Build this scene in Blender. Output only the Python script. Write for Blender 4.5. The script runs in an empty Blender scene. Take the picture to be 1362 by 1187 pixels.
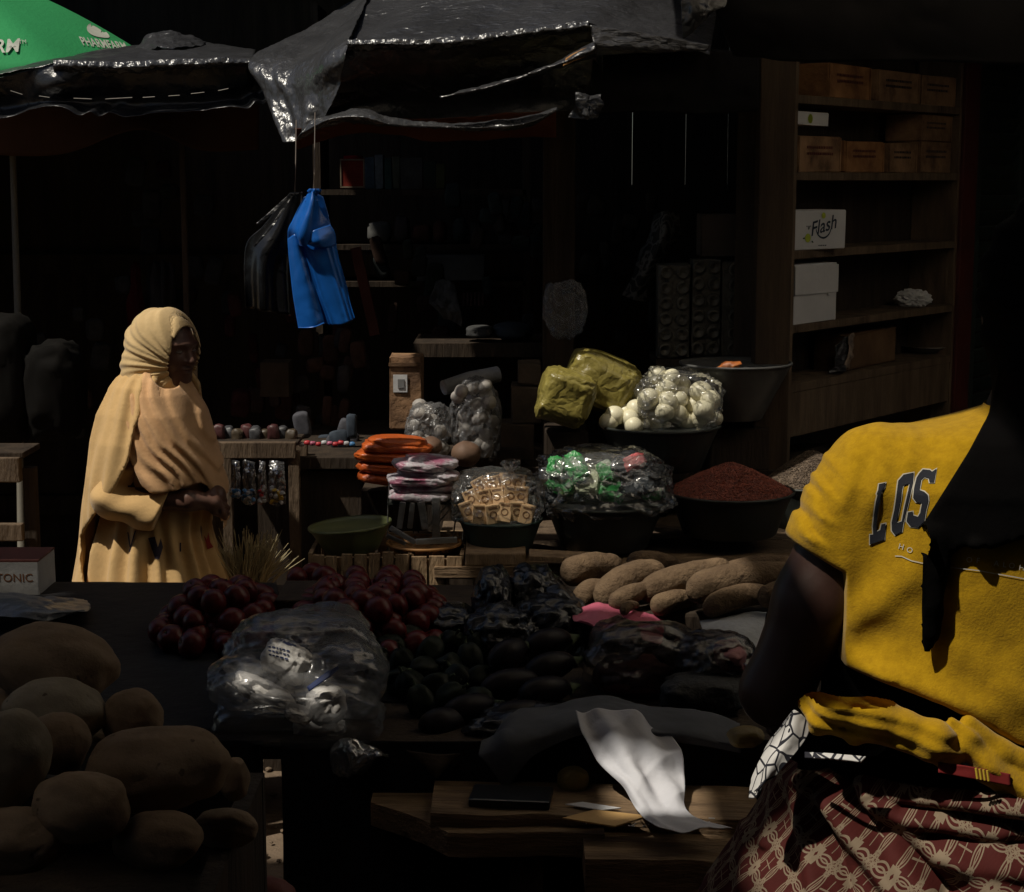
import bpy, bmesh, math, random
import numpy as np
from mathutils import Vector, Matrix, noise as mnoise
from mathutils.bvhtree import BVHTree

random.seed(7)
SC = bpy.context.scene
COL = SC.collection
R = math.radians
# ------------------------------------------------------------------ camera
FPX = 2300.0
PITCH = math.atan(353.5 / FPX)
CAMZ = 2.0
cd = bpy.data.cameras.new('camera')
cd.sensor_width = 36.0
cd.lens = FPX * 36.0 / 1362.0
cd.clip_start = 0.05
cd.clip_end = 500
cam = bpy.data.objects.new('camera', cd)
COL.objects.link(cam)
cam.location = (0, 0, CAMZ)
cam.rotation_euler = (math.pi / 2 - PITCH, 0, 0)
SC.camera = cam
# ------------------------------------------------------------------ light
SUN = Vector((-0.45, -0.25, 0.86)).normalized()      # towards the sun
SUN_EL = math.asin(SUN.z)
SUN_AZ = math.atan2(SUN.x, SUN.y)
w = bpy.data.worlds.new("World")
SC.world = w
w.use_nodes = True
nt = w.node_tree
nt.nodes.clear()
wo = nt.nodes.new('ShaderNodeOutputWorld')
bg = nt.nodes.new('ShaderNodeBackground')
sky = nt.nodes.new('ShaderNodeTexSky')
sky.sky_type = 'NISHITA'
sky.sun_disc = False
sky.sun_elevation = SUN_EL
sky.sun_rotation = SUN_AZ
bg.inputs['Strength'].default_value = 0.075
nt.links.new(sky.outputs[0], bg.inputs[0])
nt.links.new(bg.outputs[0], wo.inputs[0])
sl = bpy.data.lights.new('sun', 'SUN')
sl.energy = 5.0
sl.angle = R(1.0)
sl.color = (1.0, 0.93, 0.80)
so = bpy.data.objects.new('sun', sl)
COL.objects.link(so)
so.rotation_euler = SUN.to_track_quat('Z', 'Y').to_euler()
SC.view_settings.view_transform = 'Standard'
SC.view_settings.look = 'None'
SC.view_settings.exposure = -0.5
SC.view_settings.gamma = 1.0
SC.cycles.use_denoising = True
SC.cycles.max_bounces = 6
SC.cycles.transparent_max_bounces = 12
SC.cycles.caustics_reflective = False
SC.cycles.caustics_refractive = False
SC.cycles.sample_clamp_indirect = 3.0

# ------------------------------------------------------------------ projection helper: pixel of the photo + distance -> point
_c, _s = math.cos(PITCH), math.sin(PITCH)
def P(px, py, Y):
    x = (px - 681.0) / FPX
    u = -(py - 593.5) / FPX
    d = Vector((x, _c + u * _s, -_s + u * _c))
    return Vector((0, 0, CAMZ)) + d * (Y / d.y)
def PZ(px, py, z):
    x = (px - 681.0) / FPX
    u = -(py - 593.5) / FPX
    d = Vector((x, _c + u * _s, -_s + u * _c))
    return Vector((0, 0, CAMZ)) + d * ((z - CAMZ) / d.z)
def ppx(Y):            # metres per photo pixel near distance Y
    return Y / FPX * 1.005

# ------------------------------------------------------------------ materials
MATS = {}
def rgb(c):
    return (c[0], c[1], c[2], 1.0)
def mat(name, col, rough=0.7, col2=None, scale=8.0, detail=5.0, bump=0.0, bscale=None, metal=0.0, spec=0.5,
        stretch=None, kind='noise', bdist=0.02, sheen=0.0, contrast=(0.3, 0.7), fine=0.0, coat=0.0, spots=None, bkind='noise'):
    if name in MATS: return MATS[name]
    m = bpy.data.materials.new(name)
    m.use_nodes = True
    t = m.node_tree; N = t.nodes; L = t.links
    b = N['Principled BSDF']
    b.inputs['Roughness'].default_value = rough
    b.inputs['Metallic'].default_value = metal
    b.inputs['Specular IOR Level'].default_value = spec
    b.inputs['Sheen Weight'].default_value = sheen
    b.inputs['Coat Weight'].default_value = coat
    tc = N.new('ShaderNodeTexCoord')
    mp = N.new('ShaderNodeMapping')
    L.new(tc.outputs['Object'], mp.inputs[0])
    if stretch: mp.inputs['Scale'].default_value = stretch
    def tex(kd, sc, dt):
        if kd == 'voronoi':
            n = N.new('ShaderNodeTexVoronoi'); n.inputs['Scale'].default_value = sc
            n.feature = 'F1'
            L.new(mp.outputs[0], n.inputs['Vector']); return n.outputs['Distance']
        if kd == 'crumple':
            nn = N.new('ShaderNodeTexNoise'); nn.inputs['Scale'].default_value = sc * 0.6; nn.inputs['Detail'].default_value = 3
            L.new(mp.outputs[0], nn.inputs['Vector'])
            mx = N.new('ShaderNodeMix'); mx.data_type = 'VECTOR'; mx.inputs[0].default_value = 0.12
            L.new(mp.outputs[0], mx.inputs[4]); L.new(nn.outputs['Color'], mx.inputs[5])
            n = N.new('ShaderNodeTexVoronoi'); n.inputs['Scale'].default_value = sc
            n.feature = 'DISTANCE_TO_EDGE'
            L.new(mx.outputs[1], n.inputs['Vector'])
            mm = N.new('ShaderNodeMath'); mm.operation = 'MINIMUM'; mm.inputs[1].default_value = 0.35
            L.new(n.outputs['Distance'], mm.inputs[0]); return mm.outputs[0]
        n = N.new('ShaderNodeTexNoise'); n.inputs['Scale'].default_value = sc; n.inputs['Detail'].default_value = dt
        n.inputs['Roughness'].default_value = 0.62
        L.new(mp.outputs[0], n.inputs['Vector']); return n.outputs['Fac']
    if col2 is None: col2 = tuple(c * 0.7 for c in col)
    rmp = N.new('ShaderNodeValToRGB')
    rmp.color_ramp.elements[0].position = contrast[0]; rmp.color_ramp.elements[1].position = contrast[1]
    rmp.color_ramp.elements[0].color = rgb(col2); rmp.color_ramp.elements[1].color = rgb(col)
    L.new(tex(kind, scale, detail), rmp.inputs[0])
    out = rmp.outputs[0]
    if spots:
        sp = N.new('ShaderNodeTexNoise'); sp.inputs['Scale'].default_value = spots[1]; sp.inputs['Detail'].default_value = 2
        L.new(mp.outputs[0], sp.inputs['Vector'])
        r2 = N.new('ShaderNodeValToRGB'); r2.color_ramp.elements[0].position = spots[2]; r2.color_ramp.elements[1].position = spots[2] + 0.06
        L.new(sp.outputs['Fac'], r2.inputs[0])
        mx = N.new('ShaderNodeMix'); mx.data_type = 'RGBA'
        L.new(r2.outputs[0], mx.inputs[0]); L.new(out, mx.inputs[6]); mx.inputs[7].default_value = rgb(spots[0])
        out = mx.outputs[2]
    L.new(out, b.inputs['Base Color'])
    if bump > 0:
        bp = N.new('ShaderNodeBump'); bp.inputs['Strength'].default_value = bump; bp.inputs['Distance'].default_value = bdist
        L.new(tex(bkind, bscale or scale * 3, 4), bp.inputs['Height'])
        last = bp
        if fine > 0:
            b2 = N.new('ShaderNodeBump'); b2.inputs['Strength'].default_value = fine; b2.inputs['Distance'].default_value = bdist * 0.3
            L.new(tex('noise', (bscale or scale * 3) * 5, 4), b2.inputs['Height']); L.new(bp.outputs[0], b2.inputs['Normal']); last = b2
        L.new(last.outputs[0], b.inputs['Normal'])
    MATS[name] = m
    return m
def plastic(name, tint=(0.9, 0.9, 0.9), alpha=0.25, rough=0.12, bscale=25.0, bump=0.6, milk=(0.8, 0.8, 0.8), gloss=0.5):
    """clear film: part transparent, a little milky, glossy in its creases"""
    if name in MATS: return MATS[name]
    m = bpy.data.materials.new(name); m.use_nodes = True
    t = m.node_tree; N = t.nodes; L = t.links; N.clear()
    out = N.new('ShaderNodeOutputMaterial')
    tr = N.new('ShaderNodeBsdfTransparent'); tr.inputs[0].default_value = rgb(tint)
    di = N.new('ShaderNodeBsdfDiffuse'); di.inputs[0].default_value = rgb(milk)
    tl = N.new('ShaderNodeBsdfTranslucent'); tl.inputs[0].default_value = rgb(milk)
    gl = N.new('ShaderNodeBsdfGlossy'); gl.inputs['Roughness'].default_value = rough
    tc = N.new('ShaderNodeTexCoord')
    nn = N.new('ShaderNodeTexNoise'); nn.inputs['Scale'].default_value = bscale * 0.5; nn.inputs['Detail'].default_value = 3
    L.new(tc.outputs['Object'], nn.inputs['Vector'])
    mv = N.new('ShaderNodeMix'); mv.data_type = 'VECTOR'; mv.inputs[0].default_value = 0.15
    L.new(tc.outputs['Object'], mv.inputs[4]); L.new(nn.outputs['Color'], mv.inputs[5])
    vo = N.new('ShaderNodeTexVoronoi'); vo.feature = 'DISTANCE_TO_EDGE'; vo.inputs['Scale'].default_value = bscale
    L.new(mv.outputs[1], vo.inputs['Vector'])
    bp = N.new('ShaderNodeBump'); bp.inputs['Strength'].default_value = bump; bp.inputs['Distance'].default_value = 0.01
    L.new(vo.outputs['Distance'], bp.inputs['Height'])
    for s in (gl, di): L.new(bp.outputs[0], s.inputs['Normal'])
    dm = N.new('ShaderNodeMixShader'); dm.inputs[0].default_value = 0.5
    L.new(di.outputs[0], dm.inputs[1]); L.new(tl.outputs[0], dm.inputs[2])
    m1 = N.new('ShaderNodeMixShader'); m1.inputs[0].default_value = alpha
    L.new(tr.outputs[0], m1.inputs[1]); L.new(dm.outputs[0], m1.inputs[2])
    fr = N.new('ShaderNodeFresnel'); fr.inputs['IOR'].default_value = 1.5; L.new(bp.outputs[0], fr.inputs['Normal'])
    ma = N.new('ShaderNodeMath'); ma.operation = 'MULTIPLY_ADD'; ma.inputs[1].default_value = 1.6 * gloss; ma.inputs[2].default_value = 0.04 * gloss * 2
    ma.use_clamp = True
    L.new(fr.outputs[0], ma.inputs[0])
    m2 = N.new('ShaderNodeMixShader'); L.new(ma.outputs[0], m2.inputs[0])
    L.new(m1.outputs[0], m2.inputs[1]); L.new(gl.outputs[0], m2.inputs[2])
    L.new(m2.outputs[0], out.inputs[0])
    MATS[name] = m
    return m

# ------------------------------------------------------------------ object helpers
def tag(o, label=None, cat=None, group=None, kind=None):
    if label: o['label'] = label
    if cat: o['category'] = cat
    if group: o['group'] = group
    if kind: o['kind'] = kind
    return o
def empty(name, loc, label=None, cat=None, group=None, rz=0):
    o = bpy.data.objects.new(name, None)
    o.empty_display_size = 0.05
    COL.objects.link(o)
    o.location = loc; o.rotation_euler = (0, 0, rz)
    return tag(o, label, cat, group)
def pmesh(name, verts, faces, m, parent=None, smooth=False, world=True, uv=None):
    me = bpy.data.meshes.new(name)
    me.from_pydata([tuple(v) for v in verts], [], [tuple(f) for f in faces])
    if uv is not None:
        lay = me.uv_layers.new(name='UVMap')
        idx = np.empty(len(me.loops), dtype=np.int32); me.loops.foreach_get('vertex_index', idx)
        lay.data.foreach_set('uv', np.asarray(uv, dtype=np.float32)[idx].ravel())
    me.update()
    return omesh(name, me, m, parent, smooth, world)
def omesh(name, me, m, parent=None, smooth=False, world=True):
    if m is not None and not me.materials: me.materials.append(m)
    if smooth: me.shade_smooth()
    o = bpy.data.objects.new(name, me)
    COL.objects.link(o)
    if parent is not None:
        o.parent = parent
        if world:
            o.matrix_parent_inverse = MW(parent).inverted()
    return o
def MW(o):
    m = Matrix.LocRotScale(o.location, o.rotation_euler, o.scale)
    if o.parent: m = MW(o.parent) @ o.matrix_parent_inverse @ m
    return m
class MB:
    """collects shapes into one mesh"""
    def __init__(s): s.v = []; s.f = []
    def add(s, v, f):
        n = len(s.v); s.v += [Vector(x) for x in v]; s.f += [tuple(i + n for i in q) for q in f]; return s
    def box(s, c, d, rot=None, bev=0.0, jit=0.0):
        hx, hy, hz = d[0] / 2, d[1] / 2, d[2] / 2
        if bev <= 0:
            vs = [Vector((x * hx, y * hy, z * hz)) for x in (-1, 1) for y in (-1, 1) for z in (-1, 1)]
            fs = [(0, 1, 3, 2), (4, 6, 7, 5), (0, 4, 5, 1), (2, 3, 7, 6), (0, 2, 6, 4), (1, 5, 7, 3)]
        else:
            bm = bmesh.new(); bmesh.ops.create_cube(bm, size=1)
            for v in bm.verts: v.co = Vector((v.co.x * d[0], v.co.y * d[1], v.co.z * d[2]))
            bmesh.ops.bevel(bm, geom=bm.edges[:], offset=min(bev, min(d) * 0.45), segments=2, affect='EDGES', profile=0.6)
            vs = [v.co.copy() for v in bm.verts]; fs = [[v.index for v in f.verts] for f in bm.faces]; bm.free()
        if jit: vs = [v + Vector([random.uniform(-jit, jit) for _ in range(3)]) for v in vs]
        M = rot.to_matrix() if hasattr(rot, 'to_matrix') else (rot or Matrix.Identity(3))
        return s.add([M @ v + Vector(c) for v in vs], fs)
    def tube(s, pts, r, seg=8, cap=True):
        pts = [Vector(p) for p in pts]; n = len(pts)
        rs = r if hasattr(r, '__len__') else [r] * n
        vs = []; fs = []
        up = Vector((0, 0, 1))
        for i, p in enumerate(pts):
            t = (pts[min(i + 1, n - 1)] - pts[max(i - 1, 0)]).normalized()
            a = t.cross(up if abs(t.z) < 0.95 else Vector((1, 0, 0))).normalized(); b = a.cross(t)
            for k in range(seg):
                an = 2 * math.pi * k / seg
                vs.append(p + (a * math.cos(an) + b * math.sin(an)) * rs[i])
        for i in range(n - 1):
            for k in range(seg):
                k2 = (k + 1) % seg
                fs.append((i * seg + k, i * seg + k2, (i + 1) * seg + k2, (i + 1) * seg + k))
        if cap:
            fs.append(tuple(range(seg))); fs.append(tuple((n - 1) * seg + k for k in reversed(range(seg))))
        return s.add(vs, fs)
    def lathe(s, c, prof, seg=48, sx=1.0, sy=1.0, rot=None, wob=0.0, seed=0):
        """prof: list of (radius, z)"""
        vs = []; fs = []
        M = rot.to_matrix() if hasattr(rot, 'to_matrix') else (rot or Matrix.Identity(3))
        for (r, z) in prof:
            for k in range(seg):
                an = 2 * math.pi * k / seg
                q = 1 + (wob * mnoise.noise(Vector((math.cos(an) * 1.3 + seed, math.sin(an) * 1.3, z * 3))) if wob else 0)
                vs.append(M @ Vector((r * q * math.cos(an) * sx, r * q * math.sin(an) * sy, z)) + Vector(c))
        for i in range(len(prof) - 1):
            for k in range(seg):
                k2 = (k + 1) % seg
                fs.append((i * seg + k, i * seg + k2, (i + 1) * seg + k2, (i + 1) * seg + k))
        if prof[0][0] > 1e-4: fs.append(tuple(reversed(range(seg))))
        return s.add(vs, fs)
    def build(s, name, m, parent=None, smooth=False, world=True):
        return pmesh(name, s.v, s.f, m, parent, smooth, world)
def auto_smooth(o, ang=35):
    me = o.data; me.shade_smooth()
    try: me.set_sharp_from_angle(angle=R(ang))
    except Exception: pass
    return o
def fbm(v, oct=4, gain=0.5):
    a = 1.0; t = 0.0; f = 1.0
    for _ in range(oct):
        t += a * mnoise.noise(v * f); a *= gain; f *= 2.03
    return t
def ridge(v, oct=3):
    a = 1.0; t = 0.0; f = 1.0
    for _ in range(oct):
        t += a * (1 - 2.2 * abs(mnoise.noise(v * f))); a *= 0.5; f *= 2.1
    return t
ICO = {}
def ico(n):
    if n not in ICO:
        bm = bmesh.new(); bmesh.ops.create_icosphere(bm, subdivisions=n, radius=1)
        ICO[n] = ([v.co.copy() for v in bm.verts], [tuple(v.index for v in f.verts) for f in bm.faces]); bm.free()
    return ICO[n]
def blob(name, c, dims, m, parent=None, sub=4, amp=0.08, freq=1.4, seed=0, rot=None, fine=0.0, ffreq=6, power=1.0, rid=0.0, rfreq=3.0, smooth=True, flat=None):
    """ellipsoid with lumps; dims = half sizes"""
    vs, fs = ico(sub)
    M = rot.to_matrix() if hasattr(rot, 'to_matrix') else (rot or Matrix.Identity(3))
    out = []
    sd = Vector((seed * 3.7, seed * 1.9, seed * 2.3))
    for v in vs:
        q = 1 + amp * fbm(v * freq + sd, 2) + (fine * fbm(v * ffreq + sd, 3) if fine else 0) + (rid * ridge(v * rfreq + sd, 3) if rid else 0)
        p = v.copy()
        if power != 1.0:
            p = Vector([math.copysign(abs(x) ** power, x) for x in p])
        p = Vector((p.x * dims[0], p.y * dims[1], p.z * dims[2])) * q
        if flat is not None and p.z < flat: p.z = flat + (p.z - flat) * 0.15
        out.append(M @ p + Vector(c))
    return pmesh(name, out, fs, m, parent, smooth)
def patch(rows, nu=40, nv=30, crumple=0.0, cfreq=6.0, fold=None, seed=0):
    """smooth sheet through a grid of control points (rows of Vectors); returns verts, faces, uv"""
    def cr(p0, p1, p2, p3, t):
        return 0.5 * ((2 * p1) + (-p0 + p2) * t + (2 * p0 - 5 * p1 + 4 * p2 - p3) * t * t + (-p0 + 3 * p1 - 3 * p2 + p3) * t ** 3)
    def interp(pts, t):
        n = len(pts) - 1
        x = min(max(t * n, 0), n - 1e-6); i = int(x); f = x - i
        g = lambda k: pts[k] if 0 <= k <= n else (2 * pts[0] - pts[1] if k < 0 else 2 * pts[n] - pts[n - 1])
        return cr(g(i - 1), g(i), g(i + 1), g(i + 2), f)
    rows = [[Vector(p) for p in r] for r in rows]
    G = []
    for j in range(nv + 1):
        v = j / nv
        G.append([None] * (nu + 1))
        for i in range(nu + 1):
            u = i / nu
            G[j][i] = interp([interp(r, u) for r in rows], v)
    vs = []; uv = []
    sd = Vector((seed * 5.1, seed * 2.7, seed * 1.3))
    for j in range(nv + 1):
        for i in range(nu + 1):
            a = G[j][min(i + 1, nu)] - G[j][max(i - 1, 0)]
            b = G[min(j + 1, nv)][i] - G[max(j - 1, 0)][i]
            n = a.cross(b)
            n = n.normalized() if n.length > 1e-9 else Vector((0, 0, 1))
            p = G[j][i]; q = p
            if crumple: q = q + n * crumple * (ridge(p * cfreq + sd, 3) * 0.6 + fbm(p * cfreq * 0.5 + sd, 2))
            if fold: q = q + n * fold(i / nu, j / nv)
            vs.append(q); uv.append((i / nu, j / nv))
    W = nu + 1
    fs = [(j * W + i, j * W + i + 1, (j + 1) * W + i + 1, (j + 1) * W + i) for j in range(nv) for i in range(nu)]
    return vs, fs, uv
def sheet(name, rows, m, parent=None, nu=40, nv=30, thick=0.0015, crumple=0.0, cfreq=6.0, fold=None, seed=0, smooth=True):
    vs, fs, uv = patch(rows, nu, nv, crumple, cfreq, fold, seed)
    o = pmesh(name, vs, fs, m, parent, smooth, uv=uv)
    if thick:
        md = o.modifiers.new('thickness', 'SOLIDIFY'); md.thickness = thick; md.offset = 0
    return o
def px_sheet(name, rows, m, parent=None, **k):
    return sheet(name, [[P(*q) for q in r] for r in rows], m, parent, **k)

# ------------------------------------------------------------------ signed distance modelling (surface nets)
def sdf_mesh(fn, lo, hi, h):
    n = [int(math.ceil((hi[i] - lo[i]) / h)) + 1 for i in range(3)]
    xs = [np.arange(n[i], dtype=np.float32) * h + lo[i] for i in range(3)]
    X, Y, Z = np.meshgrid(xs[0], xs[1], xs[2], indexing='ij')
    D = fn(X, Y, Z).astype(np.float32)
    S = D < 0
    nx, ny, nz = D.shape
    cs = (nx - 1, ny - 1, nz - 1)
    acc = np.zeros(cs + (3,), np.float32); cnt = np.zeros(cs, np.float32)
    for ax in range(3):
        A = [slice(None)] * 3; B = [slice(None)] * 3
        A[ax] = slice(0, -1); B[ax] = slice(1, None)
        a = D[tuple(A)]; b = D[tuple(B)]
        cr = S[tuple(A)] != S[tuple(B)]
        t = np.where(cr, a / np.where(np.abs(a - b) < 1e-12, 1, a - b), 0)
        o1, o2 = [k for k in range(3) if k != ax]
        for d1 in (0, 1):
            for d2 in (0, 1):
                sl_ = [slice(None)] * 3
                sl_[o1] = slice(d1, cs[o1] + d1); sl_[o2] = slice(d2, cs[o2] + d2)
                c = cr[tuple(sl_)]; tt = t[tuple(sl_)]
                cnt += c
                acc[..., ax] += np.where(c, tt, 0); acc[..., o1] += c * d1; acc[..., o2] += c * d2
    act = cnt > 0
    idx = -np.ones(cs, np.int64); idx[act] = np.arange(act.sum())
    ii = np.argwhere(act)
    V = (ii + acc[act] / cnt[act][:, None]) * h + np.array(lo, dtype=np.float32)
    F = []
    for ax in range(3):
        o1, o2 = [(1, 2), (2, 0), (0, 1)][ax]
        A = [slice(1, -1)] * 3; B = [slice(1, -1)] * 3
        A[ax] = slice(0, -1); B[ax] = slice(1, None)
        cr = S[tuple(A)] != S[tuple(B)]
        q = np.argwhere(cr)
        if len(q) == 0: continue
        g = q.copy(); g[:, o1] += 1; g[:, o2] += 1
        def cell(d1, d2):
            k = g.copy(); k[:, o1] -= d1; k[:, o2] -= d2
            return idx[k[:, 0], k[:, 1], k[:, 2]]
        quad = np.stack([cell(1, 1), cell(0, 1), cell(0, 0), cell(1, 0)], 1)
        ins = S[tuple(A)][cr]
        quad[~ins] = quad[~ins][:, ::-1]
        F.append(quad)
    F = np.concatenate(F); F = F[(F >= 0).all(1)]
    return V, F
def sdf_obj(name, fn, lo, hi, h, m, parent=None):
    V, F = sdf_mesh(fn, lo, hi, h)
    me = bpy.data.meshes.new(name)
    me.from_pydata(V.tolist(), [], F.tolist()); me.update()
    return omesh(name, me, m, parent, True)
def sm_min(a, b, k):
    h = np.clip(0.5 + 0.5 * (b - a) / k, 0, 1)
    return b + (a - b) * h - k * h * (1 - h)
def sm_max(a, b, k): return -sm_min(-a, -b, k)
def s_ell(X, Y, Z, c, r):
    k0 = np.sqrt(((X - c[0]) / r[0]) ** 2 + ((Y - c[1]) / r[1]) ** 2 + ((Z - c[2]) / r[2]) ** 2)
    return (k0 - 1) * min(r)
def s_cone(X, Y, Z, a, b, ra, rb):
    a = np.array(a, dtype=np.float32); b = np.array(b, dtype=np.float32); ab = b - a
    t = ((X - a[0]) * ab[0] + (Y - a[1]) * ab[1] + (Z - a[2]) * ab[2]) / float(ab @ ab)
    t = np.clip(t, 0, 1)
    d = np.sqrt((X - a[0] - t * ab[0]) ** 2 + (Y - a[1] - t * ab[1]) ** 2 + (Z - a[2] - t * ab[2]) ** 2)
    return d - (ra + (rb - ra) * t)
def s_chain(X, Y, Z, pts, k=0.01):
    d = None
    for (a, ra), (b, rb) in zip(pts[:-1], pts[1:]):
        e = s_cone(X, Y, Z, a, b, ra, rb)
        d = e if d is None else sm_min(d, e, k)
    return d
def lerpk(Z, ks):
    zs = [k[0] for k in ks]
    o = np.argsort(zs)
    return [np.interp(Z, np.array(zs)[o], np.array([k[i] for k in ks])[o]) for i in range(1, len(ks[0]))]
# cheap smooth value noise on arrays
_rs = np.random.RandomState(11)
_TAB = _rs.rand(32, 32, 32).astype(np.float32)
def vnoise(X, Y, Z):
    xi = np.floor(X).astype(int); yi = np.floor(Y).astype(int); zi = np.floor(Z).astype(int)
    fx = X - xi; fy = Y - yi; fz = Z - zi
    fx = fx * fx * (3 - 2 * fx); fy = fy * fy * (3 - 2 * fy); fz = fz * fz * (3 - 2 * fz)
    g = lambda a, b, c: _TAB[(xi + a) & 31, (yi + b) & 31, (zi + c) & 31]
    x0 = g(0, 0, 0) * (1 - fx) + g(1, 0, 0) * fx; x1 = g(0, 1, 0) * (1 - fx) + g(1, 1, 0) * fx
    x2 = g(0, 0, 1) * (1 - fx) + g(1, 0, 1) * fx; x3 = g(0, 1, 1) * (1 - fx) + g(1, 1, 1) * fx
    return ((x0 * (1 - fy) + x1 * fy) * (1 - fz) + (x2 * (1 - fy) + x3 * fy) * fz) * 2 - 1
# ------------------------------------------------------------------ lettering
def text_mesh(txt, size=1.0, align='CENTER', shear=0.0, bold=0.0):
    cu = bpy.data.curves.new('txt', 'FONT'); cu.body = txt; cu.size = size; cu.align_x = align; cu.align_y = 'CENTER'; cu.shear = shear
    cu.offset = bold; cu.resolution_u = 3
    o = bpy.data.objects.new('txt', cu); COL.objects.link(o)
    dg = bpy.context.evaluated_depsgraph_get()
    me = bpy.data.meshes.new_from_object(o.evaluated_get(dg))
    vs = [v.co.copy() for v in me.vertices]; fs = [tuple(p.vertices) for p in me.polygons]
    bpy.data.objects.remove(o); bpy.data.curves.remove(cu); bpy.data.meshes.remove(me)
    return vs, fs
def place_flat(vs, org, right, up, off=0.0):
    right = Vector(right).normalized(); up = Vector(up).normalized(); n = right.cross(up)
    return [Vector(org) + right * v.x + up * v.y + n * off for v in vs]
def decal(name, vs, fs, m, parent): return pmesh(name, vs, fs, m, parent)
def refine(vs, fs, cuts_len):
    """subdivide a flat polygon set so it can follow a curved surface"""
    bm = bmesh.new()
    bv = [bm.verts.new(v) for v in vs]
    for f in fs:
        try: bm.faces.new([bv[i] for i in f])
        except ValueError: pass
    bmesh.ops.triangulate(bm, faces=bm.faces[:])
    for _ in range(5):
        es = [e for e in bm.edges if e.calc_length() > cuts_len]
        if not es: break
        bmesh.ops.subdivide_edges(bm, edges=es, cuts=1)
        bmesh.ops.triangulate(bm, faces=[f for f in bm.faces if len(f.verts) > 3])
    bm.verts.index_update()
    a = [v.co.copy() for v in bm.verts]; b = [tuple(v.index for v in f.verts) for f in bm.faces]; bm.free()
    return a, b
def bvh_of(o):
    M = MW(o)
    return BVHTree.FromPolygons([M @ v.co for v in o.data.vertices], [tuple(p.vertices) for p in o.data.polygons])
def wrap_on(bvh, pts, d, off=0.0015):
    out = []
    d = Vector(d).normalized()
    for p in pts:
        h = bvh.ray_cast(Vector(p) - d * 1.0, d, 3.0)
        out.append((h[0] - d * off) if h[0] is not None else None)
    return out
def wrapped_print(name, o_target, vs2, fs, m, parent, org, right, up, d, cell=0.006, off=0.0015):
    """flat artwork (x,y in metres) laid on a cloth surface"""
    a, b = refine(vs2, fs, cell)
    pts = place_flat(a, org, right, up)
    w_ = wrap_on(bvh_of(o_target), pts, d, off)
    ok = [f for f in b if all(w_[i] is not None for i in f)]
    w_ = [p if p is not None else Vector((0, 0, 0)) for p in w_]
    used = sorted({i for f in ok for i in f}); mp_ = {i: k for k, i in enumerate(used)}
    return pmesh(name, [w_[i] for i in used], [tuple(mp_[i] for i in f) for f in ok], m, parent, True)
def proj(p):
    v = Vector(p) - Vector((0, 0, CAMZ))
    f = v.y * _c - v.z * _s; u = v.y * _s + v.z * _c
    return (681 + FPX * v.x / f, 593.5 - FPX * u / f)
# ------------------------------------------------------------------ materials of the setting
M_dirt = mat('dirt', (0.20, 0.145, 0.10), 0.95, (0.11, 0.08, 0.055), 3.0, bump=0.6, bscale=30, spec=0.2)
M_tin = mat('rusty_tin', (0.06, 0.055, 0.05), 0.7, (0.05, 0.03, 0.02), 2.0)
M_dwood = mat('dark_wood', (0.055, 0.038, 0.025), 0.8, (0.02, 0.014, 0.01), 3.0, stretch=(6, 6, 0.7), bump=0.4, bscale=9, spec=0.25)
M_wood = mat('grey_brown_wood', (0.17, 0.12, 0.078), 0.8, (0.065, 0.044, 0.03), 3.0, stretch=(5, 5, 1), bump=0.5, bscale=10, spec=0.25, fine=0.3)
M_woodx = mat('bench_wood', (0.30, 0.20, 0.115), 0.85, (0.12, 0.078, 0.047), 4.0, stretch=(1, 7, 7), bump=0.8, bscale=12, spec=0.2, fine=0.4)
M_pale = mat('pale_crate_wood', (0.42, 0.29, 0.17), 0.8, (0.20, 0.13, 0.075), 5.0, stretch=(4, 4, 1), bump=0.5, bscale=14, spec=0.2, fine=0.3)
M_red = mat('faded_red_paint', (0.09, 0.014, 0.01), 0.6, (0.05, 0.01, 0.008), 5)
M_green = mat('dark_green_paint', (0.02, 0.035, 0.03), 0.6, (0.012, 0.02, 0.018), 5)
M_black = mat('black_plastic_sheet', (0.022, 0.022, 0.024), 0.27, (0.012, 0.012, 0.013), 4, bump=0.45, bscale=9, bkind='crumple', bdist=0.02, fine=0.5)
M_tarp = mat('crinkled_black_tarp', (0.042, 0.042, 0.046), 0.30, (0.022, 0.022, 0.024), 4, bump=1.0, bscale=6, bkind='noise', bdist=0.04, fine=0.8, spec=0.7, stretch=(0.6, 0.6, 1.5))
M_shiny = mat('shiny_black_tarp', (0.05, 0.05, 0.053), 0.26, (0.03, 0.03, 0.032), 6, bump=0.55, bscale=9, bkind='noise', bdist=0.03, fine=0.25, spec=0.6, stretch=(1.3, 1.3, 0.6))
M_canvas = mat('brown_canvas', (0.10, 0.05, 0.028), 0.9, (0.06, 0.03, 0.018), 3, spec=0.1)
M_rcanvas = mat('reddish_canvas', (0.14, 0.045, 0.022), 0.9, (0.08, 0.03, 0.018), 3, spec=0.1)
M_pole = mat('grey_bamboo', (0.20, 0.18, 0.14), 0.7, (0.11, 0.10, 0.08), 6, stretch=(1, 1, 0.5))

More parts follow.
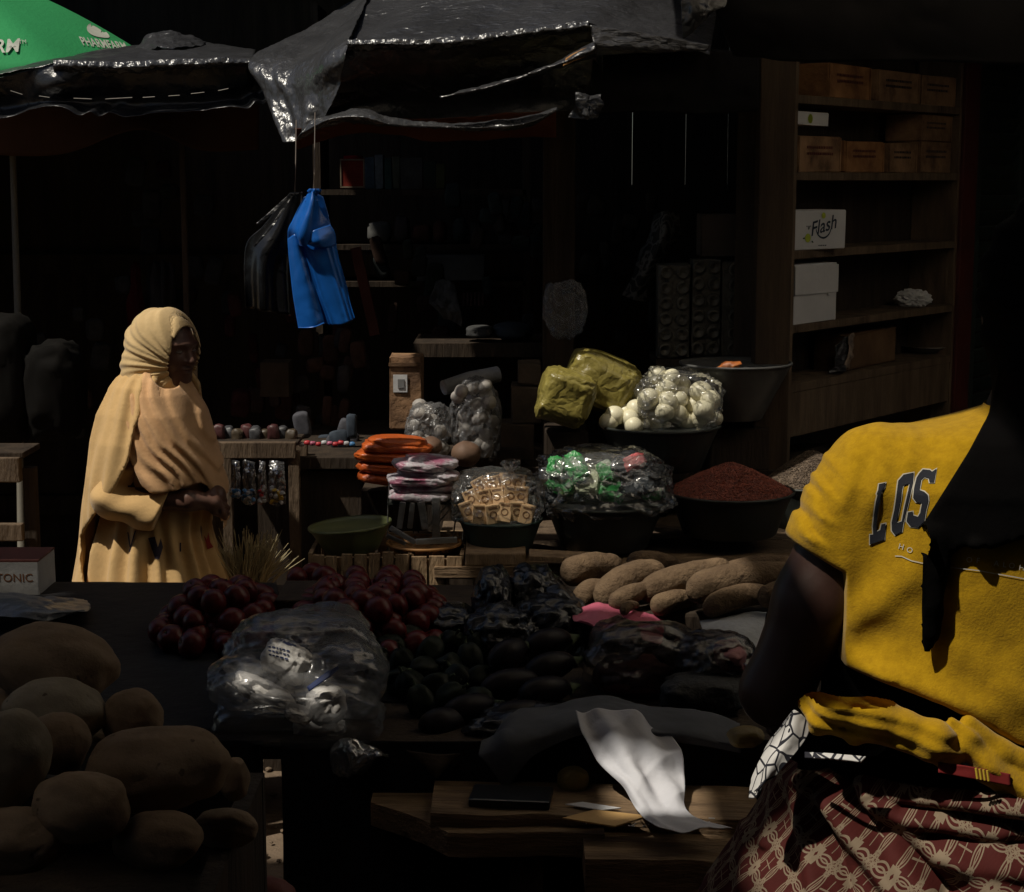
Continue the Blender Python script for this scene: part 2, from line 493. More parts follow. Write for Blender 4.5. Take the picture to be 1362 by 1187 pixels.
# ------------------------------------------------------------------ ground
def ground_z(x, y):
    t = min(max((y - 2.6) / 2.2, 0), 1); t = t * t * (3 - 2 * t)
    return 0.4 * (1 - t)
def build_ground():
    xs = [-150, -60, -25, -10] + [-5 + 0.25 * i for i in range(41)] + [10, 25, 60, 150]
    ys = [-100, -40, -15] + [-5 + 0.25 * i for i in range(61)] + [14, 25, 60, 150, 300]
    vs = []; fs = []
    for y in ys:
        for x in xs:
            b = 0.02 * fbm(Vector((x * 1.7, y * 1.7, 0)), 3) if abs(x) < 6 and -6 < y < 11 else 0
            vs.append((x, y, ground_z(x, y) + b))
    W = len(xs)
    for j in range(len(ys) - 1):
        for i in range(W - 1): fs.append((j * W + i, j * W + i + 1, (j + 1) * W + i + 1, (j + 1) * W + i))
    tag(pmesh('ground', vs, fs, M_dirt, smooth=True), kind='structure')
build_ground()
# pebbles and litter on the sunlit lane seen under the table
mb = MB()
for i in range(220):
    x = random.uniform(-1.2, -0.4); y = random.uniform(4.2, 6.0); r = random.uniform(0.004, 0.014)
    vs, fs = ico(1); mb.add([(v.x * r + x, v.y * r * 1.2 + y, v.z * r * 0.6 + ground_z(x, y) + 0.01) for v in vs], fs)
tag(mb.build('gravel', M_dirt), 'small stones and litter strewn over the bare earth lane', 'gravel', kind='stuff')

# ------------------------------------------------------------------ unseen roofs and sheets added to shade and light the lane
def roof(name, x0, x1, y0, y1, z, holes, label, m=None, slope=0.0):
    xs = sorted({x0, x1} | {min(max(h[k], x0), x1) for h in holes for k in (0, 1)})
    ys = sorted({y0, y1} | {min(max(h[k], y0), y1) for h in holes for k in (2, 3)})
    mb = MB()
    for i in range(len(xs) - 1):
        for j in range(len(ys) - 1):
            cx = (xs[i] + xs[i + 1]) / 2; cy = (ys[j] + ys[j + 1]) / 2
            if any(h[0] < cx < h[1] and h[2] < cy < h[3] for h in holes): continue
            mb.add([(xs[i], ys[j], z), (xs[i + 1], ys[j], z), (xs[i + 1], ys[j + 1], z), (xs[i], ys[j + 1], z)], [(0, 1, 2, 3)])
    o = mb.build(name, m or M_tin)
    md = o.modifiers.new('t', 'SOLIDIFY'); md.thickness = 0.012
    tag(o, label, 'roof')
    return o
def roof_pt(px, py, Y, z=3.1):
    p = P(px, py, Y); return p + SUN * ((z - p.z) / SUN.z)
def hole_for(px, py, Y, hx, hy):
    q = roof_pt(px, py, Y); return (q.x - hx, q.x + hx, q.y - hy, q.y + hy)
def hole_px(x0, y0, x1, y1, Y, Y2=None):
    q = [roof_pt(a, b, y) for a in (x0, x1) for b in (y0, y1) for y in (Y, Y2 or Y)]
    return (min(v.x for v in q), max(v.x for v in q), min(v.y for v in q), max(v.y for v in q))
sb0 = roof_pt(1345, 560, 1.98)
NEAR_HOLES = [
    (-0.47, sb0.x, 1.38, sb0.y + 0.12),       # opening placed so sun lands on the yellow shirt
    (-0.80, -0.27, 0.85, 1.46),  # opening placed for sun on the seller's waist and skirt
    hole_for(880, 1072, 3.0, 0.09, 0.085),       # opening placed for sun on the hanging cloth
    hole_for(392, 880, 3.2, 0.035, 0.03), hole_for(352, 925, 3.18, 0.035, 0.03), hole_for(440, 945, 3.15, 0.03, 0.03),  # small openings that dapple the clear bag with sun
    hole_px(770, 765, 1000, 790, 3.76, 4.08), hole_px(-10, 745, 62, 785, 4.3),          # openings placed for sun on the yams and the lettered box
    (-6.0, -1.78, 4.0, 4.8),          # lane side, over the passer-by
    (-1.78, 0.9, 3.9, 4.9),           # covered by the translucent sheet below
    (0.9, 6.0, 3.2, 4.9),
    (-1.75, -0.75, 0.9, 1.7),         # covered by the second translucent sheet
]
roof('shade_roof', -6.0, 6.0, -5.0, 4.8, 3.1, NEAR_HOLES, 'unseen dark roof added overhead for shade, with openings placed for patches of sun')  # out-of-view roof added so sun reaches only chosen spots
def trans(n, c):
    mt = bpy.data.materials.new(n); mt.use_nodes = True
    _n = mt.node_tree.nodes; _n.clear(); _o = _n.new('ShaderNodeOutputMaterial'); _t = _n.new('ShaderNodeBsdfTranslucent'); _t.inputs[0].default_value = rgb(c)
    mt.node_tree.links.new(_t.outputs[0], _o.inputs[0]); return mt
MATS_T = trans('translucent_sheet', (0.66, 0.61, 0.53))
o = roof('light_diffuser_sheet', -1.79, 0.91, 3.88, 4.82, 3.13, [hole_px(612, 640, 705, 682, 5.06, 5.14), hole_px(730, 625, 860, 660, 5.06, 5.16), hole_px(860, 500, 950, 550, 5.45), hole_px(572, 750, 608, 800, 4.98, 5.02), hole_px(735, 500, 775, 550, 5.4), hole_px(385, 265, 470, 425, 4.98, 5.04), hole_px(490, 600, 600, 650, 5.1, 5.25), hole_px(478, 588, 565, 635, 5.28, 5.4)], 'unseen translucent sheet added to shed soft light on the basins, with openings placed for sun', MATS_T)  # added diffuser: the sunlit sheet sheds soft light on the basins
o = roof('light_diffuser_sheet', 0.89, 4.5, 3.1, 4.82, 3.15, [], 'unseen translucent sheet added at the right to brighten the shelves', trans('pale_translucent_sheet', (0.92, 0.86, 0.76)))  # added diffuser that brightens and warms the shelves
o = roof('light_diffuser_sheet', -1.76, -0.74, 0.89, 1.71, 3.13, [], 'smaller unseen translucent sheet added to light the heap of potatoes from above', trans('dull_translucent_sheet', (0.80, 0.74, 0.66)))  # added diffuser giving the potatoes light from above
roof('shop_shade_roof', -1.35, 6.0, 5.95, 9.2, 3.3, [], 'unseen dark roof over the shop, drawn forward to keep stray sun out')  # out of view; front edge extended to stop leaking sun
roof('back_shade_roof', -7.0, -1.36, 6.9, 9.4, 3.5, [], 'unseen dark roof added to keep the space behind the green umbrella black')  # out of view; added so the backdrop stays unlit

for (c_, d_, lab) in [((-3.6, -0.4, 1.05), (0.03, 9.0, 2.1), 'unseen dark wall added beyond the potatoes to block light from the left'), ((0, -4.6, 1.5), (8, 0.03, 3.0), 'unseen dark wall added behind the viewer to block low light'), ((3.4, -0.6, 1.5), (0.03, 8.0, 3.0), 'unseen dark wall added right of the stall to block side light')]:
    tag(MB().box(c_, d_).build('light_block_wall', M_dwood), lab, 'wall')  # out-of-view walls added to keep low light off the stall
# back wall of planks with three gaps
gapx = [P(841, 190, 8.0).x, P(912, 190, 8.0).x, P(968, 190, 8.0).x]
wall = empty('plank_wall', (0, 8.0, 0), 'dark plank wall at the back of the shop with three slits of daylight', 'wall')
x = -6.0
edges = []
while x < 5.0:
    edges.append(x); x += 0.24
xs = sorted([e for e in edges if all(abs(e - g) > 0.12 for g in gapx)] + gapx)
mb = MB()
for a, b in zip(xs[:-1], xs[1:]):
    ga = 0.0014 if a in gapx else -0.0015; gb = 0.0014 if b in gapx else -0.0015
    top = 3.6
    mb.box(((a + ga + b - gb) / 2, 8.0 + random.uniform(0, 0.004), top / 2), (b - gb - a - ga, 0.022 + random.uniform(0, .004), top))
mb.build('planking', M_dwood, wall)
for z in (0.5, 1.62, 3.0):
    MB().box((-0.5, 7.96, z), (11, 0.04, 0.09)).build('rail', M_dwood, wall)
MB().box((0.6, 8.04, P(900, 246, 8.0).z / 2), (3.0, 0.02, P(900, 246, 8.0).z)).build('slit_block_board', M_dwood, wall)  # added behind the planks to stop daylight in the lower slits
side = empty('side_block_wall', (-3.4, 7, 0), 'unseen dark wall added at the far left to keep skylight out of the shops', 'wall')
MB().box((-3.4, 7.0, 1.75), (0.03, 2.9, 3.5)).build('planking', M_dwood, side)  # out of view; added to shut off skylight from the left
side = empty('side_block_wall', (3.6, 6.6, 0), 'unseen dark wall added at the far right to keep skylight out of the shop', 'wall')
MB().box((3.6, 6.6, 1.65), (0.03, 3.6, 3.3)).build('planking', M_dwood, side)  # out of view; added to shut off skylight from the right

# ------------------------------------------------------------------ posts
def post(px, ytop, Y, wpx, label, m=M_dwood, top=None, cat='post', lean=0.0):
    w_ = wpx * ppx(Y); c = P(px, 400, Y)
    zt = top if top else P(px, ytop, Y).z
    o = MB().box((c.x, Y, zt / 2), (w_, w_ * 0.8, zt), bev=0.006).build('wooden_post', m)
    o.location = (0, 0, 0)
    return tag(o, label, cat)
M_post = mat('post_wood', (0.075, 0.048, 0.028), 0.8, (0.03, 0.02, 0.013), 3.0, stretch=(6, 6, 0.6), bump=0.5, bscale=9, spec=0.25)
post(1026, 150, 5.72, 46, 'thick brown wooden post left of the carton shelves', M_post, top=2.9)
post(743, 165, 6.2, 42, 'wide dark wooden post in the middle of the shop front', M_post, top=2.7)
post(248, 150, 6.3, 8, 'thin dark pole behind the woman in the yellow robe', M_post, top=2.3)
o = MB().tube([P(15, 150, 6.25), P(20, 300, 6.25), P(25, 460, 6.25), P(30, 900, 6.25)], [0.011, 0.012, 0.0125, 0.014], 10).build('awning_pole', M_pole, smooth=True)
tag(o, 'slim grey bamboo pole at the left edge under the black awning', 'pole')
o = MB().tube([P(257, 440, 5.6), P(258, 520, 5.6), P(262, 760, 5.6), P(268, 1020, 5.6)], [0.012, 0.012, 0.012, 0.013], 10).build('awning_pole', mat('tan_pole', (0.35, 0.27, 0.17), 0.7), smooth=True)
tag(o, 'slim tan pole just behind the chin of the woman in yellow', 'pole')

# ------------------------------------------------------------------ the big shelf unit
SO = Vector((0.943, 5.8, 0)); SU = Vector((0.62, 0.785, 0)).normalized(); SN = Vector((-0.785, 0.62, 0)).normalized()
SROT = Matrix((SU, SN, Vector((0, 0, 1)))).transposed()
def SH(t, n, z): return SO + SU * t + SN * n + Vector((0, 0, z))
def sh_t(px, z, n=0.0):
    lo, hi = -0.5, 2.5
    for _ in range(40):
        mid = (lo + hi) / 2
        if proj(SH(mid, n, z))[0] < px: lo = mid
        else: hi = mid
    return lo
def zpx(py, px=1058): return P(px, py, 5.8).z
LV = {k: zpx(y) for k, y in dict(top=126, a=229, b=334, c=433, d=512, e=583).items()}
su = empty('shelf_unit', SH(0, 0, 0), 'tall wooden shelf unit with six levels of cartons at the right', 'shelf')
SW = 1.27; SD = 0.19
for k in ('top', 'a', 'b', 'c', 'd'):
    z = LV[k]; t0 = 0.0; t1 = SW
    vs_ = MB()
    vs_.box(SH((t0 + t1) / 2, SD / 2, z - 0.014), (t1 - t0, SD, 0.028), SROT, bev=0.003)
    vs_.build('shelf_board', M_wood, su)
MB().box(SH(SW / 2, SD + 0.012, 1.55), (SW + 0.06, 0.02, 2.6), SROT).build('back_panel', M_dwood, su)
MB().box(SH(-0.02, 0.02, 1.42), (0.035, 0.045, 2.84), SROT, bev=0.003).build('upright', M_wood, su)
MB().box(SH(-0.02, SD - 0.03, 1.42), (0.035, 0.045, 2.84), SROT, bev=0.003).build('upright', M_wood, su)
MB().box(SH(SW + 0.012, SD / 2, 1.42), (0.02, SD, 2.84), SROT, bev=0.003).build('side_panel', M_wood, su)
MB().box(SH(SW / 2, 0.012, (LV['d'] + LV['e']) / 2 - 0.014), (SW - 0.01, 0.02, LV['d'] - LV['e'] - 0.03), SROT, bev=0.002).build('front_board', M_wood, su)
MB().box(SH(-0.045, SD / 2, 1.42), (0.014, SD, 2.84), SROT).build('side_panel', M_dwood, su)
# red jamb and green louvred door
o = MB().box(SH(SW + 0.10, 0.02, 1.5), (0.13, 0.06, 3.0), SROT, bev=0.004).build('door_post', M_red)
tag(o, 'faded dark red door post right of the shelf unit', 'post')
dr = empty('louvred_door', SH(SW + 0.45, 0.02, 0), 'dark green louvred door at the right edge beyond the red post', 'door')
for t in (SW + 0.20, SW + 0.66):
    MB().box(SH(t, 0.02, 1.45), (0.06, 0.04, 2.7), SROT, bev=0.004).build('stile', M_green, dr)
mb = MB()
for i in range(40):
    mb.box(SH(SW + 0.43, 0.03, 0.3 + i * 0.062), (0.40, 0.012, 0.06), SROT @ Matrix.Rotation(R(28), 3, 'X'))
mb.build('louvre_slats', M_green, dr)

# ------------------------------------------------------------------ boxes
def box_on_shelf(name, px0, px1, lvl, hpx, label, m, depth=0.14, n0=0.03, cat='carton', group=None, zadd=0.0, tilt=0.0, bev=0.004):
    z = LV[lvl] + zadd
    t0 = sh_t(px0, z, n0); t1 = sh_t(px1, z, n0)
    Yc = SH((t0 + t1) / 2, 0, 0).y
    h = hpx * ppx(Yc); w_ = t1 - t0
    c = SH((t0 + t1) / 2, n0 + depth / 2, z + h / 2 + 0.001)
    if not tilt: tilt = R(random.uniform(-3.5, 3.5))
    rt = SROT @ Matrix.Rotation(tilt, 3, 'Z')
    o = empty(name, (c.x, c.y, z), label, cat, group)
    body = MB().box(c, (w_ - 0.004, depth, h), rt, bev=bev, jit=0.0015).build('carton_body', m, o)
    return o, c, w_, h, rt, depth
M_carton = mat('brown_carton', (0.34, 0.20, 0.11), 0.85, (0.13, 0.075, 0.045), 7, bump=0.4, bscale=24, spec=0.2, contrast=(0.35, 0.6))
M_crate = mat('orange_brown_crate', (0.42, 0.21, 0.09), 0.8, (0.16, 0.075, 0.035), 8, bump=0.4, bscale=30, spec=0.2)
M_white = mat('white_carton', (0.62, 0.62, 0.62), 0.8, (0.54, 0.54, 0.55), 6, bump=0.1, bscale=20, spec=0.3)
M_ink = mat('dark_ink', (0.03, 0.02, 0.018), 0.8)
M_inkb = mat('navy_ink', (0.02, 0.035, 0.06), 0.7)
M_inkr = mat('brown_red_ink', (0.12, 0.03, 0.02), 0.8)
M_lime = mat('lime_ink', (0.42, 0.48, 0.04), 0.6, (0.30, 0.40, 0.03), 40)
M_leaf = mat('dark_leaf_ink', (0.03, 0.08, 0.03), 0.7)

def face_print(o, c, w_, h, rt, dpt, vs, fs, m, name='print', x=0.0, y=0.0, off=0.0017):
    """artwork on the box front: x,y metres from the face centre"""
    org = Vector(c) + rt @ Vector((x, -dpt / 2 - off, y))
    pts = [org + rt @ Vector((v.x, 0, v.y)) for v in vs]
    return pmesh(name, pts, fs, m, o)
def smear_lines(n, wid, h, seed=0):
    """rows of illegible small print: short bars"""
    rnd = random.Random(seed); mb = MB()
    for i in range(n):
        y = h * (0.5 - (i + 0.5) / n); x = -wid / 2
        while x < wid / 2:
            l = rnd.uniform(0.004, 0.012)
            if x + l > wid / 2: break
            hh = h / n * 0.42
            mb.add([(x, y - hh / 2, 0), (x + l, y - hh / 2, 0), (x + l, y + hh / 2, 0), (x, y + hh / 2, 0)], [(0, 1, 2, 3)])
            x += l + 0.003
    return mb.v, mb.f
# wooden fruit crates / cartons at the top of the shelves
for (a, b, lvl, h, za, lab, m) in [
    (1097, 1160, 'top', 43, 0, 'orange brown carton with faint print, first on the top shelf', M_crate),
    (1166, 1222, 'top', 40, 0, 'brown carton on the top shelf, next to the orange brown one', M_carton),
    (1225, 1268, 'top', 38, 0, 'dim brown carton at the right end of the top shelf', M_carton),
    (1061, 1117, 'a', 46, 0, 'brown carton at the left end of the second shelf', M_carton),
    (1121, 1176, 'a', 40, 0, 'brown carton with dark edges and printed lines, second on its shelf', M_crate),
    (1181, 1218, 'a', 38, 0, 'dim grey brown carton third along the second shelf', M_carton),
    (1221, 1266, 'a', 40, 0, 'dim grey brown carton under another at the right of the second shelf', M_carton),
    (1221, 1266, 'a', 34, 0.118, 'dim grey brown carton stacked on another at the right of the second shelf', M_carton)]:
    o, c, w_, hh, rt, dp = box_on_shelf('carton', a, b, lvl, h, lab, m, zadd=za, group='brown cartons on the upper shelves')
    v, f = smear_lines(2, w_ * 0.62, hh * 0.35, seed=a)
    face_print(o, c, w_, hh, rt, dp, v, f, M_inkr if a < 1130 else M_ink, y=hh * 0.1)
    for sx in (-1, 1):
        MB().box(c + rt @ Vector((sx * (w_ / 2 - 0.006), -dp / 2 - 0.003, 0)), (0.008, 0.003, hh * 0.96), rt).build('corner_edge', m, o)
# printed carton, only a corner shows
o, c, w_, hh, rt, dp = box_on_shelf('carton', 1060, 1102, 'a', 17, 'small white and lime green printed carton stacked on the brown one', M_white, zadd=0.125 + 0.03)
face_print(o, c, w_, hh, rt, dp, *(lambda t: ([v * 0.016 + Vector((-0.02, 0, 0)) for v in ico(2)[0]], ico(2)[1]))(0), M_lime, 'printed_fruit')
# lime drink box
o, c, w_, hh, rt, dp = box_on_shelf('drink_box', 1058, 1116, 'b', 51, 'white carton printed with a lime and the word Flash on the third shelf', M_white, depth=0.13, n0=-0.01, tilt=R(-14))
v, f = text_mesh('Flash', 0.066, shear=0.35, bold=0.0008)
a = R(12); v = [Vector((q.x * math.cos(a) - q.y * math.sin(a), q.x * math.sin(a) + q.y * math.cos(a), 0)) for q in v]
face_print(o, c, w_, hh, rt, dp, v, f, M_inkb, 'lettering', x=0.035, y=0.012)
mb = MB()
for k in range(24):
    a0 = math.pi * (1.08 + 0.84 * k / 24); a1 = math.pi * (1.08 + 0.84 * (k + 1) / 24)
    ri, ro = 0.036, 0.043 - 0.003 * abs(k - 12) / 12
    mb.add([(ri * math.cos(a0), ri * math.sin(a0), 0), (ro * math.cos(a0), ro * math.sin(a0), 0), (ro * math.cos(a1), ro * math.sin(a1), 0), (ri * math.cos(a1), ri * math.sin(a1), 0)], [(0, 1, 2, 3)])
face_print(o, c, w_, hh, rt, dp, mb.v, mb.f, M_inkb, 'badge_ring', x=0.038, y=0.012)
v, f = smear_lines(1, 0.05, 0.008, 3); face_print(o, c, w_, hh, rt, dp, v, f, M_inkb, 'small_print', x=0.04, y=-hh * 0.40)
v, f = smear_lines(1, 0.024, 0.006, 4); face_print(o, c, w_, hh, rt, dp, v, f, M_inkb, 'small_print', x=-0.035, y=hh * 0.1)
disc = [Vector((math.cos(k * math.pi / 10) * 0.014, math.sin(k * math.pi / 10) * 0.015, 0)) for k in range(20)]
face_print(o, c, w_, hh, rt, dp, disc, [tuple(range(20))], M_lime, 'lime_picture', x=-0.038, y=-hh * 0.2)
leafp = [Vector((0, 0, 0)), Vector((0.004, 0.006, 0)), Vector((0.003, 0.015, 0)), Vector((-0.003, 0.008, 0))]
for (lx, ly, sc, rr) in [(-0.038, 0.0, 1, -0.2), (-0.052, -0.026, 0.9, 1.8), (-0.022, -0.036, 0.9, -2.0)]:
    q = [Vector((p.x * math.cos(rr) - p.y * math.sin(rr), p.x * math.sin(rr) + p.y * math.cos(rr), 0)) * sc for p in leafp]
    face_print(o, c, w_, hh, rt, dp, q, [(0, 1, 2, 3)], M_leaf, 'leaf_picture', x=lx, y=ly, off=0.003)
disc2 = [q * 0.7 for q in disc]
face_print(o, c, w_, hh, rt, dp, disc2, [tuple(range(20))], M_lime, 'lime_picture', x=0.036, y=0.048, off=0.003)
# plain white box
o, c, w_, hh, rt, dp = box_on_shelf('white_box', 1057, 1111, 'c', 77, 'plain white cardboard box with a folded lid seam on the fourth shelf', M_white, depth=0.15, n0=0.0)
MB().box(c + rt @ Vector((0, -dp / 2 - 0.003, hh * 0.47 - 0.048)), (w_ - 0.002, 0.005, 0.096), rt, bev=0.002).build('lid_flap', M_white, o)
MB().box(c + rt @ Vector((w_ * 0.28, -dp / 2 - 0.008, -0.006)), (0.026, 0.006, 0.006), rt).build('flap_tab', M_white, o)
# crumpled white paper
t = sh_t(1214, LV['c'], 0.08); c = SH(t, 0.08, LV['c'] + 0.026)
o = blob('paper_ball', c, (0.052, 0.035, 0.028), mat('white_paper', (0.6, 0.6, 0.6), 0.8, (0.5, 0.5, 0.52), 20), sub=4, amp=0.25, freq=2.2, rid=0.35, rfreq=3.5, seed=4, smooth=False)
tag(o, 'crumpled ball of white paper near the right end of a shelf', 'paper')
# torn carton
M_torn = mat('worn_carton', (0.20, 0.12, 0.065), 0.85, (0.09, 0.05, 0.028), 5, bump=0.4, bscale=16, spec=0.2)
t0 = sh_t(1118, LV['d'], 0.06); t1 = sh_t(1194, LV['d'], 0.06); zd = LV['d']
o = empty('torn_carton', SH(t0, 0.06, zd), 'torn brown carton with ragged plastic at its open end on the fifth shelf', 'carton')
w_ = t1 - t0; cc = SH((t0 + t1) / 2, 0.12, zd + 0.068)
MB().box(cc, (w_, 0.13, 0.13), SROT @ Matrix.Rotation(R(4), 3, 'Z'), bev=0.006, jit=0.004).build('carton_body', M_torn, o)
sheet('torn_flap', [[SH(t0 - 0.03, 0.05, zd + 0.005), SH(t0 + 0.0, 0.04, zd + 0.01), SH(t0 + 0.03, 0.05, zd + 0.004)], [SH(t0 - 0.01, 0.03, zd + 0.06), SH(t0 + 0.02, 0.03, zd + 0.07), SH(t0 + 0.04, 0.05, zd + 0.06)], [SH(t0 + 0.0, 0.04, zd + 0.13), SH(t0 + 0.03, 0.04, zd + 0.14), SH(t0 + 0.06, 0.05, zd + 0.128)]], mat('torn_paper', (0.40, 0.30, 0.22), 0.8, (0.05, 0.04, 0.04), 30), o, nu=20, nv=20, crumple=0.012, cfreq=18)
sheet('plastic_liner', [[SH(t0 - 0.10, 0.06, zd + 0.004), SH(t0 - 0.06, 0.04, zd + 0.004), SH(t0 - 0.01, 0.04, zd + 0.004)], [SH(t0 - 0.08, 0.05, zd + 0.04), SH(t0 - 0.05, 0.05, zd + 0.05), SH(t0 + 0.0, 0.04, zd + 0.05)], [SH(t0 - 0.07, 0.05, zd + 0.10), SH(t0 - 0.03, 0.05, zd + 0.12), SH(t0 + 0.01, 0.05, zd + 0.13)]], M_tarp, o, nu=20, nv=20, crumple=0.012, cfreq=18)
# enamel plate
t = sh_t(1231, zd, 0.12); c = SH(t, 0.12, zd)
o = MB().lathe(c, [(0.03, 0.002), (0.06, 0.004), (0.085, 0.022), (0.098, 0.026), (0.10, 0.029), (0.083, 0.026), (0.058, 0.009), (0.0, 0.007)], 40).build('metal_plate', mat('dull_steel', (0.45, 0.45, 0.43), 0.4, (0.25, 0.24, 0.22), 8, metal=0.6), smooth=True)
tag(o, 'shallow dull metal plate at the right of the fifth shelf', 'plate')

# ------------------------------------------------------------------ awnings
def bez(rows, Ys): return [[P(x, y, Y) for (x, y) in r] for r, Y in zip(rows, Ys)]
# left black awning
aw = empty('black_awning', P(160, 90, 5.9), 'long black plastic awning at the left in front of the green umbrella', 'awning')
M_top = M_tarp
px_sheet('roof_sheet', [[(-60, 96, 6.7), (75, 74, 6.7), (185, 60, 6.7), (262, 56, 6.7), (340, 66, 6.7)],
                        [(-60, 106, 6.2), (75, 79, 6.2), (180, 72, 6.2), (260, 68, 6.2), (338, 72, 6.2)],
                        [(-60, 116, 5.85), (75, 83, 5.82), (180, 85, 5.82), (260, 82, 5.82), (336, 80, 5.85)]], M_top, aw, nu=90, nv=30, crumple=0.006, cfreq=9)
px_sheet('valance', [[(-60, 116, 5.85), (20, 100, 5.83), (75, 83, 5.82), (130, 87, 5.80), (180, 86, 5.82), (260, 82, 5.82), (300, 78, 5.83), (336, 80, 5.85)],
                     [(-60, 132, 5.86), (20, 118, 5.87), (74, 112, 5.80), (130, 115, 5.86), (180, 112, 5.86), (260, 110, 5.86), (305, 105, 5.86), (345, 98, 5.90)],
                     [(-60, 150, 5.90), (20, 140, 5.90), (70, 135, 5.86), (130, 138, 5.90), (180, 138, 5.91), (260, 137, 5.91), (310, 133, 5.91), (352, 120, 5.93)],
                     [(-60, 165, 5.82), (18, 152, 5.86), (60, 142, 5.80), (110, 150, 5.79), (160, 152, 5.84), (250, 149, 5.84), (318, 143, 5.81), (356, 132, 5.86)]],
         M_black, aw, nu=160, nv=40, crumple=0.006, cfreq=6, seed=2, fold=lambda u, v: 0.008 * math.sin(u * 40 + 3 * math.sin(u * 13)) * v)  # same sheet as the top, coloured darker to put in its shade
px_sheet('ridge_hem', [[(70, 79, 5.80), (130, 81, 5.79), (180, 80, 5.80), (260, 77, 5.80), (334, 76, 5.83)], [(70, 88, 5.79), (130, 90, 5.78), (180, 90, 5.79), (260, 86, 5.79), (334, 84, 5.82)], [(72, 97, 5.82), (130, 98, 5.81), (180, 97, 5.82), (260, 93, 5.82), (334, 90, 5.84)]], M_shiny, aw, nu=220, nv=14, crumple=0.007, cfreq=26, seed=41)
px_sheet('peak_flap', [[(178, 62, 6.6), (200, 44, 6.6), (222, 40, 6.6), (245, 43, 6.6), (275, 55, 6.6)], [(182, 63, 6.5), (203, 52, 6.45), (224, 54, 6.4), (246, 55, 6.45), (272, 58, 6.5)], [(184, 64, 6.45), (205, 62, 6.35), (225, 60, 6.3), (248, 60, 6.35), (268, 60, 6.45)]], M_tarp, aw, nu=40, nv=20, crumple=0.012, cfreq=14)
px_sheet('canvas_lining', [[(-40, 140, 6.1), (80, 140, 6.1), (180, 140, 6.1), (260, 140, 6.1), (345, 140, 6.1)], [(-40, 200, 6.2), (60, 208, 6.15), (130, 196, 6.1), (185, 172, 6.05), (235, 190, 6.1), (290, 203, 6.15), (345, 200, 6.2)][:0] or [(-40, 205, 6.2), (80, 206, 6.15), (185, 172, 6.05), (265, 200, 6.1), (345, 200, 6.2)]], M_canvas, aw, nu=60, nv=12, crumple=0.006, cfreq=5)
mb = MB()
for (x0, y0, x1, y1) in [(14, 121, 30, 126), (52, 128, 66, 130), (140, 132, 176, 130), (190, 130, 206, 129), (224, 128, 239, 127), (254, 125, 272, 123), (290, 121, 304, 118), (98, 131, 122, 132)]:
    mb.tube([P(x0, y0, 5.80), P(x1, y1, 5.80)], 0.0013, 5)
mb.build('stitching', mat('pale_thread', (0.35, 0.32, 0.28), 0.8), aw)
# green umbrella
um = empty('market_umbrella', P(-150, 60, 6.9), 'big green sun umbrella with white lettering behind the black awning', 'umbrella')
M_umb = mat('green_canvas', (0.03, 0.30, 0.095), 0.75, (0.025, 0.25, 0.08), 2.5, bump=0.15, bscale=60, spec=0.3)
uc = P(-125, 70, 7.0); uc.z = P(0, 92, 6.0).z
UR = 1.12; UH = 0.48
def umb_pt(a, r):
    k = (a / (math.pi / 4)) % 1.0
    sag = 1 - 0.05 * math.sin(k * math.pi) * r
    rad = UR * r * sag
    return uc + Vector((rad * math.cos(a), rad * math.sin(a), UH * (1 - r ** 1.7) - 0.03 * math.sin(k * math.pi) * r * r))
vs = []; fs = []; NA = 96; NR = 18
for j in range(NR + 1):
    for i in range(NA): vs.append(umb_pt(2 * math.pi * i / NA + 0.28, j / NR))
for j in range(NR):
    for i in range(NA): fs.append((j * NA + i, j * NA + (i + 1) % NA, (j + 1) * NA + (i + 1) % NA, (j + 1) * NA + i))
can = pmesh('canopy', vs, fs, M_umb, um, True)
md = can.modifiers.new('t', 'SOLIDIFY'); md.thickness = 0.002
MB().tube([(uc.x, uc.y, 0), (uc.x, uc.y, uc.z + UH)], 0.022, 12).build('pole', M_pole, um, True)
mb = MB()
for k in range(8):
    a = k * math.pi / 4 + 0.28
    mb.tube([umb_pt(a, 0.05 + 0.95 * t / 6) - Vector((0, 0, 0.012)) for t in range(7)], 0.006, 5)
mb.build('ribs', M_pole, um)
M_wprint = mat('cream_print', (0.55, 0.56, 0.47), 0.7)
def umb_print(vs2, fs2, px, py, sc, ang, sx=1.0, shear=0.0, name='lettering'):
    org = P(px, py, 5.6); ca, sa = math.cos(ang), math.sin(ang)
    v2 = []
    for q in vs2:
        x_, y_ = q.x * sc * sx + q.y * sc * shear, q.y * sc
        v2.append(Vector((x_ * ca - y_ * sa, x_ * sa + y_ * ca, 0)))
    d = (P(px, py, 6) - Vector((0, 0, CAMZ))).normalized()
    return wrapped_print(name, can, v2, fs2, M_wprint, um, org, (1, 0, 0), (0, _s, _c), d, 0.02, 0.019)
v, f = text_mesh('RM', 0.060, 'CENTER', 0.2, 0.001); umb_print(v, f, 8, 62, 1.1, R(3))
v, f = text_mesh('TM', 0.02, 'CENTER'); umb_print(v, f, 30, 56, 1, R(5))
v, f = text_mesh('PHARMFARM', 0.045, 'CENTER', 0.0, 0.0008); umb_print(v, f, 139, 59, 0.95, R(-7), 0.72, -0.75)
drop = [Vector((math.cos(a) * 0.046, math.sin(a) * 0.020 * (1 - 0.45 * math.cos(a)) , 0)) for a in [2 * math.pi * k / 28 for k in range(28)]]
umb_print(drop, [tuple(range(28))], 131, 42, 1.05, R(-27), 1, 0, 'droplet_logo')

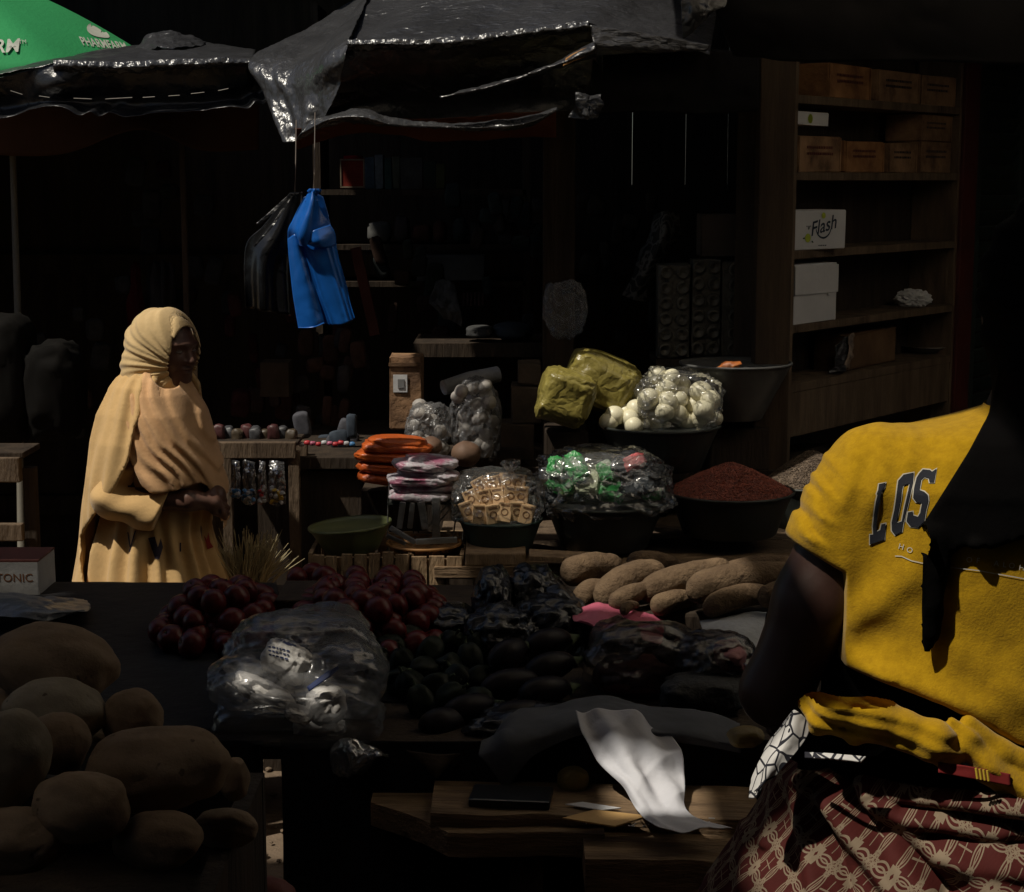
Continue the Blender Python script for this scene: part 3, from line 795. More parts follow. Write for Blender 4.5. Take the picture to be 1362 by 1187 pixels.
# centre awning
M_dcl = mat('dark_cloth', (0.012, 0.011, 0.011), 0.85, spec=0.1)
aw = empty('black_awning', P(600, 50, 5.3), 'wide crinkled black plastic awning hanging over the basins in the middle', 'awning')
px_sheet('roof_sheet', [[(505, -50, 6.3), (600, -75, 6.3), (700, -90, 6.3), (820, -95, 6.3), (960, -80, 6.3)],
                        [(482, 8, 5.85), (590, -10, 5.8), (700, -22, 5.8), (810, -30, 5.8), (955, -5, 5.8)],
                        [(460, 59, 5.35), (590, 56, 5.3), (690, 44, 5.3), (785, 32, 5.3), (945, 70, 5.35)]], M_tarp, aw, nu=130, nv=80, crumple=0.008, cfreq=5, seed=5, fold=lambda u, v: 0.010 * math.sin(u * 9 + 3 * v) + 0.006 * math.sin(u * 30 + 9 * v) * v)
px_sheet('left_gable', [[(548, -60, 6.5), (530, -60, 6.4), (508, -52, 6.3)],
                        [(430, 22, 6.1), (455, 22, 6.0), (488, 2, 5.9)],
                        [(334, 76, 5.75), (395, 85, 5.6), (460, 58, 5.35)],
                        [(352, 130, 5.65), (395, 140, 5.5), (447, 110, 5.36)],
                        [(378, 190, 5.55), (398, 185, 5.45), (431, 152, 5.37)]], M_shiny, aw, nu=120, nv=190, crumple=0.0045, cfreq=14, seed=3, fold=lambda u, v: 0.010 * math.sin(u * 11 + 4 * v) * (0.3 + v) + 0.006 * math.sin(u * 23 - 7 * v + 2) * v + 0.012 * math.exp(-((u - 0.12 - 0.25 * v) / 0.06) ** 2))
px_sheet('valance', [[(460, 59, 5.35), (520, 58, 5.31), (590, 56, 5.3), (690, 44, 5.3), (785, 32, 5.3), (800, 60, 5.33)],
                     [(448, 105, 5.42), (520, 95, 5.42), (590, 95, 5.42), (690, 85, 5.42), (780, 75, 5.42), (800, 95, 5.42)],
                     [(440, 140, 5.50), (520, 130, 5.50), (590, 132, 5.50), (690, 128, 5.50), (765, 122, 5.50), (795, 125, 5.50)],
                     [(425, 153, 5.52), (490, 152, 5.50), (570, 166, 5.52), (690, 163, 5.50), (745, 148, 5.50), (790, 155, 5.52)]], M_black, aw, nu=150, nv=50, crumple=0.006, cfreq=5, seed=9)  # front of the one tarp in a darker colour, adding to its shade
px_sheet('ridge_hem', [[(462, 52, 5.34), (520, 51, 5.30), (590, 50, 5.29), (690, 38, 5.29), (783, 26, 5.29)], [(462, 60, 5.33), (520, 60, 5.29), (590, 59, 5.28), (690, 47, 5.28), (783, 36, 5.28)], [(463, 68, 5.36), (520, 69, 5.33), (590, 67, 5.32), (690, 56, 5.32), (783, 44, 5.32)]], M_shiny, aw, nu=300, nv=14, crumple=0.008, cfreq=28, seed=43)
px_sheet('dark_drape', [[(790, 66, 5.42), (860, 70, 5.42), (940, 66, 5.42), (1010, 70, 5.42)], [(785, 110, 5.44), (860, 115, 5.42), (940, 112, 5.44), (1010, 110, 5.42)], [(780, 152, 5.46), (860, 150, 5.44), (940, 153, 5.46), (1010, 148, 5.44)]], M_dcl, aw, nu=60, nv=20, crumple=0.01, cfreq=5, seed=44)
px_sheet('hem_roll', [[(412, 160, 5.37), (445, 148, 5.36), (480, 143, 5.34), (520, 156, 5.33), (580, 162, 5.34), (650, 160, 5.32), (705, 152, 5.32), (740, 140, 5.34)],
                      [(400, 176, 5.35), (440, 158, 5.31), (482, 156, 5.28), (520, 166, 5.29), (580, 169, 5.30), (650, 170, 5.28), (705, 163, 5.27), (742, 146, 5.31)],
                      [(392, 190, 5.37), (440, 168, 5.35), (485, 167, 5.34), (522, 170, 5.33), (580, 172, 5.34), (650, 175, 5.32), (705, 169, 5.32), (742, 150, 5.34)]], M_shiny, aw, nu=180, nv=20, crumple=0.007, cfreq=16, seed=11)
px_sheet('folded_strip', [[(585, 126, 5.29), (650, 110, 5.28), (720, 88, 5.26), (790, 55, 5.24)], [(585, 130, 5.27), (650, 116, 5.24), (722, 94, 5.22), (792, 66, 5.2)], [(585, 132, 5.29), (652, 120, 5.28), (724, 99, 5.27), (794, 78, 5.26)]], M_tarp, aw, nu=80, nv=12, crumple=0.007, cfreq=12, seed=12)
px_sheet('right_drape', [[(785, 32, 5.3), (860, 45, 5.3), (945, 60, 5.35)], [(790, 58, 5.28), (860, 66, 5.3), (940, 68, 5.35)], [(795, 75, 5.3), (860, 72, 5.32), (938, 70, 5.38)]], M_tarp, aw, nu=50, nv=16, crumple=0.008, cfreq=8, seed=21)
px_sheet('canvas_lining', [[(392, 172, 5.42), (480, 160, 5.42), (600, 160, 5.42), (740, 150, 5.42)], [(395, 200, 5.5), (480, 178, 5.5), (600, 192, 5.5), (740, 185, 5.5)]], M_rcanvas, aw, nu=70, nv=10, crumple=0.012, cfreq=6)
px_sheet('torn_cardboard', [[(752, 76, 5.22), (770, 66, 5.22), (788, 60, 5.22)], [(748, 86, 5.21), (768, 78, 5.21), (790, 68, 5.21)]], mat('orange_card', (0.45, 0.22, 0.06), 0.8), aw, nu=16, nv=8, crumple=0.008, cfreq=20)
# ragged plastic bits hanging right of the valance
px_sheet('ragged_edge', [[(765, 120, 5.3), (785, 118, 5.3), (800, 125, 5.3)], [(760, 140, 5.28), (782, 138, 5.25), (800, 142, 5.3)], [(752, 158, 5.3), (782, 160, 5.26), (798, 156, 5.3)]], M_tarp, aw, nu=30, nv=30, crumple=0.02, cfreq=16, seed=31)
# dark tarp at the right
aw = empty('dark_tarp', P(1150, 30, 5.0), 'dark tarpaulin hanging across the upper right above the shelf unit', 'tarpaulin')
px_sheet('valance', [[(930, -60, 4.95), (1050, -60, 4.9), (1200, -60, 4.9), (1420, -60, 4.9)], [(950, 10, 4.95), (1050, 20, 4.9), (1200, 15, 4.92), (1420, 15, 4.9)], [(975, 75, 5.0), (1060, 84, 4.95), (1200, 82, 4.95), (1420, 88, 4.95)]], mat('dark_cloth', (0.02, 0.019, 0.018), 0.8, spec=0.2), aw, nu=70, nv=30, crumple=0.012, cfreq=4)
sheet('roof_sheet', [[(0.30, 5.25, 2.80), (2.0, 5.25, 2.80), (3.6, 5.25, 2.80)], [(0.30, 5.6, 2.98), (2.0, 5.6, 2.96), (3.6, 5.6, 2.98)], [(0.30, 5.97, 3.18), (2.0, 5.97, 3.18), (3.6, 5.97, 3.18)]], MATS['dark_cloth'], aw, nu=30, nv=14, crumple=0.01, cfreq=3)  # unseen top sheet added to keep sun off the post and shelves
px_sheet('loose_corner', [[(905, -20, 4.9), (930, -30, 4.9), (975, -20, 4.92)], [(904, 20, 4.88), (930, 15, 4.86), (968, 8, 4.9)], [(908, 52, 4.88), (930, 38, 4.87), (958, 16, 4.9)]], M_black, aw, nu=40, nv=40, crumple=0.012, cfreq=9, seed=8)
# ================================================================== the shop's goods (middle distance)
M_dkbasin = mat('dark_enamel', (0.035, 0.04, 0.035), 0.5, (0.02, 0.023, 0.02), 5, bump=0.15, bscale=10, spec=0.4)
M_dgreenb = mat('dark_green_plastic', (0.03, 0.055, 0.045), 0.45, (0.02, 0.035, 0.03), 5)
M_alum = mat('worn_aluminium', (0.14, 0.14, 0.135), 0.45, (0.07, 0.07, 0.068), 6, metal=0.3, bump=0.15, bscale=12)
M_olive = mat('olive_plastic', (0.15, 0.17, 0.07), 0.45, (0.10, 0.115, 0.045), 4)
M_film = plastic('clear_film', tint=(0.95, 0.95, 0.95), alpha=0.08, rough=0.17, bscale=26, bump=0.7, gloss=0.42)
M_film2 = plastic('hazy_film', alpha=0.16, rough=0.25, bscale=22, bump=0.7, milk=(0.6, 0.6, 0.62), gloss=0.3)
ZT = P(600, 742, 5.1).z
def basin(name, L, Rr, yrim, ybot, Y, label, m, bot=0.72, th=0.006, cat='basin', tilt=0.0, handles=False, smooth=True, group=None, squash=1.0):
    c = P((L + Rr) / 2, yrim, Y); r = (Rr - L) / 2 * ppx(Y)
    zb = P((L + Rr) / 2, ybot, Y - r * bot).z; h = c.z - zb
    rot = Matrix.Rotation(tilt, 3, 'Y')
    o = empty(name, (c.x, Y, zb), label, cat, group)
    prof = [(0.0, 0), (r * bot * 0.96, 0), (r * bot, 0.004), (r * (bot * 0.45 + 0.52), h * 0.5), (r * 0.965, h * 0.93), (r, h), (r * 1.012, h - 0.001), (r * 1.012, h + 0.004), (r * 0.985, h + 0.005), (r * 0.95, h * 0.93), (r * (bot * 0.45 + 0.50), h * 0.5), (r * bot * 0.97, 0.012), (0, 0.01)]
    MB().lathe((c.x, Y, zb), prof, 56, rot=rot, sy=squash).build('basin_wall', m, o, True)
    MB().lathe((c.x, Y, zb) , [(r * 1.0, h - 0.004), (r * 1.025, h + 0.0), (r * 1.022, h + 0.006), (r * 0.99, h + 0.006)], 56, rot=rot, sy=squash).build('rim', m, o, True)
    return o, Vector((c.x, Y, c.z)), r, h
def knot(parent, base, size, m, seed=0, n='knot'):
    """gathered, tied neck of a plastic bag"""
    vs = []; fs = []; seg = 26; prof = [(0.9, -0.5), (0.35, 0.0), (0.28, 0.12), (0.5, 0.4), (0.8, 0.75), (0.65, 1.05)]
    for i, (r, z) in enumerate(prof):
        for k in range(seg):
            a = 2 * math.pi * k / seg
            q = r * size * (1 + 0.28 * math.sin(a * 7 + seed + i * 0.6) + 0.2 * mnoise.noise(Vector((math.cos(a) * 2 + seed, math.sin(a) * 2, i))))
            vs.append(Vector(base) + Vector((q * math.cos(a) + 0.15 * size * z, q * math.sin(a), z * size)))
    for i in range(len(prof) - 1):
        for k in range(seg): fs.append((i * seg + k, i * seg + (k + 1) % seg, (i + 1) * seg + (k + 1) % seg, (i + 1) * seg + k))
    return pmesh(n, vs, fs, m, parent, True)
def film_bag(name, label, c, dims, m, seed=0, knot_at=None, ks=0.035, cat='plastic bag', rid=0.06, amp=0.16, power=0.72, sub=6, group=None, flat=None):
    o = empty(name, (c[0], c[1], c[2] - dims[2]), label, cat, group)
    blob('film', c, dims, m, o, sub=sub, amp=amp, freq=1.7, rid=rid, rfreq=3.4, fine=0.035, ffreq=7, seed=seed, power=power, flat=flat)
    if knot_at: knot(o, knot_at, ks, m, seed)
    return o

# display table under the basins
tb = empty('display_table', (0.2, 5.6, 0), 'long low wooden table carrying the basins of dry goods', 'table')
for k in range(5):
    MB().box((0.62, 5.08 + k * 0.2, ZT - 0.02), (1.7, 0.19, 0.035), bev=0.003).build('table_plank', M_wood if k else M_woodx, tb)
for (lx, ly) in ((-0.15, 5.02), (1.4, 5.02), (-0.15, 5.9), (1.4, 5.9)):
    MB().box((lx, ly, (ZT - 0.04) / 2), (0.07, 0.07, ZT - 0.04)).build('leg', M_dwood, tb)
tb2 = empty('raised_bench', (0.6, 6.1, 0), 'raised dark wooden bench behind the basins holding the bucket of white onions', 'bench')
z2 = P(870, 628, 5.6).z
MB().box((0.62, 5.95, z2 - 0.02), (1.5, 0.6, 0.035), bev=0.003).build('bench_top', M_dwood, tb2)
for lx in (-0.08, 1.3): MB().box((lx, 5.95, z2 / 2), (0.06, 0.5, z2)).build('leg', M_dwood, tb2)
tb3 = empty('back_counter', (-0.6, 6.3, 0), 'dark counter deep in the shop under the bags of garlic', 'counter')
z3 = P(600, 612, 5.6).z
MB().box((-0.42, 6.1, z3 - 0.02), (0.9, 0.9, 0.04), bev=0.003).build('counter_top', M_dwood, tb3)
MB().box((-0.42, 6.1, (z3 - 0.05) / 2), (0.86, 0.84, z3 - 0.05)).build('counter_front', M_dwood, tb3)

# slatted crates
def slat_crate(L, Rr, ytop, Y, n, label, hgt=0.34, wide=False):
    a = P(L, ytop, Y); b = P(Rr, ytop, Y); W = b.x - a.x; D = 0.34
    o = empty('slatted_crate', (a.x + W / 2, Y + D / 2, a.z - hgt), label, 'crate', 'slatted crates of pale wood')
    mb = MB(); rnd = random.Random(L)
    for yy in (Y, Y + D):
        for k in range(n):
            w0 = W / n * (rnd.uniform(0.72, 0.9) if not wide else 0.9)
            mb.box((a.x + W * (k + 0.5) / n, yy, a.z - hgt / 2 + rnd.uniform(-0.006, 0.004)), (w0, 0.012, hgt + rnd.uniform(-0.01, 0.01)), Matrix.Rotation(rnd.uniform(-0.03, 0.03), 3, 'Y'))
    for xx in (a.x, b.x):
        for k in range(4): mb.box((xx, Y + D * (k + 0.5) / 4, a.z - hgt / 2), (0.012, D / 4 * 0.8, hgt))
    mb.build('slats', M_pale, o)
    mb = MB()
    for z in (a.z - 0.02 - 0.008, a.z - hgt + 0.05):
        for yy in (Y + 0.014, Y + D - 0.014): mb.box((a.x + W / 2, yy, z), (W, 0.016, 0.03))
    mb.build('rails', M_pale, o)
    MB().box((a.x + W / 2, Y + D / 2, a.z - hgt + 0.01), (W * 0.97, D * 0.95, 0.012)).build('base_board', M_dwood, o)
    return o
slat_crate(412, 545, 737, 5.0, 7, 'slatted pale wood crate under the olive green basin')
slat_crate(547, 614, 739, 5.0, 3, 'slatted pale wood crate under the wicker basket', hgt=0.34, wide=True)
# what the crates stand on
st = empty('crate_stand', (-0.4, 5.2, 0), 'rough dark wooden stand under the two slatted crates', 'stand')
zc = P(500, 737, 5.0).z - 0.345
MB().box((-0.37, 5.18, zc - 0.02), (0.52, 0.42, 0.035)).build('top', M_dwood, st)
for lx in (-0.6, -0.14):
    for ly in (5.0, 5.35): MB().box((lx, ly, (zc - 0.04) / 2), (0.05, 0.05, zc - 0.04)).build('leg', M_dwood, st)
# stool
a = P(659, 742, 5.0)
stl = empty('wooden_stool', (a.x, 5.15, 0), 'chunky brown wooden stool under the dark tub of soap boxes', 'stool')
MB().box((a.x, 5.13, a.z - 0.004), (82 * ppx(5.0), 0.28, 0.04), bev=0.006).build('seat', M_pale, stl)
for sx in (-0.075, 0.075):
    for sy in (5.02, 5.24): MB().box((a.x + sx, sy, (a.z - 0.026) / 2), (0.036, 0.034, a.z - 0.026), bev=0.003).build('leg', M_pale, stl)
o = MB().box(P(745, 740, 4.98), (84 * ppx(5), 0.10, 0.014), Matrix.Rotation(R(3), 3, 'Y'), bev=0.002).build('loose_plank', M_pale)
tag(o, 'short pale plank end beside the stool, in front of the big basin', 'plank')

# olive basin on the crate
basin('wash_basin', 413, 524, 699, 740, 5.14, 'olive green plastic basin, empty, on the slatted crate', M_olive, bot=0.66, tilt=R(-5))
# wicker basket
M_wick = mat('wicker', (0.30, 0.15, 0.05), 0.7, (0.06, 0.03, 0.012), 60, kind='voronoi', bump=0.8, bscale=70, bkind='voronoi', contrast=(0.2, 0.5))
c = P(564, 722, 5.12); r = 50 * ppx(5.12); zb = P(564, 741, 5.02).z
bk = empty('wicker_basket', (c.x, 5.12, zb), 'small orange brown wicker basket with metal pieces on the crate', 'basket')
MB().lathe((c.x, 5.12, zb), [(0, 0), (r * 0.8, 0), (r * 0.9, 0.02), (r * 0.99, c.z - zb), (r * 0.96, c.z - zb), (r * 0.87, 0.02), (0, 0.01)], 48).build('basket_wall', M_wick, bk, True)
MB().tube([(c.x + r * math.cos(t * math.pi / 18), 5.12 + r * math.sin(t * math.pi / 18), c.z) for t in range(37)], 0.0045, 8, False).build('rim', mat('wicker_rim', (0.42, 0.20, 0.06), 0.6), bk, True)
M_silver = mat('silver_foil', (0.34, 0.34, 0.33), 0.35, (0.2, 0.2, 0.2), 20, metal=0.5, bump=0.3, bscale=60)
def bar(a, b, w_, t, label, name='foil_packet', grp='silver packets in the wicker basket'):
    a = P(*a); b = P(*b); d = (b - a); L_ = d.length; zax = d.normalized(); xax = zax.cross(Vector((0, 1, 0))).normalized(); yax = zax.cross(xax)
    M = Matrix((xax, yax, zax)).transposed()
    o = MB().box((a + b) / 2, (w_, t, L_), M, bev=0.003).build(name, M_silver)
    tag(o, label, 'packet', grp)
bar((519, 702, 5.05), (553, 722, 5.03), 0.016, 0.01, 'silver packet slanting over the left rim of the wicker basket')
bar((514, 712, 5.06), (540, 724, 5.06), 0.012, 0.01, 'silver packet lying lowest at the left rim of the wicker basket')
bar((553, 721, 5.02), (608, 718, 5.04), 0.018, 0.012, 'silver packet lying flat along the front rim of the basket')
for i, (x0, y0, x1, y1, w_) in enumerate([(536, 668, 531, 703, 0.018), (549, 668, 545, 703, 0.016), (560, 668, 566, 704, 0.022), (580, 662, 580, 716, 0.025)]):
    bar((x0, y0, 5.10 + 0.02 * (i % 2)), (x1, y1, 5.10 + 0.02 * (i % 2)), w_, 0.012, 'upright silver packet, %s from the left in the basket' % ['first', 'second', 'third', 'fourth'][i])
# wire stand with stacks of packets
ws = empty('wire_stand', P(565, 720, 5.2), 'thin wire stand above the basket holding pink and white packets', 'stand')
for q in ([(517, 640), (515, 735)], [(610, 655), (568, 702)], [(612, 662), (574, 706)], [(612, 655), (620, 700)], [(606, 690), (600, 735)], [(619, 690), (613, 735)]):
    MB().tube([P(q[0][0], q[0][1], 5.14), P(q[1][0], q[1][1], 5.16)], 0.0028, 6).build('wire', M_silver, ws, True)
MB().box(P(566, 664, 5.22), (98 * ppx(5.2), 0.16, 0.006)).build('tray', M_dkbasin, ws)
def pillow_pack(name, px0, py0, px1, py1, Y, m, label, grp, seed, hgt=14, dep=0.13):
    a = P(px0, py0, Y); b = P(px1, py1, Y); L_ = (b - a).length; an = math.atan2(b.z - a.z, b.x - a.x)
    o = blob(name, (a + b) / 2, (L_ / 2, dep / 2, hgt * ppx(Y) / 2), m, None, sub=4, amp=0.10, freq=1.5, rid=0.05, rfreq=4, seed=seed, rot=Matrix.Rotation(-an, 3, 'Y') @ Matrix.Rotation(random.uniform(-.2, .2), 3, 'Z'), power=0.72)
    return tag(o, label, 'packet', grp)
M_pinkp = mat('pink_white_packet', (0.42, 0.39, 0.42), 0.35, (0.30, 0.10, 0.16), 14, contrast=(0.40, 0.52), bump=0.5, bscale=25, spots=((0.5, 0.05, 0.14), 12, 0.66))
M_orp = mat('orange_packet', (0.60, 0.13, 0.02), 0.4, (0.36, 0.06, 0.012), 12, bump=0.5, bscale=22)
pk = [(519, 657, 600, 661), (522, 646, 606, 648), (516, 636, 596, 640), (530, 627, 611, 633), (522, 616, 592, 622), (540, 610, 609, 617)]
for i, q in enumerate(pk):
    pillow_pack('food_packet', *q, 5.18 + 0.02 * (i % 2), M_pinkp, 'pink and white packet, %s from the bottom of the stack on the wire stand' % ['first', 'second', 'third', 'fourth', 'fifth', 'topmost'][i], 'pink and white packets in a stack', i + 3, 15)
ob = MB().box(P(525, 678, 5.45), (0.20, 0.16, 0.15)).build('dark_box', M_dwood); tag(ob, 'dark box under the stack of orange packets', 'box')
for i, q in enumerate([(478, 632, 555, 640), (476, 619, 556, 624), (474, 605, 560, 606), (484, 592, 572, 596), (492, 586, 566, 590)]):
    pillow_pack('food_packet', *q, 5.36, M_orp, 'orange packet, %s of its stack left of the pink ones' % ['lowest', 'second', 'middle', 'fourth', 'topmost'][i], 'orange packets in a stack', i + 13, 16)

# tub with the bag of soap boxes
o, c, r, h = basin('plastic_tub', 609, 722, 691, 740, 5.16, 'dark green tub holding a clear bag of soap boxes', M_dgreenb, bot=0.74, cat='tub')
M_soap = mat('tan_soap_box', (0.62, 0.42, 0.23), 0.6, (0.50, 0.32, 0.16), 8)
M_soapi = mat('brown_soap_print', (0.20, 0.10, 0.04), 0.7)
rnd = random.Random(5)
sb = empty('soap_box', (0, 0, 0), 'tan soap box with a brown ring printed on it, in the clear bag', 'soap box', 'tan soap boxes in the clear bag')
MB().box((0, 0, 0), (0.042, 0.024, 0.058), bev=0.002).build('box_body', M_soap, sb)
mb = MB()
ring = [[Vector((math.cos(k * math.pi / 9) * rr, -0.0128, math.sin(k * math.pi / 9) * rr)) for k in range(18)] for rr in (0.008, 0.0115)]
mb.add(ring[0] + ring[1], [(k, (k + 1) % 18, 18 + (k + 1) % 18, 18 + k) for k in range(18)])
mb.add([(-0.014, -0.0128, 0.018), (0.014, -0.0128, 0.018), (0.014, -0.0128, 0.024), (-0.014, -0.0128, 0.024)], [(0, 1, 2, 3)])
mb.build('printed_ring', M_soapi, sb)
def dup(root, loc, rot, label=None, group=None):
    q = root.copy(); COL.objects.link(q); q.location = loc; q.rotation_euler = rot
    if label: q['label'] = label
    if group: q['group'] = group
    for ch in list(root.children):
        c2 = ch.copy(); COL.objects.link(c2); c2.parent = q
        for g in ch.children:
            d2 = g.copy(); COL.objects.link(d2); d2.parent = c2
    return q
spots = []
for (px, py, tl) in [(622, 680, -20), (637, 684, 3), (655, 684, -6), (671, 682, 8), (687, 680, 2), (701, 684, 14), (628, 664, -25), (645, 664, -12), (662, 662, -8), (678, 660, 10), (694, 660, 4), (640, 648, -30), (657, 646, -14), (674, 642, 4), (690, 644, 6)]:
    spots.append((px, py, tl))
for i, (px, py, tl) in enumerate(spots):
    p = P(px, py, 5.10 + 0.03 * (690 - py) / 20)
    q = sb if i == 0 else dup(sb, p, (0, 0, 0))
    q.location = p; q.rotation_euler = (R(rnd.uniform(-18, 4)), R(tl), R(rnd.uniform(-15, 15)))
film_bag('plastic_bag', 'clear plastic bag full of tan soap boxes on the dark tub', P(663, 662, 5.17), (58 * ppx(5.17), 0.125, 36 * ppx(5.17)), M_film, seed=2, knot_at=P(678, 628, 5.17), ks=0.034)

# big basin with the bag of green packets
o, c, r, h = basin('metal_basin', 722, 886, 668, 738, 5.22, 'big dark basin holding a clear bag of green packets', M_dkbasin, bot=0.72)
M_gpk = mat('green_packet', (0.03, 0.26, 0.06), 0.35, (0.40, 0.46, 0.38), 26, contrast=(0.42, 0.50), bump=0.4, bscale=30)
M_ppk = mat('pale_green_packet', (0.75, 0.80, 0.58), 0.4, (0.55, 0.6, 0.42), 10, bump=0.4, bscale=30)
M_dpk = mat('dark_packet', (0.05, 0.06, 0.07), 0.3, (0.35, 0.36, 0.36), 30, contrast=(0.34, 0.40), bump=0.5, bscale=30)
M_rpk = mat('red_packet', (0.5, 0.05, 0.06), 0.4, (0.4, 0.1, 0.1), 18, bump=0.5, bscale=30)
pkts = [(748, 642, 26, 24, 20, M_gpk), (766, 622, 20, 30, -30, M_gpk), (740, 622, 18, 20, 15, M_gpk), (783, 638, 24, 30, 8, M_ppk), (815, 645, 26, 34, 10, M_gpk), (806, 628, 16, 22, -20, M_gpk), (842, 616, 24, 14, -25, M_rpk), (838, 648, 26, 20, 20, M_dpk), (860, 640, 24, 24, -10, M_dpk), (866, 655, 20, 16, 5, M_gpk), (760, 660, 26, 14, 0, M_dpk), (735, 655, 16, 20, 0, M_dpk), (826, 622, 18, 18, 30, M_dpk), (785, 662, 24, 12, 0, M_dpk), (870, 626, 16, 16, 20, M_dpk)]
nm = {M_gpk: 'green', M_ppk: 'pale green', M_dpk: 'dark', M_rpk: 'red'}
for i, (px, py, w_, h_, tl, m) in enumerate(pkts):
    p = P(px, py, 5.12)
    o = blob('food_packet', p, (w_ * ppx(5.1) / 2 * 1.25, 0.012, h_ * ppx(5.1) / 2 * 1.25), m, None, sub=5, amp=0.22, rid=0.14, rfreq=3.5, fine=0.05, seed=i, power=0.62, rot=Matrix.Rotation(R(tl), 3, 'Y') @ Matrix.Rotation(R(-25), 3, 'X'))
    tag(o, '%s packet inside the clear bag on the big dark basin' % nm[m], 'packet', '%s packets inside the bag on the basin' % nm[m])
film_bag('plastic_bag', 'shiny clear plastic bag of green packets tied at the top, on the big basin', P(803, 645, 5.22), (86 * ppx(5.22), 0.17, 44 * ppx(5.22)), plastic('shiny_film', tint=(0.95, 0.95, 0.95), alpha=0.17, rough=0.14, bscale=17, bump=0.9, gloss=0.75), seed=7, knot_at=P(809, 612, 5.22), ks=0.036, rid=0.08)

# heaps of beans and grain
M_bean = mat('red_beans', (0.34, 0.085, 0.045), 0.5, (0.13, 0.035, 0.022), 70, contrast=(0.35, 0.65))
M_grain = mat('brown_grain', (0.15, 0.105, 0.07), 0.8, (0.065, 0.045, 0.03), 90, contrast=(0.35, 0.65))
def heap(cx, ytop, c, r, m, n, gs, label, name):
    mb = MB(); ht = P(cx, ytop, c.y).z - c.z
    off = (P(cx, ytop, c.y).x - c.x)
    rnd = random.Random(n)
    def hz(rr): return ht * (1 - (rr / (r * 0.97)) ** 1.25) if rr < r else 0
    vs = []; fs = []
    A = 60; B = 24
    for j in range(B + 1):
        for k in range(A):
            rr = r * 0.97 * j / B; a = 2 * math.pi * k / A
            q = 1 - j / B
            x_ = rr * math.cos(a) + off * q; y_ = rr * math.sin(a)
            vs.append((c.x + x_, c.y + y_, c.z + hz(rr) + 0.004 * mnoise.noise(Vector((x_ * 40, y_ * 40, 3)))))
    for j in range(B):
        for k in range(A): fs.append((j * A + k, (j + 1) * A + k, (j + 1) * A + (k + 1) % A, j * A + (k + 1) % A))
    mb.add(vs, fs)
    octv = [(1, 0, 0), (-1, 0, 0), (0, 1, 0), (0, -1, 0), (0, 0, 1), (0, 0, -1)]
    octf = [(0, 2, 4), (2, 1, 4), (1, 3, 4), (3, 0, 4), (2, 0, 5), (1, 2, 5), (3, 1, 5), (0, 3, 5)]
    for i in range(n):
        rr = r * 0.97 * math.sqrt(rnd.random()); a = rnd.uniform(math.pi * 0.9, math.pi * 2.1)
        q = 1 - rr / (r * 0.97)
        p = Vector((c.x + rr * math.cos(a) + off * q, c.y + rr * math.sin(a), c.z + hz(rr) + gs * 0.4))
        M = Matrix.Rotation(rnd.uniform(0, 3.1), 3, 'Z') @ Matrix.Rotation(rnd.uniform(-0.8, 0.8), 3, 'Y')
        mb.add([p + M @ Vector((v[0] * gs, v[1] * gs * 0.55, v[2] * gs * 0.5)) for v in octv], octf)
    tag(mb.build(name, m, smooth=False), label, 'food', kind='stuff')
o, c, r, h = basin('metal_basin', 886, 1056, 654, 722, 5.25, 'big dark basin heaped with dark red beans', M_dkbasin, bot=0.74)
heap(972, 616, c, r, M_bean, 3800, 0.0052, 'heap of small dark red beans filling the big basin', 'red_beans')
o, c, r, h = basin('metal_basin', 1012, 1150, 643, 715, 5.62, 'dark basin heaped with brown grain behind the yellow sleeve', M_dkbasin, bot=0.74)
heap(1080, 599, c, r, M_grain, 3200, 0.0042, 'heap of dull brown grain in the basin behind the yellow sleeve', 'brown_grain')

# bucket of white onions under film
o, c, r, h = basin('metal_basin', 797, 958, 566, 632, 5.50, 'dark basin full of small white onions under plastic film', M_dkbasin, bot=0.7)
M_onion = mat('white_onion_skin', (0.80, 0.76, 0.56), 0.4, (0.70, 0.65, 0.46), 5, stretch=(6, 6, 0.7), spec=0.5)
on = blob('white_onion', (0, 0, 0), (0.034, 0.034, 0.031), M_onion, None, sub=3, amp=0.03, seed=3)
rnd = random.Random(3); first = True
ons = [(875, 500), (893, 503), (866, 519), (886, 517), (906, 512), (862, 531), (905, 520), (920, 528), (912, 530), (932, 521), (925, 540), (945, 533), (867, 552), (888, 535), (900, 550), (884, 548), (915, 548), (935, 545), (852, 552), (896, 562), (878, 562), (840, 560), (822, 562), (912, 560), (930, 558), (858, 562), (810, 561), (902, 532), (850, 527), (818, 553), (832, 549), (846, 545), (826, 565), (843, 567), (862, 568), (838, 558), (950, 556), (942, 560), (855, 543)]
for i, (px, py) in enumerate(ons):
    q = on if first else on.copy()
    if not first: COL.objects.link(q)
    first = False
    q.location = P(px, py, 5.46 + rnd.uniform(-0.05, 0.05) + (565 - py) * 0.0012)
    q.rotation_euler = (rnd.uniform(-1, 1), rnd.uniform(-1, 1), rnd.uniform(0, 6)); s_ = rnd.uniform(0.85, 1.12); q.scale = (s_, s_, s_)
    tag(q, 'small round white onion in the heap under plastic film', 'onion', 'white onions in the basin')
film_bag('plastic_bag', 'clear plastic film over the heaped white onions', P(903, 535, 5.48), (54 * ppx(5.48), 0.13, 40 * ppx(5.48)), M_film, seed=17, knot_at=P(872, 500, 5.48), ks=0.028, rid=0.08, amp=0.16)

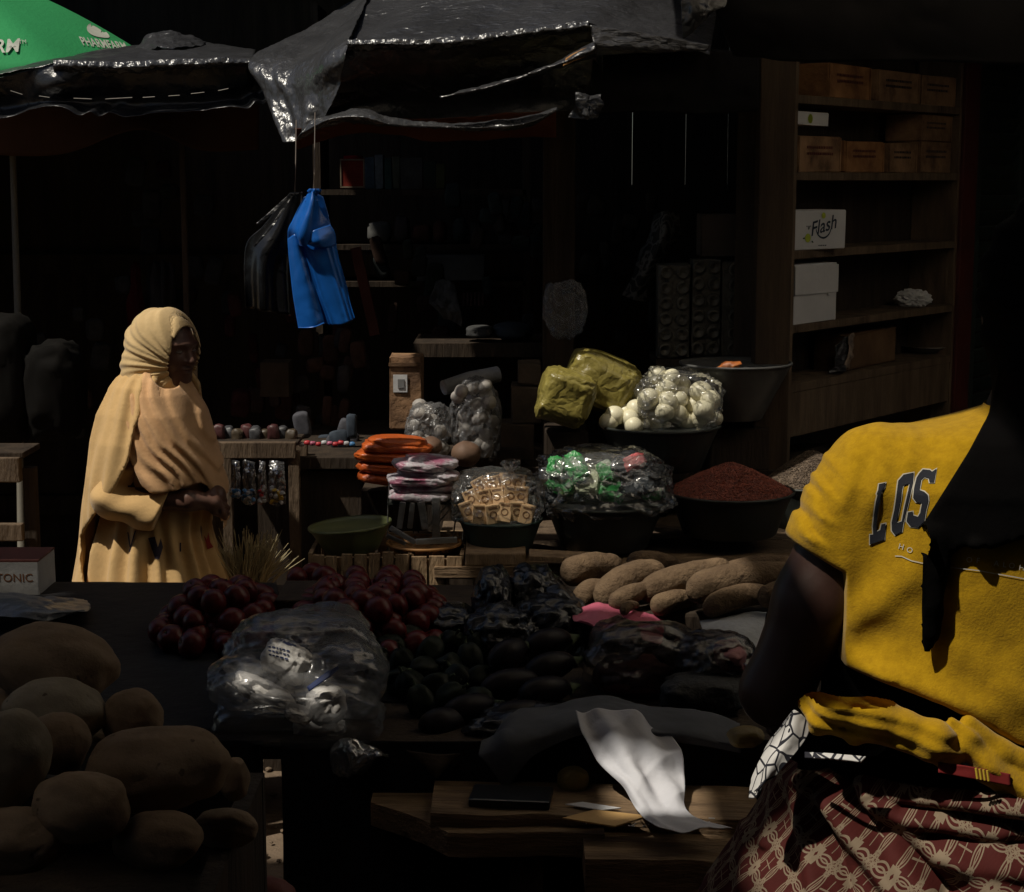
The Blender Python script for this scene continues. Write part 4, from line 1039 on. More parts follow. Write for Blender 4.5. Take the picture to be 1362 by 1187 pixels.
# olive yellow sacks
M_sack = mat('olive_yellow_sack', (0.30, 0.25, 0.06), 0.34, (0.16, 0.13, 0.035), 12, bump=0.9, bscale=20, bkind='crumple', bdist=0.01)
o = blob('yellow_sack', P(752, 528, 5.46), (36 * ppx(5.44), 0.09, 36 * ppx(5.44)), M_sack, None, sub=5, amp=0.10, rid=0.03, fine=0.03, ffreq=5, seed=5, power=0.5, rot=Matrix.Rotation(R(18), 3, 'Y'))
tag(o, 'olive yellow bag, the lower one left of the onions', 'bag', 'olive yellow bags')
o = blob('yellow_sack', P(800, 507, 5.58), (48 * ppx(5.54), 0.11, 36 * ppx(5.54)), M_sack, None, sub=5, amp=0.10, rid=0.03, fine=0.03, ffreq=5, seed=8, power=0.5, rot=Matrix.Rotation(R(22), 3, 'Y'))
tag(o, 'olive yellow bag, the upper one left of the onions', 'bag', 'olive yellow bags')
o = MB().box(P(752, 600, 5.62), (0.14, 0.3, 0.17), bev=0.006).build('dark_box', M_dwood); tag(o, 'dark wooden box under the olive yellow bags', 'box')
# wide aluminium pan at the right
o, c, r, h = basin('aluminium_pan', 905, 1052, 484, 562, 5.66, 'wide dull grey metal pan beside the thick post', M_alum, bot=0.5, cat='pan')
b_ = MB().box(P(978, 592, 5.75), (0.2, 0.2, 0.14), bev=0.005).build('dark_box', M_dwood); tag(b_, 'dark box under the wide grey metal pan', 'box')
M_orx = mat('orange_wrapper', (0.5, 0.16, 0.03), 0.5, (0.3, 0.08, 0.02), 30)
o = px_sheet('orange_wrapper', [[(945, 492, 5.58), (965, 480, 5.58), (984, 478, 5.58)], [(950, 498, 5.55), (968, 490, 5.55), (986, 483, 5.55)], [(956, 500, 5.55), (970, 496, 5.54), (984, 490, 5.56)]], M_orx, None, nu=20, nv=16, crumple=0.012, cfreq=25)
tag(o, 'scrap of orange wrapper lying at the rim of the grey pan', 'wrapper')
# packs of round things
M_pack = mat('dim_clear_pack', (0.13, 0.12, 0.10), 0.35, (0.06, 0.055, 0.045), 30, bump=0.5, bscale=40)
for i, (x0, x1, y0, y1) in enumerate([(875, 918, 352, 476), (920, 958, 345, 474), (960, 994, 348, 474)]):
    a = P(x0, y0, 6.0); b = P(x1, y1, 6.0)
    o = empty('cup_pack', ((a.x + b.x) / 2, 6.0, b.z), 'tall pack of stacked round cups in film, %s of three beside the post' % ['left', 'middle', 'right'][i], 'pack', 'packs of stacked cups')
    MB().box(((a.x + b.x) / 2, 6.05, (a.z + b.z) / 2), (b.x - a.x - 0.006, 0.1, a.z - b.z), bev=0.004, jit=0.002).build('pack_body', M_pack, o)
    mb = MB()
    for k in range(6):
        for s_ in range(1 if x1 - x0 < 36 else 2):
            n_ = 1 if x1 - x0 < 36 else 2
            cx = a.x + (b.x - a.x) * (s_ + 0.5) / n_; cz = a.z + (b.z - a.z) * (k + 0.5) / 6
            mb.lathe((cx, 5.995, cz), [(0.022, 0.0), (0.024, 0.004), (0.018, 0.010), (0.013, 0.004), (0, 0.002)], 16, rot=Matrix.Rotation(R(90), 3, 'X'))
    mb.build('cups', M_pack, o, True)
o = MB().box(P(965, 312, 6.1), (70 * ppx(6.1), 0.12, 54 * ppx(6.1)), bev=0.004, jit=0.003).build('printed_carton', mat('dim_carton', (0.10, 0.075, 0.06), 0.8)); tag(o, 'dim brown carton with a dark print standing on the cup packs', 'carton')
o = MB().box(P(936, 300, 6.35), (150 * ppx(6.3), 0.3, 0.02)).build('board', M_dwood) if False else None
zz = P(935, 477, 6.0).z
sh = empty('wall_shelf', (0.72, 6.15, zz), 'dark shelf on legs carrying the packs of cups beside the thick post', 'shelf')
MB().box((0.70, 6.12, zz - 0.012), (0.40, 0.3, 0.022)).build('shelf_board', M_dwood, sh)
for lx in (0.52, 0.88): MB().box((lx, 6.2, (zz - 0.02) / 2), (0.04, 0.04, zz - 0.02)).build('leg', M_dwood, sh)
# patterned cloth hanging
m = mat('net_pattern_cloth', (0.03, 0.03, 0.032), 0.85, (0.17, 0.165, 0.16), 22, kind='crumple', contrast=(0.05, 0.12))
o = px_sheet('patterned_cloth', [[(868, 285, 6.3), (885, 279, 6.25), (905, 284, 6.3)], [(862, 310, 6.3), (884, 308, 6.2), (908, 312, 6.3)], [(850, 335, 6.3), (868, 345, 6.22), (885, 350, 6.3)], [(838, 368, 6.3), (852, 375, 6.25), (866, 380, 6.3)], [(826, 392, 6.3), (845, 400, 6.25), (862, 402, 6.3)]], m, None, nu=30, nv=50, crumple=0.012, cfreq=8)
tag(o, 'black cloth with a pale net pattern hanging in the dark', 'cloth')
MB()
film_bag('plastic_bag', 'faint clear plastic bag hanging on the wide middle post', P(752, 412, 5.95), (22 * ppx(6), 0.03, 30 * ppx(6)), M_film2, seed=41, knot_at=P(758, 386, 5.95), ks=0.02, rid=0.2)

# garlic bags, labelled carton
o = empty('labelled_carton', P(541, 560, 6.0), 'brown carton with a white label standing behind the orange packets', 'carton')
cc = P(541, 520, 5.95)
MB().box(cc, (42 * ppx(5.9), 0.16, 96 * ppx(5.9)), bev=0.004, jit=0.003).build('carton_body', M_carton, o)
MB().box(cc + Vector((-0.017, -0.083, 0.035)), (0.048, 0.003, 0.06)).build('label', M_white, o)
MB().box(cc + Vector((-0.014, -0.086, 0.035)), (0.022, 0.003, 0.03)).build('label_print', mat('grey_ink', (0.2, 0.2, 0.2), 0.8), o)
MB().box(cc + Vector((0, -0.083, 0.10)), (42 * ppx(5.9) + 0.004, 0.004, 0.012)).build('tape', M_torn, o)
M_garlic = mat('garlic_skin', (0.42, 0.40, 0.37), 0.6, (0.28, 0.25, 0.23), 10, stretch=(5, 5, 0.8))
gb = blob('garlic_bulb', (0, 0, 0), (0.024, 0.024, 0.021), M_garlic, None, sub=3, amp=0.05, rid=0.06, rfreq=2, seed=3)
rnd = random.Random(8); first = True
for (x0, x1, y0, y1, n, lab) in [(543, 596, 538, 600, 16, 'left'), (603, 662, 512, 606, 26, 'right')]:
    for i in range(n):
        q = gb if first else gb.copy()
        if not first: COL.objects.link(q)
        first = False
        q.location = P(rnd.uniform(x0 + 6, x1 - 6), y0 + (y1 - y0) * ((i + 0.5) / n), 5.66 + rnd.uniform(-0.05, 0.05))
        q.rotation_euler = (rnd.uniform(-1, 1), rnd.uniform(-1, 1), rnd.uniform(0, 6))
        tag(q, 'pale garlic bulb inside the %s clear bag on the counter' % lab, 'garlic', 'garlic bulbs in the %s bag' % lab)
    film_bag('garlic_bag', 'clear bag of pale garlic bulbs, the %s of the two on the counter' % lab, P((x0 + x1) / 2, (y0 + y1) / 2, 5.68), ((x1 - x0) / 2 * ppx(5.7) * 1.05, 0.10, (y1 - y0) / 2 * ppx(5.7) * 1.05), M_film2, seed=x0, rid=0.08, power=0.8)
o = MB().tube([P(590, 516, 5.7), P(625, 506, 5.75), P(662, 498, 5.8)], [0.025, 0.03, 0.028], 16).build('plastic_roll', mat('grey_roll', (0.22, 0.22, 0.23), 0.5, (0.14, 0.14, 0.14), 12, bump=0.3), smooth=True)
tag(o, 'grey roll of plastic lying across the garlic bags', 'roll')
for (x, y, rr, s) in [(573, 594, 15, 'pink and orange'), (620, 604, 20, 'garlic')]:
    o = blob('brown_tuber', P(x, y, 5.52), (rr * ppx(5.5), 0.05, rr * ppx(5.5) * 0.9), mat('dusky_brown', (0.17, 0.10, 0.06), 0.7, (0.11, 0.06, 0.04), 8), None, sub=3, amp=0.06, seed=x)
    tag(o, 'round dusky brown tuber in front of the garlic, %s' % ('the smaller left one' if x < 600 else 'the larger right one'), 'tuber')
o = empty('crate_stack', P(692, 600, 5.9), 'stack of dim brown boxes left of the olive yellow bags', 'box stack')
for (x, y, w_, h_) in [(688, 585, 44, 50), (700, 535, 40, 48), (704, 495, 30, 28)]:
    MB().box(P(x, y, 5.95), (w_ * ppx(5.9), 0.15, h_ * ppx(5.9)), bev=0.004, jit=0.003).build('box', mat('dim_wood', (0.10, 0.065, 0.04), 0.8, (0.05, 0.035, 0.02), 8, bump=0.3), o)

# candy stand
a = P(338, 600, 5.45)
cs = empty('candy_stand', (a.x, 5.6, 0), 'small wooden stand with sweets on top and bags of sweets hanging', 'stand')
MB().box((a.x, 5.47, a.z), (110 * ppx(5.45), 0.03, 22 * ppx(5.45)), bev=0.003).build('front_board', M_wood, cs)
MB().box((a.x, 5.57, a.z + 0.018), (114 * ppx(5.45), 0.18, 0.012), bev=0.003).build('table_top', M_dwood, cs)
for px in (286, 391):
    for Y in (5.48, 5.70):
        p = P(px, 600, Y); MB().box((P(px, 600, 5.48).x, Y, a.z / 2), (0.035, 0.035, a.z - 0.01), bev=0.003).build('leg', M_wood, cs)
rnd = random.Random(21)
for i in range(9):
    o = blob('snack_packet', P(292 + i * 12, 576 + (i % 3) * 3, 5.56 + 0.02 * (i % 2)), (0.018, 0.02, 0.026), mat('dusky_snack%d' % (i % 3), [(0.07, 0.02, 0.02), (0.05, 0.05, 0.055), (0.07, 0.05, 0.03)][i % 3], 0.5), None, sub=3, amp=0.2, rid=0.1, seed=i, power=0.6); tag(o, 'dusky snack packet standing on top of the candy stand', 'packet', 'snack packets on the candy stand')
cols = [mat('sweet_' + n, c_, 0.4, tuple(x * 0.7 for x in c_), 20) for n, c_ in [('red', (0.5, 0.04, 0.05)), ('white', (0.5, 0.5, 0.52)), ('blue', (0.06, 0.2, 0.42)), ('yellow', (0.6, 0.4, 0.05)), ('pink', (0.45, 0.12, 0.2))]]
cn = ['red', 'white', 'blue', 'yellow', 'pink']
tops = [0, 4, 1, 0, 4, 0, 1, 4, 0, 0, 1, 2]
for i in range(24):
    ci = tops[i % 12]; px = 296 + i * 7.5
    o = blob('sweet_packet', P(px, 589 + (i % 3), 5.52 + 0.03 * (i % 3)), (0.010, 0.010, 0.0075 if px < 365 or px > 385 else 0.014), cols[ci], None, sub=2, amp=0.2, seed=i, power=0.7)
    tag(o, '%s wrapped sweet on top of the candy stand' % cn[ci], 'sweet', '%s sweets on the candy stand' % cn[ci])
for (x0, x1, y0, y1, ci, lab) in [(306, 321, 648, 664, 2, 'narrow bag of blue sweets nearest the woman'), (321, 341, 650, 673, 2, 'bag of blue and white sweets'), (342, 355, 645, 672, 0, 'bag of red sweets'), (356, 380, 645, 674, 3, 'bag of yellow and white sweets')]:
    o = empty('sweets_bag', P((x0 + x1) / 2, y1, 5.4), lab + ' hanging from the candy stand', 'sweets bag')
    mb = MB(); mw = MB()
    for i in range(26):
        p = P(rnd.uniform(x0 + 3, x1 - 3), rnd.uniform(y0 + 2, y1 - 3), 5.375 + rnd.uniform(-0.012, 0.012))
        vs, fs = ico(1); t_ = (mb if i % 2 else mw)
        M = Matrix.Rotation(rnd.uniform(0, 3), 3, 'X') @ Matrix.Rotation(rnd.uniform(0, 3), 3, 'Z')
        t_.add([p + M @ Vector((v.x * 0.009, v.y * 0.007, v.z * 0.005)) for v in vs], fs)
    tag(mb.build('sweets', cols[ci], o, False), kind='stuff'); tag(mw.build('sweets', cols[1], o, False), kind='stuff')
    px_sheet('film', [[(x0 + 2, 612, 5.42), ((x0 + x1) / 2, 612, 5.42), (x1 - 2, 614, 5.42)], [(x0, 635, 5.40), ((x0 + x1) / 2, 632, 5.38), (x1, 634, 5.40)], [(x0 - 1, y1 - 6, 5.38), ((x0 + x1) / 2, y1, 5.36), (x1 + 1, y1 - 4, 5.38)]], M_film2, o, nu=16, nv=24, crumple=0.006, cfreq=20, thick=0)
# straw broom
m = mat('pale_straw', (0.52, 0.44, 0.25), 0.8, (0.34, 0.28, 0.16), 20)
bro = empty('straw_broom', P(322, 780, 5.2), 'bundle of pale straw brooms fanning upwards behind the red fruit', 'broom')
mb = MB(); base = P(328, 800, 5.25)
for i in range(260):
    ang = rnd.gauss(12, 15) if i % 4 else rnd.gauss(-26, 8); L_ = rnd.uniform(0.14, 0.24)
    b = base + Vector((rnd.gauss(0, 0.018), rnd.uniform(-0.02, 0.03), 0))
    d = Vector((math.sin(R(ang)), rnd.uniform(-0.15, 0.15), math.cos(R(ang))))
    e = b + d * L_; mid = b + d * L_ * 0.55 + Vector((0.0, 0, 0.006))
    mb.tube([b, mid, e + Vector((0.012 * math.sin(R(ang)), 0, -0.006))], [0.0022, 0.0018, 0.0008], 4, False)
tag(mb.build('straws', m, bro), kind='stuff')
MB().tube([base - Vector((0, 0, 0.5)), base - Vector((0, 0, 0.2)), base], [0.02, 0.025, 0.022], 10).build('handle', m, bro, True)
# left furniture
a = P(5, 628, 5.4)
lf = empty('wooden_bench', (a.x - 0.1, 5.5, 0), 'end of a brown wooden bench at the left edge of the picture', 'bench')
MB().box((a.x - 0.12, 5.45, a.z), (0.32, 0.04, 34 * ppx(5.4)), bev=0.004).build('apron', M_wood, lf)
MB().box((a.x - 0.12, 5.45, P(5, 712, 5.4).z), (0.32, 0.03, 24 * ppx(5.4)), bev=0.004).build('stretcher', M_wood, lf)
MB().box((a.x + 0.055, 5.5, a.z / 2), (0.04, 0.04, a.z), bev=0.004).build('leg', M_dwood, lf)
MB().box((a.x - 0.12, 5.55, a.z + 0.045), (0.34, 0.2, 0.02), bev=0.004).build('seat', M_dwood, lf)

# ------------------------------------------------------------------ dim shelves and goods at the back
bs = empty('back_shelves', (-0.5, 7.5, 0), 'dark shelves of tins and packets at the back of the shop', 'shelf')
xl, xr = P(425, 300, 7.2).x, P(700, 300, 7.2).x
for y in (252, 325, 374):
    z = P(500, y, 7.15).z; MB().box(((xl + xr) / 2, 7.3, z - 0.012), (xr - xl, 0.34, 0.022)).build('shelf_board', M_dwood, bs)
for x in (xl, xr): MB().box((x, 7.3, 1.35), (0.03, 0.34, 2.7)).build('upright', M_dwood, bs)
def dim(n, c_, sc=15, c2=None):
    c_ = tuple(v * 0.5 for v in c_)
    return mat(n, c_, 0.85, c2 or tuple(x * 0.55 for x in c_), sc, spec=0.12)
tin = empty('food_tin', P(470, 250, 7.2), 'square red tin with a pale border and red lid on the top back shelf', 'tin')
c = P(470, 231, 7.2); wd = 32 * ppx(7.2); hg = 38 * ppx(7.2)
MB().box(c, (wd, 0.09, hg), bev=0.003).build('tin_body', dim('tin_red', (0.42, 0.06, 0.04)), tin)
mb = MB()
for (dx, dz, sx, sz) in [(0, .46, 1, .05), (0, -.46, 1, .05), (-.47, 0, .05, .9), (.47, 0, .05, .9)]: mb.box(c + Vector((dx * wd, -0.047, dz * hg)), (sx * wd, 0.004, sz * hg))
mb.build('border', dim('tin_cream', (0.5, 0.4, 0.28)), tin)
MB().lathe(c + Vector((0, 0, hg / 2)), [(0.04, 0), (0.04, 0.012), (0, 0.014)], 24).build('lid', dim('lid_red', (0.5, 0.02, 0.04)), tin)
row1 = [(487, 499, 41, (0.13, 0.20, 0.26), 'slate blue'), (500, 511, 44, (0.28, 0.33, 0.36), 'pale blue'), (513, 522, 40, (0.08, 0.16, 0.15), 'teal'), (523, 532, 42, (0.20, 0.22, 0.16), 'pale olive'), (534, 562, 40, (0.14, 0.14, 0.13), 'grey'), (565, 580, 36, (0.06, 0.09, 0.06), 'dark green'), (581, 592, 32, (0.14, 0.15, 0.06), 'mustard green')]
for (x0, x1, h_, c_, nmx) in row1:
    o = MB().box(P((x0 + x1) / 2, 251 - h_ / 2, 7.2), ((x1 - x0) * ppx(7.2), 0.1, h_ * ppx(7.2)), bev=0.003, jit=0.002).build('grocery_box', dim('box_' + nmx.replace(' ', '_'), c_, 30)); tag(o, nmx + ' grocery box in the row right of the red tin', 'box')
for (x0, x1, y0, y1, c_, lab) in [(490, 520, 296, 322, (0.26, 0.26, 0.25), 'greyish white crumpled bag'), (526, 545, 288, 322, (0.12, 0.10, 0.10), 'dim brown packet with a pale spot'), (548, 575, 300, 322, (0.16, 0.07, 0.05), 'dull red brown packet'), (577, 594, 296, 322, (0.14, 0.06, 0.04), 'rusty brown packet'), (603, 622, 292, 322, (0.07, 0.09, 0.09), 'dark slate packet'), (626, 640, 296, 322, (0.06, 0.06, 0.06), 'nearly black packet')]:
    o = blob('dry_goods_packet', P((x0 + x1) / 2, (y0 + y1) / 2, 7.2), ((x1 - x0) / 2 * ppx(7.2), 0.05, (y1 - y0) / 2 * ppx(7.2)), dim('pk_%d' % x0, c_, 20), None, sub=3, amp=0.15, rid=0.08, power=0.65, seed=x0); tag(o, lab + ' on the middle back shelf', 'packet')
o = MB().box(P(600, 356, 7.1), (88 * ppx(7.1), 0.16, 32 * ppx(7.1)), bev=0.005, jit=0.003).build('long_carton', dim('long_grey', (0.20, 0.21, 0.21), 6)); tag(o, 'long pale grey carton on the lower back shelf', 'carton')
# hanging and leaning things
o = px_sheet('draped_plastic', [[(580, 372, 6.6), (592, 370, 6.6), (605, 376, 6.6)], [(572, 400, 6.5), (592, 405, 6.5), (612, 408, 6.5)], [(590, 425, 6.5), (600, 428, 6.5), (614, 436, 6.5)]], dim('grey_film', (0.22, 0.22, 0.22), 25), None, nu=30, nv=30, crumple=0.02, cfreq=12); tag(o, 'grey crumpled plastic sheet draped deep in the shop', 'sheet')
for i in range(6):
    x = 617 + i * 5
    o = MB().box(P(x, 398, 6.7), (0.008, 0.03, 0.05), bev=0.002).build('thin_packet', dim('dusky_pink', (0.20, 0.12, 0.12))); tag(o, 'thin dusky pink packet in a row standing upright deep in the shop', 'packet', 'thin pink packets in a row')
for (x, y, w_, h_, c_, lab) in [(638, 441, 34, 14, (0.16, 0.16, 0.16), 'pale grey folded bag lying'), (682, 440, 48, 20, (0.10, 0.13, 0.17), 'bluish grey folded bag lying')]:
    o = blob('folded_bag', P(x, y, 6.4), (w_ / 2 * ppx(6.4), 0.06, h_ / 2 * ppx(6.4)), dim('fb%d' % x, c_), None, sub=3, amp=0.2, rid=0.1, power=0.7, seed=x); tag(o, lab + ' on the counter deep in the shop', 'bag')
cnt = MB().box((P(650, 460, 6.4).x, 6.5, P(650, 452, 6.4).z - 0.03), (0.55, 0.4, 0.05)).build('deep_counter', M_dwood); tag(cnt, 'dark counter board deep behind the garlic bags', 'counter')
o = MB().box((P(486, 388, 6.3)), (14 * ppx(6.3), 0.02, 118 * ppx(6.3)), Matrix.Rotation(R(-12), 3, 'Y'), bev=0.002).build('leaning_board', dim('dull_red_board', (0.17, 0.06, 0.045), 6)); tag(o, 'narrow dull red board leaning right of the blue bags', 'board')
rnd = random.Random(77)
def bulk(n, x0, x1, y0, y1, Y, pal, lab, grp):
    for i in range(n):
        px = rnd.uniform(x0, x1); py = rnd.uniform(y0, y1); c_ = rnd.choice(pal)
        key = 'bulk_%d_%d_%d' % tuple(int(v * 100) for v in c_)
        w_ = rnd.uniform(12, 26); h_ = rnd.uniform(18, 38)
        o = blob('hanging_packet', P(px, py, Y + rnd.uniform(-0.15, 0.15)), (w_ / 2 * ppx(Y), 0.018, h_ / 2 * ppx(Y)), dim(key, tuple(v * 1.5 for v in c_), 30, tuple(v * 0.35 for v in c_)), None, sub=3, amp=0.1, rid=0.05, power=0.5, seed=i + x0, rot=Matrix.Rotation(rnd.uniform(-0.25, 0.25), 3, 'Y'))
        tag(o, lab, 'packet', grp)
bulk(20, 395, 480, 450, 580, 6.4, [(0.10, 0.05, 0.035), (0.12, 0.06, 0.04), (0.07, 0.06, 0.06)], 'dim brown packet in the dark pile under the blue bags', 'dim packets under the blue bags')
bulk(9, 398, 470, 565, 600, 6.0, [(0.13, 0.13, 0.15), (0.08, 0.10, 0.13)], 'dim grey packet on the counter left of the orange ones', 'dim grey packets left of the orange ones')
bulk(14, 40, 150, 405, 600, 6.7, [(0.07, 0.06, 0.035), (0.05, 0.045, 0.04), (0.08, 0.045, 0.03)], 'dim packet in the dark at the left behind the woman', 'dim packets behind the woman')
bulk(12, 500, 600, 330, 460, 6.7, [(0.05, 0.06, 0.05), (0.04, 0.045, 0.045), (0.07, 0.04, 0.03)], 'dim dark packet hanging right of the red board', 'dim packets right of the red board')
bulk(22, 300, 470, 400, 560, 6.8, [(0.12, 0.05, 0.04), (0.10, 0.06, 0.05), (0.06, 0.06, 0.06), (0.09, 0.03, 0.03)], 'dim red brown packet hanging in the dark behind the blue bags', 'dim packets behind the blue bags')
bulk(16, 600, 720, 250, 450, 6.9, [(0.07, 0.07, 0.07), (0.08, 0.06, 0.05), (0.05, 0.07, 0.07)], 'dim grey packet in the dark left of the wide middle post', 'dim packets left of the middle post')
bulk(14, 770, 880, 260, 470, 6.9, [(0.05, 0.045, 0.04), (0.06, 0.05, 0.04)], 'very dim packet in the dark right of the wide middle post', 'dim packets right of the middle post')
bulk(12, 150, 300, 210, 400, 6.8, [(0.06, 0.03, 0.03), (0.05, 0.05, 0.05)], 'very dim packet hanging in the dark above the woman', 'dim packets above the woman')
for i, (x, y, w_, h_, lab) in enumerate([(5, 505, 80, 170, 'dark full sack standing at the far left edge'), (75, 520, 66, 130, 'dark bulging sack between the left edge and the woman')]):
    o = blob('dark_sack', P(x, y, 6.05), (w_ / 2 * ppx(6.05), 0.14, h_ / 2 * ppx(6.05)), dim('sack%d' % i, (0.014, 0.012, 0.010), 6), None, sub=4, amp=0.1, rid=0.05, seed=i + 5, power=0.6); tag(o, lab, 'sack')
c3 = MB().box((P(430, 610, 6.3).x, 6.35, P(430, 605, 6.3).z / 2), (0.36, 0.6, P(430, 605, 6.3).z)).build('dark_counter', M_dwood); tag(c3, 'dark counter left of the orange packets', 'counter')
o = MB().box(P(368, 503, 6.3), (38 * ppx(6.3), 0.12, 46 * ppx(6.3)), bev=0.003).build('small_carton', dim('dim_tan', (0.13, 0.09, 0.06))); tag(o, 'small dim tan carton right of the woman', 'carton')
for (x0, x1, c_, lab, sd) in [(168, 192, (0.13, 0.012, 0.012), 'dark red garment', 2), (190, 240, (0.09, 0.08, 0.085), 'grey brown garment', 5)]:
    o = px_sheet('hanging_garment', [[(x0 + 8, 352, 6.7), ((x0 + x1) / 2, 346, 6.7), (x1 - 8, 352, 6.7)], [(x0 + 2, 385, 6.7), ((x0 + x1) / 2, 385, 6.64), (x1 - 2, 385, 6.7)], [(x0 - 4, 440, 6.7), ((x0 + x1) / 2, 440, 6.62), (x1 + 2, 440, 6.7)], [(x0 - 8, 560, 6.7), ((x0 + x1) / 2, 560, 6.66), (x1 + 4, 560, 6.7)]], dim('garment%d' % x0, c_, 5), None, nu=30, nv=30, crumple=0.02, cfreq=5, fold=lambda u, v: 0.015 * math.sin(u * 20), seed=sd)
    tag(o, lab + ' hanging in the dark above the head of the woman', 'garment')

# ------------------------------------------------------------------ blue and black bags hanging from the awning
M_blue = mat('blue_plastic', (0.010, 0.12, 0.46), 0.33, (0.007, 0.09, 0.38), 3, bump=0.35, bscale=9, bkind='crumple', bdist=0.012, spec=0.5)
YB = 5.02
bb = empty('blue_bag_bundle', P(417, 245, YB), 'bundle of bright blue plastic bags hanging on a string', 'bag bundle')
# back leaf, left leaf, pleated middle, hood
px_sheet('bag_leaf', [[(404, 262, YB + .03), (420, 258, YB + .03), (430, 262, YB + .03)], [(385, 305, YB + .03), (415, 300, YB + .03), (440, 300, YB + .03)], [(386, 350, YB + .03), (420, 350, YB + .03), (449, 345, YB + .03)], [(392, 400, YB + .03), (425, 400, YB + .03), (463, 395, YB + .03)], [(397, 434, YB + .03), (430, 432, YB + .03), (472, 424, YB + .03)]], M_blue, bb, nu=30, nv=50, crumple=0.003, cfreq=8)
px_sheet('bag_leaf', [[(382, 318, YB), (392, 312, YB - .015), (402, 318, YB)], [(384, 345, YB), (398, 345, YB - .018), (410, 345, YB)], [(389, 390, YB), (408, 390, YB - .018), (422, 390, YB)], [(396, 432, YB), (416, 432, YB - .018), (432, 427, YB)], [(397, 436, YB), (416, 436, YB - .016), (430, 430, YB)]], M_blue, bb, nu=24, nv=50, crumple=0.003, cfreq=9, seed=3)
px_sheet('pleats', [[(400, 320, YB - .01), (420, 332, YB - .015), (444, 305, YB)], [(408, 345, YB - .01), (428, 350, YB - .02), (449, 335, YB)], [(420, 385, YB - .01), (440, 388, YB - .02), (460, 375, YB)], [(430, 412, YB - .01), (450, 415, YB - .02), (467, 405, YB)], [(437, 433, YB - .01), (455, 432, YB - .02), (473, 424, YB)]], M_blue, bb, nu=80, nv=40, crumple=0.002, cfreq=8, fold=lambda u, v: 0.0045 * abs(math.sin(u * 11 + 2.2 * math.sin(u * 7))) * (0.3 + v))
px_sheet('hood', [[(408, 258, YB), (416, 254, YB - .02), (421, 258, YB)], [(396, 280, YB), (413, 275, YB - .035), (428, 280, YB)], [(383, 302, YB), (402, 310, YB - .045), (440, 299, YB)], [(380, 320, YB + .01), (398, 328, YB - .03), (412, 312, YB - .03)][:0] or [(381, 318, YB + .01), (404, 326, YB - .03), (428, 303, YB - .005)]], M_blue, bb, nu=40, nv=40, crumple=0.003, cfreq=8, fold=lambda u, v: 0.010 * math.sin(u * 9) * v)
px_sheet('fold_pocket', [[(404, 316, YB - .03), (418, 306, YB - .04), (440, 299, YB - .01)], [(408, 325, YB - .03), (424, 320, YB - .045), (446, 310, YB - .005)], [(420, 330, YB - .02), (430, 330, YB - .03), (448, 326, YB)]], M_blue, bb, nu=30, nv=20, crumple=0.002, cfreq=9)
knot(bb, P(417, 262, YB), 0.022, M_blue, 3)
MB().tube([P(417, 252, YB), P(418, 232, YB), P(419, 150, YB + 0.25)], 0.0015, 5).build('string', mat('thin_cord', (0.15, 0.12, 0.1), 0.8), bb)
M_blk2 = mat('glossy_black_film', (0.010, 0.010, 0.011), 0.22, bump=0.25, bscale=9, bdist=0.01)
kb = empty('black_bag_bundle', P(392, 250, YB + .1), 'bundle of black plastic bags with shiny edges left of the blue ones', 'bag bundle')
px_sheet('bag_leaf', [[(386, 256, YB + .1), (392, 256, YB + .1), (398, 256, YB + .1)], [(350, 300, YB + .1), (372, 310, YB + .08), (392, 305, YB + .1)], [(326, 330, YB + .1), (355, 350, YB + .07), (384, 350, YB + .1)], [(326, 410, YB + .1), (355, 415, YB + .07), (386, 420, YB + .1)]], M_blk2, kb, nu=50, nv=50, crumple=0.003, cfreq=7, seed=4, fold=lambda u, v: 0.008 * math.sin(u * 12) * v)
px_sheet('bag_handle', [[(387, 256, YB + .06), (389, 257, YB + .06)], [(362, 279, YB + .05), (366, 281, YB + .05)], [(340, 298, YB + .06), (345, 300, YB + .06)]], M_tarp, kb, nu=6, nv=24, crumple=0.002)
px_sheet('bag_handle', [[(386, 260, YB + .06), (389, 261, YB + .06)], [(362, 298, YB + .05), (365, 299, YB + .05)], [(337, 328, YB + .06), (340, 328, YB + .06)]], M_tarp, kb, nu=6, nv=24, crumple=0.002)
px_sheet('bag_handle', [[(400, 255, YB + .06), (402, 255, YB + .06)], [(399, 282, YB + .05), (401, 282, YB + .05)]], M_tarp, kb, nu=4, nv=16, crumple=0.002)
MB().tube([P(392, 256, YB + .1), P(393, 225, YB + .1), P(394, 160, YB + 0.3)], 0.0015, 5).build('string', MATS['thin_cord'], kb)
